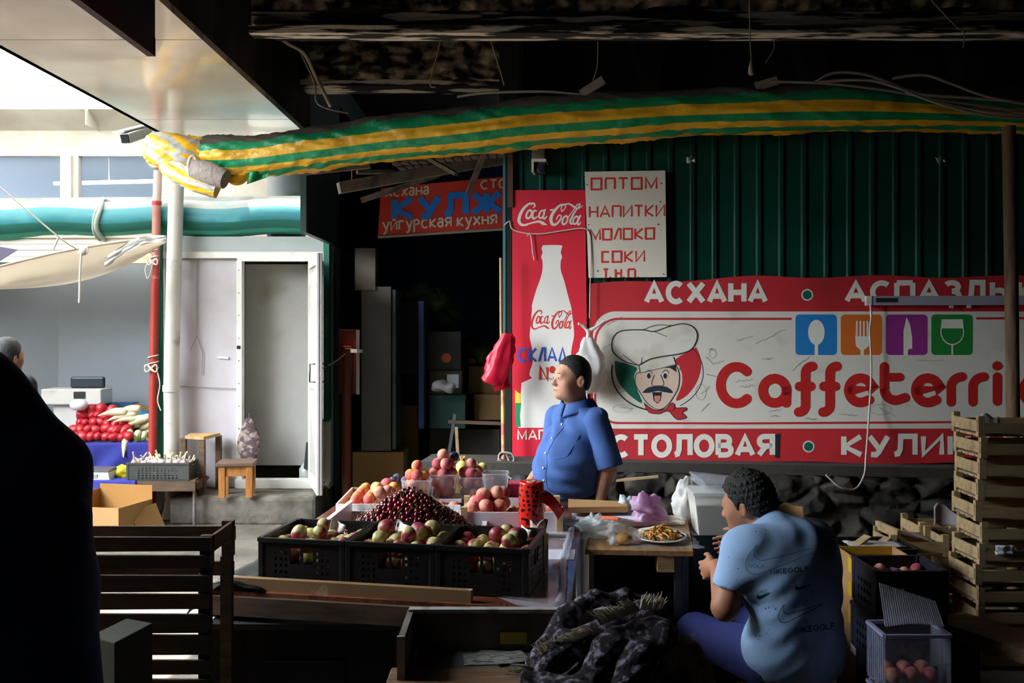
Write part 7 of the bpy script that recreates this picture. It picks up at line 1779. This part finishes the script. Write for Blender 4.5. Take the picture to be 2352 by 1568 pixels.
# tall cardboard box with a yellow stripe
t = thing('striped_carton', 'tall open cardboard carton with yellow stripes behind the black crate stack', 'box', (1.83, 4.78, 0))
x0, x1, y0, y1, z1 = 1.607, 1.88, 4.62, 4.92, .745
yst = M('stripe_yellow', '#c79a1e', .7)
MB().box((x0, (y0 + y1) / 2, z1 / 2), (.008, y1 - y0, z1)).build('side_panel', card, t); MB().box((x1, (y0 + y1) / 2, z1 / 2), (.008, y1 - y0, z1)).build('side_panel', card, t)
MB().box(((x0 + x1) / 2, y0, z1 / 2 - .03), (x1 - x0, .008, z1 - .06)).build('front_panel', card, t); MB().box(((x0 + x1) / 2, y1, z1 / 2), (x1 - x0, .008, z1)).build('back_panel', card, t)
MB().box(((x0 + x1) / 2, y1 - .005, z1 - .02), (x1 - x0, .003, .04)).build('yellow_band', yst, t)
for z in (.70, .59, .46): MB().box((x0 - .005, 4.72, z), (.002, .05, .07)).build('yellow_mark', yst, t)
MB().box((x0 - .006, 4.66, .36), (.003, .09, .12)).build('white_label', pap, t)
MB().box((1.46, 5.0, .27), (.2, .3, .54)).build('brown_carton', card, label='plain brown carton standing between the seated man and the striped carton', cat='box', loc=(1.46, 5.0, 0), bevel=.004)
# stack of black plastic crates with plums
pc_ = plastic_crate('black_crate', 'topmost black plastic crate of plums at the right', .30, .28, .195, M('crate_inkblue', '#171b2b', .5, var=.2), handle=False, group='black crates stacked at the right', nx=17, nz_=9)
for k in range(4):
    l = (1.69 + .012 * math.sin(k * 2), 4.345, .004 + .2 * k)
    lab = ('lowest', 'second lowest', 'second highest', 'topmost')[k] + ' black plastic crate in the stack before the striped carton'
    if k == 0: pc_.location = l; pc_['label'] = lab
    else: dup(pc_, l, (0, 0, rnd.uniform(-.03, .03)), lab)
for a in range(5):
    for c in range(4): put('m' if (a * c) % 3 else 'p', V((1.585 + .054 * a, 4.26 + .056 * c, .73 + rnd.uniform(0, .02))), 'dusky fruit in the topmost black crate at the right' , 'fruit in the right black crate')
# clear fruit boxes and ribbed sheet in front
clb = film('box_clear', '#b4b6c8', .22, .15)
for k in range(3):
    z = .02 + .226 * k; bx0, bx1, by0, by1 = 1.385, 1.63, 3.70, 3.88
    t = thing('clear_box', ('lowest', 'middle', 'topmost')[k] + ' clear plastic fruit box in the stack at the lower right', 'box', (1.5, 3.79, z), group='clear boxes at the lower right')
    mx_, my_, hx, hy = (bx0 + bx1) / 2, (by0 + by1) / 2, bx1 - bx0, by1 - by0
    for nm, c_, d_ in (('front_wall', (mx_, by0, z + .11), (hx, .004, .2)), ('back_wall', (mx_, by1, z + .11), (hx, .004, .2)), ('side_wall', (bx0, my_, z + .11), (.004, hy, .2)), ('side_wall', (bx1, my_, z + .11), (.004, hy, .2)), ('bottom', (mx_, my_, z + .008), (hx, hy, .008))): MB().box(c_, d_).build(nm, clb, t)
    m = MB()
    for a, b_ in (((bx0, by0), (bx1, by0)), ((bx1, by0), (bx1, by1)), ((bx1, by1), (bx0, by1)), ((bx0, by1), (bx0, by0))): m.bar(V((*a, z + .212)), V((*b_, z + .212)), .014, .012)
    for q in range(9): m.bar((bx0 - .003, by0 + hy * (q + .5) / 9, z + .02), (bx0 - .003, by0 + hy * (q + .5) / 9, z + .2), .004, .004)
    m.build('rim', M('rim_lilac', '#a9abc8', .35, transl=.3), t)
    for q in range(6): put('p', V((bx0 + .05 + .07 * (q % 3), by0 + .05 + .075 * (q // 3), z + .05)), 'reddish fruit in the stack of clear boxes', 'fruit in the clear boxes')
def rib(u, v): return V((1.39 + .22 * u + .04 * v, 3.71 + .17 * v, .715 + .12 * v * (1 - .6 * u) + .012 * math.sin(u * 3.1) * (1 - v) + .002 * math.sin(u * 160)))
MB().grid(rib, 160, 14).build('ribbed_sheet', film('sheet_ribbed', '#a9acb6', .6, .3), label='ribbed translucent plastic sheet lying on the clear boxes', cat='sheet', loc=(1.5, 3.8, .70), solid=.002)
t = thing('low_bench', 'long low brown bench plank at the lower right corner', 'bench', (2.3, 3.9, 0))
a, b_ = V((1.93, 4.42, .52)), V((2.35, 3.7, .50))
MB().bar(a, b_, .22, .06).build('plank', plank, t)
for p in (a.lerp(b_, .1), a.lerp(b_, .9)): MB().box((p.x, p.y, .235), (.12, .05, .47)).build('leg', woodd, t)
MB().grid(lambda u, v: V((2.56 + .1 * u, 5.27, .62 + .05 * v)) + V((0, .02 * nz(u * 5, v * 5), 0)), 6, 4).build('white_scrap', pap, label='small white paper caught in the front of the tall crate stack', cat='paper', loc=(2.6, 5.27, .62), solid=.002)
MB().bar(W(1415, 1103, .5), W(1512, 1094, .5), .05, .012).build('ledge_board', cm, label='short pale board on the stone ledge right of the standing man', cat='board', loc=W(1415, 1103, .5))
MB().sphere(W(1402, 1098, .5), (.03, .03, .035), 12, 8).build('garlic_bulb', garm, label='pale garlic bulb at the end of the ledge board', cat='garlic', loc=W(1402, 1098, .5))
# ------------------------------------------------------------------ inside the dark corridor
cab = M('cabinet_grey', '#66635f', .6, var=.1, col2='#6f6b66', mix=(.5, .8), ms=3)
D_ = lambda px, Y: (px - CX) / F * Y
Zp = lambda py, Y: ZC - (py - CY) / F * Y
t = thing('tall_cabinet', 'tall grey metal cabinet inside the corridor', 'cabinet', (D_(868, 9.9), 10.0, .55))
MB().box((D_(864, 9.8), 10.05, (Zp(658, 9.8) + Zp(1035, 9.8)) / 2), (D_(900, 9.8) - D_(832, 9.8), .5, Zp(658, 9.8) - Zp(1035, 9.8))).build('body', cab, t); MB().box((D_(906, 9.8), 10.02, (Zp(665, 9.8) + Zp(1030, 9.8)) / 2), (.03, .5, Zp(665, 9.8) - Zp(1030, 9.8))).build('door_edge', M('edge_dark', '#4f535a', .4), t); MB().tube([(D_(908, 9.8), 9.76, 1.35), (D_(908, 9.8), 9.74, 1.25)], .012, 8).build('latch', lg, t)
MB().box((D_(868, 9.8), 10.05, Zp(1037, 9.8) / 2), (.5, .5, Zp(1037, 9.8) - .01)).build('cabinet_base', card, label='brown carton base under the tall grey cabinet', cat='box', loc=(D_(868, 9.8), 10.05, 0))
MB().box((D_(836, 9.7), 9.9, Zp(617, 9.7)), (.2, .25, Zp(570, 9.7) - Zp(667, 9.7))).build('wall_box', M('box_taupe', '#6f6459', .8), label='grey box fixed on the corridor wall above the cabinet', cat='box', loc=(D_(836, 9.7), 9.9, Zp(667, 9.7)))
t = thing('fire_cabinet', 'red fire cabinet and standpipe at the corridor entrance', 'cabinet', (D_(800, 9.4), 9.4, 0))
MB().box((D_(799, 9.4), 9.45, (Zp(757, 9.4) + Zp(905, 9.4)) / 2), (D_(820, 9.4) - D_(778, 9.4), .12, Zp(757, 9.4) - Zp(905, 9.4))).build('box', M('fire_red', '#6a2413', .5, var=.15), t)
MB().box((D_(823, 9.4), 9.38, (Zp(757, 9.4) + Zp(905, 9.4)) / 2), (.03, .03, Zp(757, 9.4) - Zp(905, 9.4))).build('white_edge', whitep, t)
MB().tube([(D_(797, 9.35), 9.33, Zp(795, 9.35)), (D_(797, 9.35), 9.33, 0)], .045, 14).build('standpipe', M('fire_red', ''), t); MB().tube([(D_(797, 9.3), 9.28, Zp(800, 9.3)), (D_(797, 9.3), 9.28, Zp(820, 9.3))], .06, 14).build('valve', M('fire_red', ''), t); MB().bar(P(805, 806, 9.25), P(832, 806, 9.2), .03, .03).build('handle', whitep, t)
string('tie_string', [P(742, 845, 9.0), P(770, 830, 9.1), P(793, 812, 9.2)], .006, 'pale string tied from the white door leaf to the fire cabinet')
green2 = M('cabbage_green', '#22361c', .8, var=.3, vs=14, col2='#3f5a30', mix=(.55, .7), ms=8)
for i, (px, py, r_) in enumerate(((935, 675, .16), (965, 672, .17), (995, 695, .17), (1010, 730, .15))): lump(P(px, py, 10.6), (r_ * 1.3, r_, r_ * .8), i, .09, 7, 'green_sack', green2, ('green sack of vegetables at the left on the corridor pile', 'green sack of vegetables at the crest of the corridor pile', 'green sack of vegetables right of the crest', 'small green sack at the right end of the corridor pile')[i], 'sack')
cb = [M('carton_dark', '#4a4338', .8), M('crate_teal', '#1d4a45', .6), M('carton_black', '#1d1a1c', .7), M('carton_brown2', '#7a5a36', .8), M('crate_blue', '#2a3f72', .6)]
for i, (p0, q0, p1, q1, Y, m_, lab) in enumerate(((915, 690, 985, 860, 10.4, 2, 'black carton under the green sacks beside the cabinet'), (980, 760, 1060, 850, 10.2, 2, 'black printed carton with an orange logo in the corridor'), (985, 850, 1062, 905, 10.2, 0, 'pale labelled carton below the printed black one'), (985, 905, 1070, 985, 10.2, 1, 'dark teal plastic crate in the corridor'), (960, 690, 975, 985, 10.0, 4, 'narrow blue stack edge beside the cabinet'), (1075, 840, 1150, 905, 10.5, 3, 'brown carton of oranges at the back right of the corridor'), (1088, 905, 1155, 965, 10.4, 3, 'brown carton under the orange carton'), (985, 985, 1150, 1130, 10.6, 0, 'dark crate pile at the corridor floor'), (905, 930, 960, 1130, 10.5, 3, 'brown upright carton beside the cabinet base'))):
    x0, x1, z0, z1 = D_(p0, Y), D_(p1, Y), Zp(q1, Y), Zp(q0, Y)
    t = thing('carton' if m_ != 1 else 'plastic_crate', lab, 'box' if m_ != 1 else 'crate', ((x0 + x1) / 2, Y + .2, max(z0, 0)))
    MB().box(((x0 + x1) / 2, Y + .2, (max(z0, 0) + z1) / 2), (x1 - x0 - .01, .4, z1 - max(z0, 0) - .006)).build('body', cb[m_], t, bevel=.006)
    if i == 1: b = MB(); b.add([V((D_(1025, Y) + .05 * math.cos(a), Y - .004, Zp(822, Y) + .05 * math.sin(a))) for a in np.linspace(0, 6, 16)], [tuple(range(16))]); b.build('orange_logo', M('logo_orange', '#b5522a', .6), t)
    if i == 2: MB().box((D_(1040, Y), Y - .003, Zp(875, Y)), (.12, .004, .14)).build('label_panel', pap, t)
    if i == 3: MB().box(((x0 + x1) / 2, Y - .01, z1 - .03), (x1 - x0, .02, .04)).build('rim', cb[1], t)
orr = fruit('orange', .038, M('orange_skin', '#c9772a', .6, var=.1), 'orange on the carton at the back right of the corridor', 'fruit', 'oranges in the corridor')
place(orr, [(V((D_(1085 + 11 * k, 10.55), 10.6 + .06 * (k % 2), Zp(832, 10.55) + .012)), rrot(), 1.0) for k in range(6)])
lump(P(1102, 812, 10.6), (.10, .1, .09), 3, .03, 12, 'cabbage', green2, 'pale green cabbage above the oranges in the corridor', 'vegetable'); lump(P(1020, 888, 10.0), (.12, .08, .06), 5, .05, 12, 'white_bundle', M('bag_paper', ''), 'crumpled white bag on the teal crate in the corridor', 'bag')
t = thing('trestle', 'dark trestle with crossing legs in the corridor', 'trestle', P(1040, 1090, 9.6)); MB().bar(P(1045, 950, 9.6), P(1022, 1100, 9.6), .03, .03).build('leg', lg, t); MB().bar(P(1048, 980, 9.6), P(1055, 1110, 9.6), .03, .03).build('leg', cm, t); MB().bar(P(1030, 968, 9.6), P(1150, 972, 9.6), .05, .03).build('rail', woodd, t)
t = thing('clear_jug', 'upturned clear plastic cup on the ledge behind the seller', 'cup', W(1195, 1100, .3)); MB().lathe([(.075, 0), (.09, .13), (.085, .13), (.07, .005)], W(1195, 1108, .3), 20).build('body', cupm, t)

MB().grid(lambda u, v: P(1790 + 58 * u, 1190 - 32 * v * math.sin(min(1, .35 + u) * 2.2), 5.05) + V((0, .02 * math.sin(u * 4) + .03 * v, 0)), 14, 8).build('tan_cardboard', card, label='curved tan cardboard flap showing above the seated man shoulder', cat='cardboard', loc=P(1818, 1190, 5.05), solid=.004)
MB().box((P(1818, 0, 5.1).x, 5.12, .43), (.14, .12, .855)).build('cardboard_tube', card, label='upright brown cardboard carton hidden mostly by the seated man shoulder', cat='box', loc=(P(1818, 0, 5.1).x, 5.12, 0))
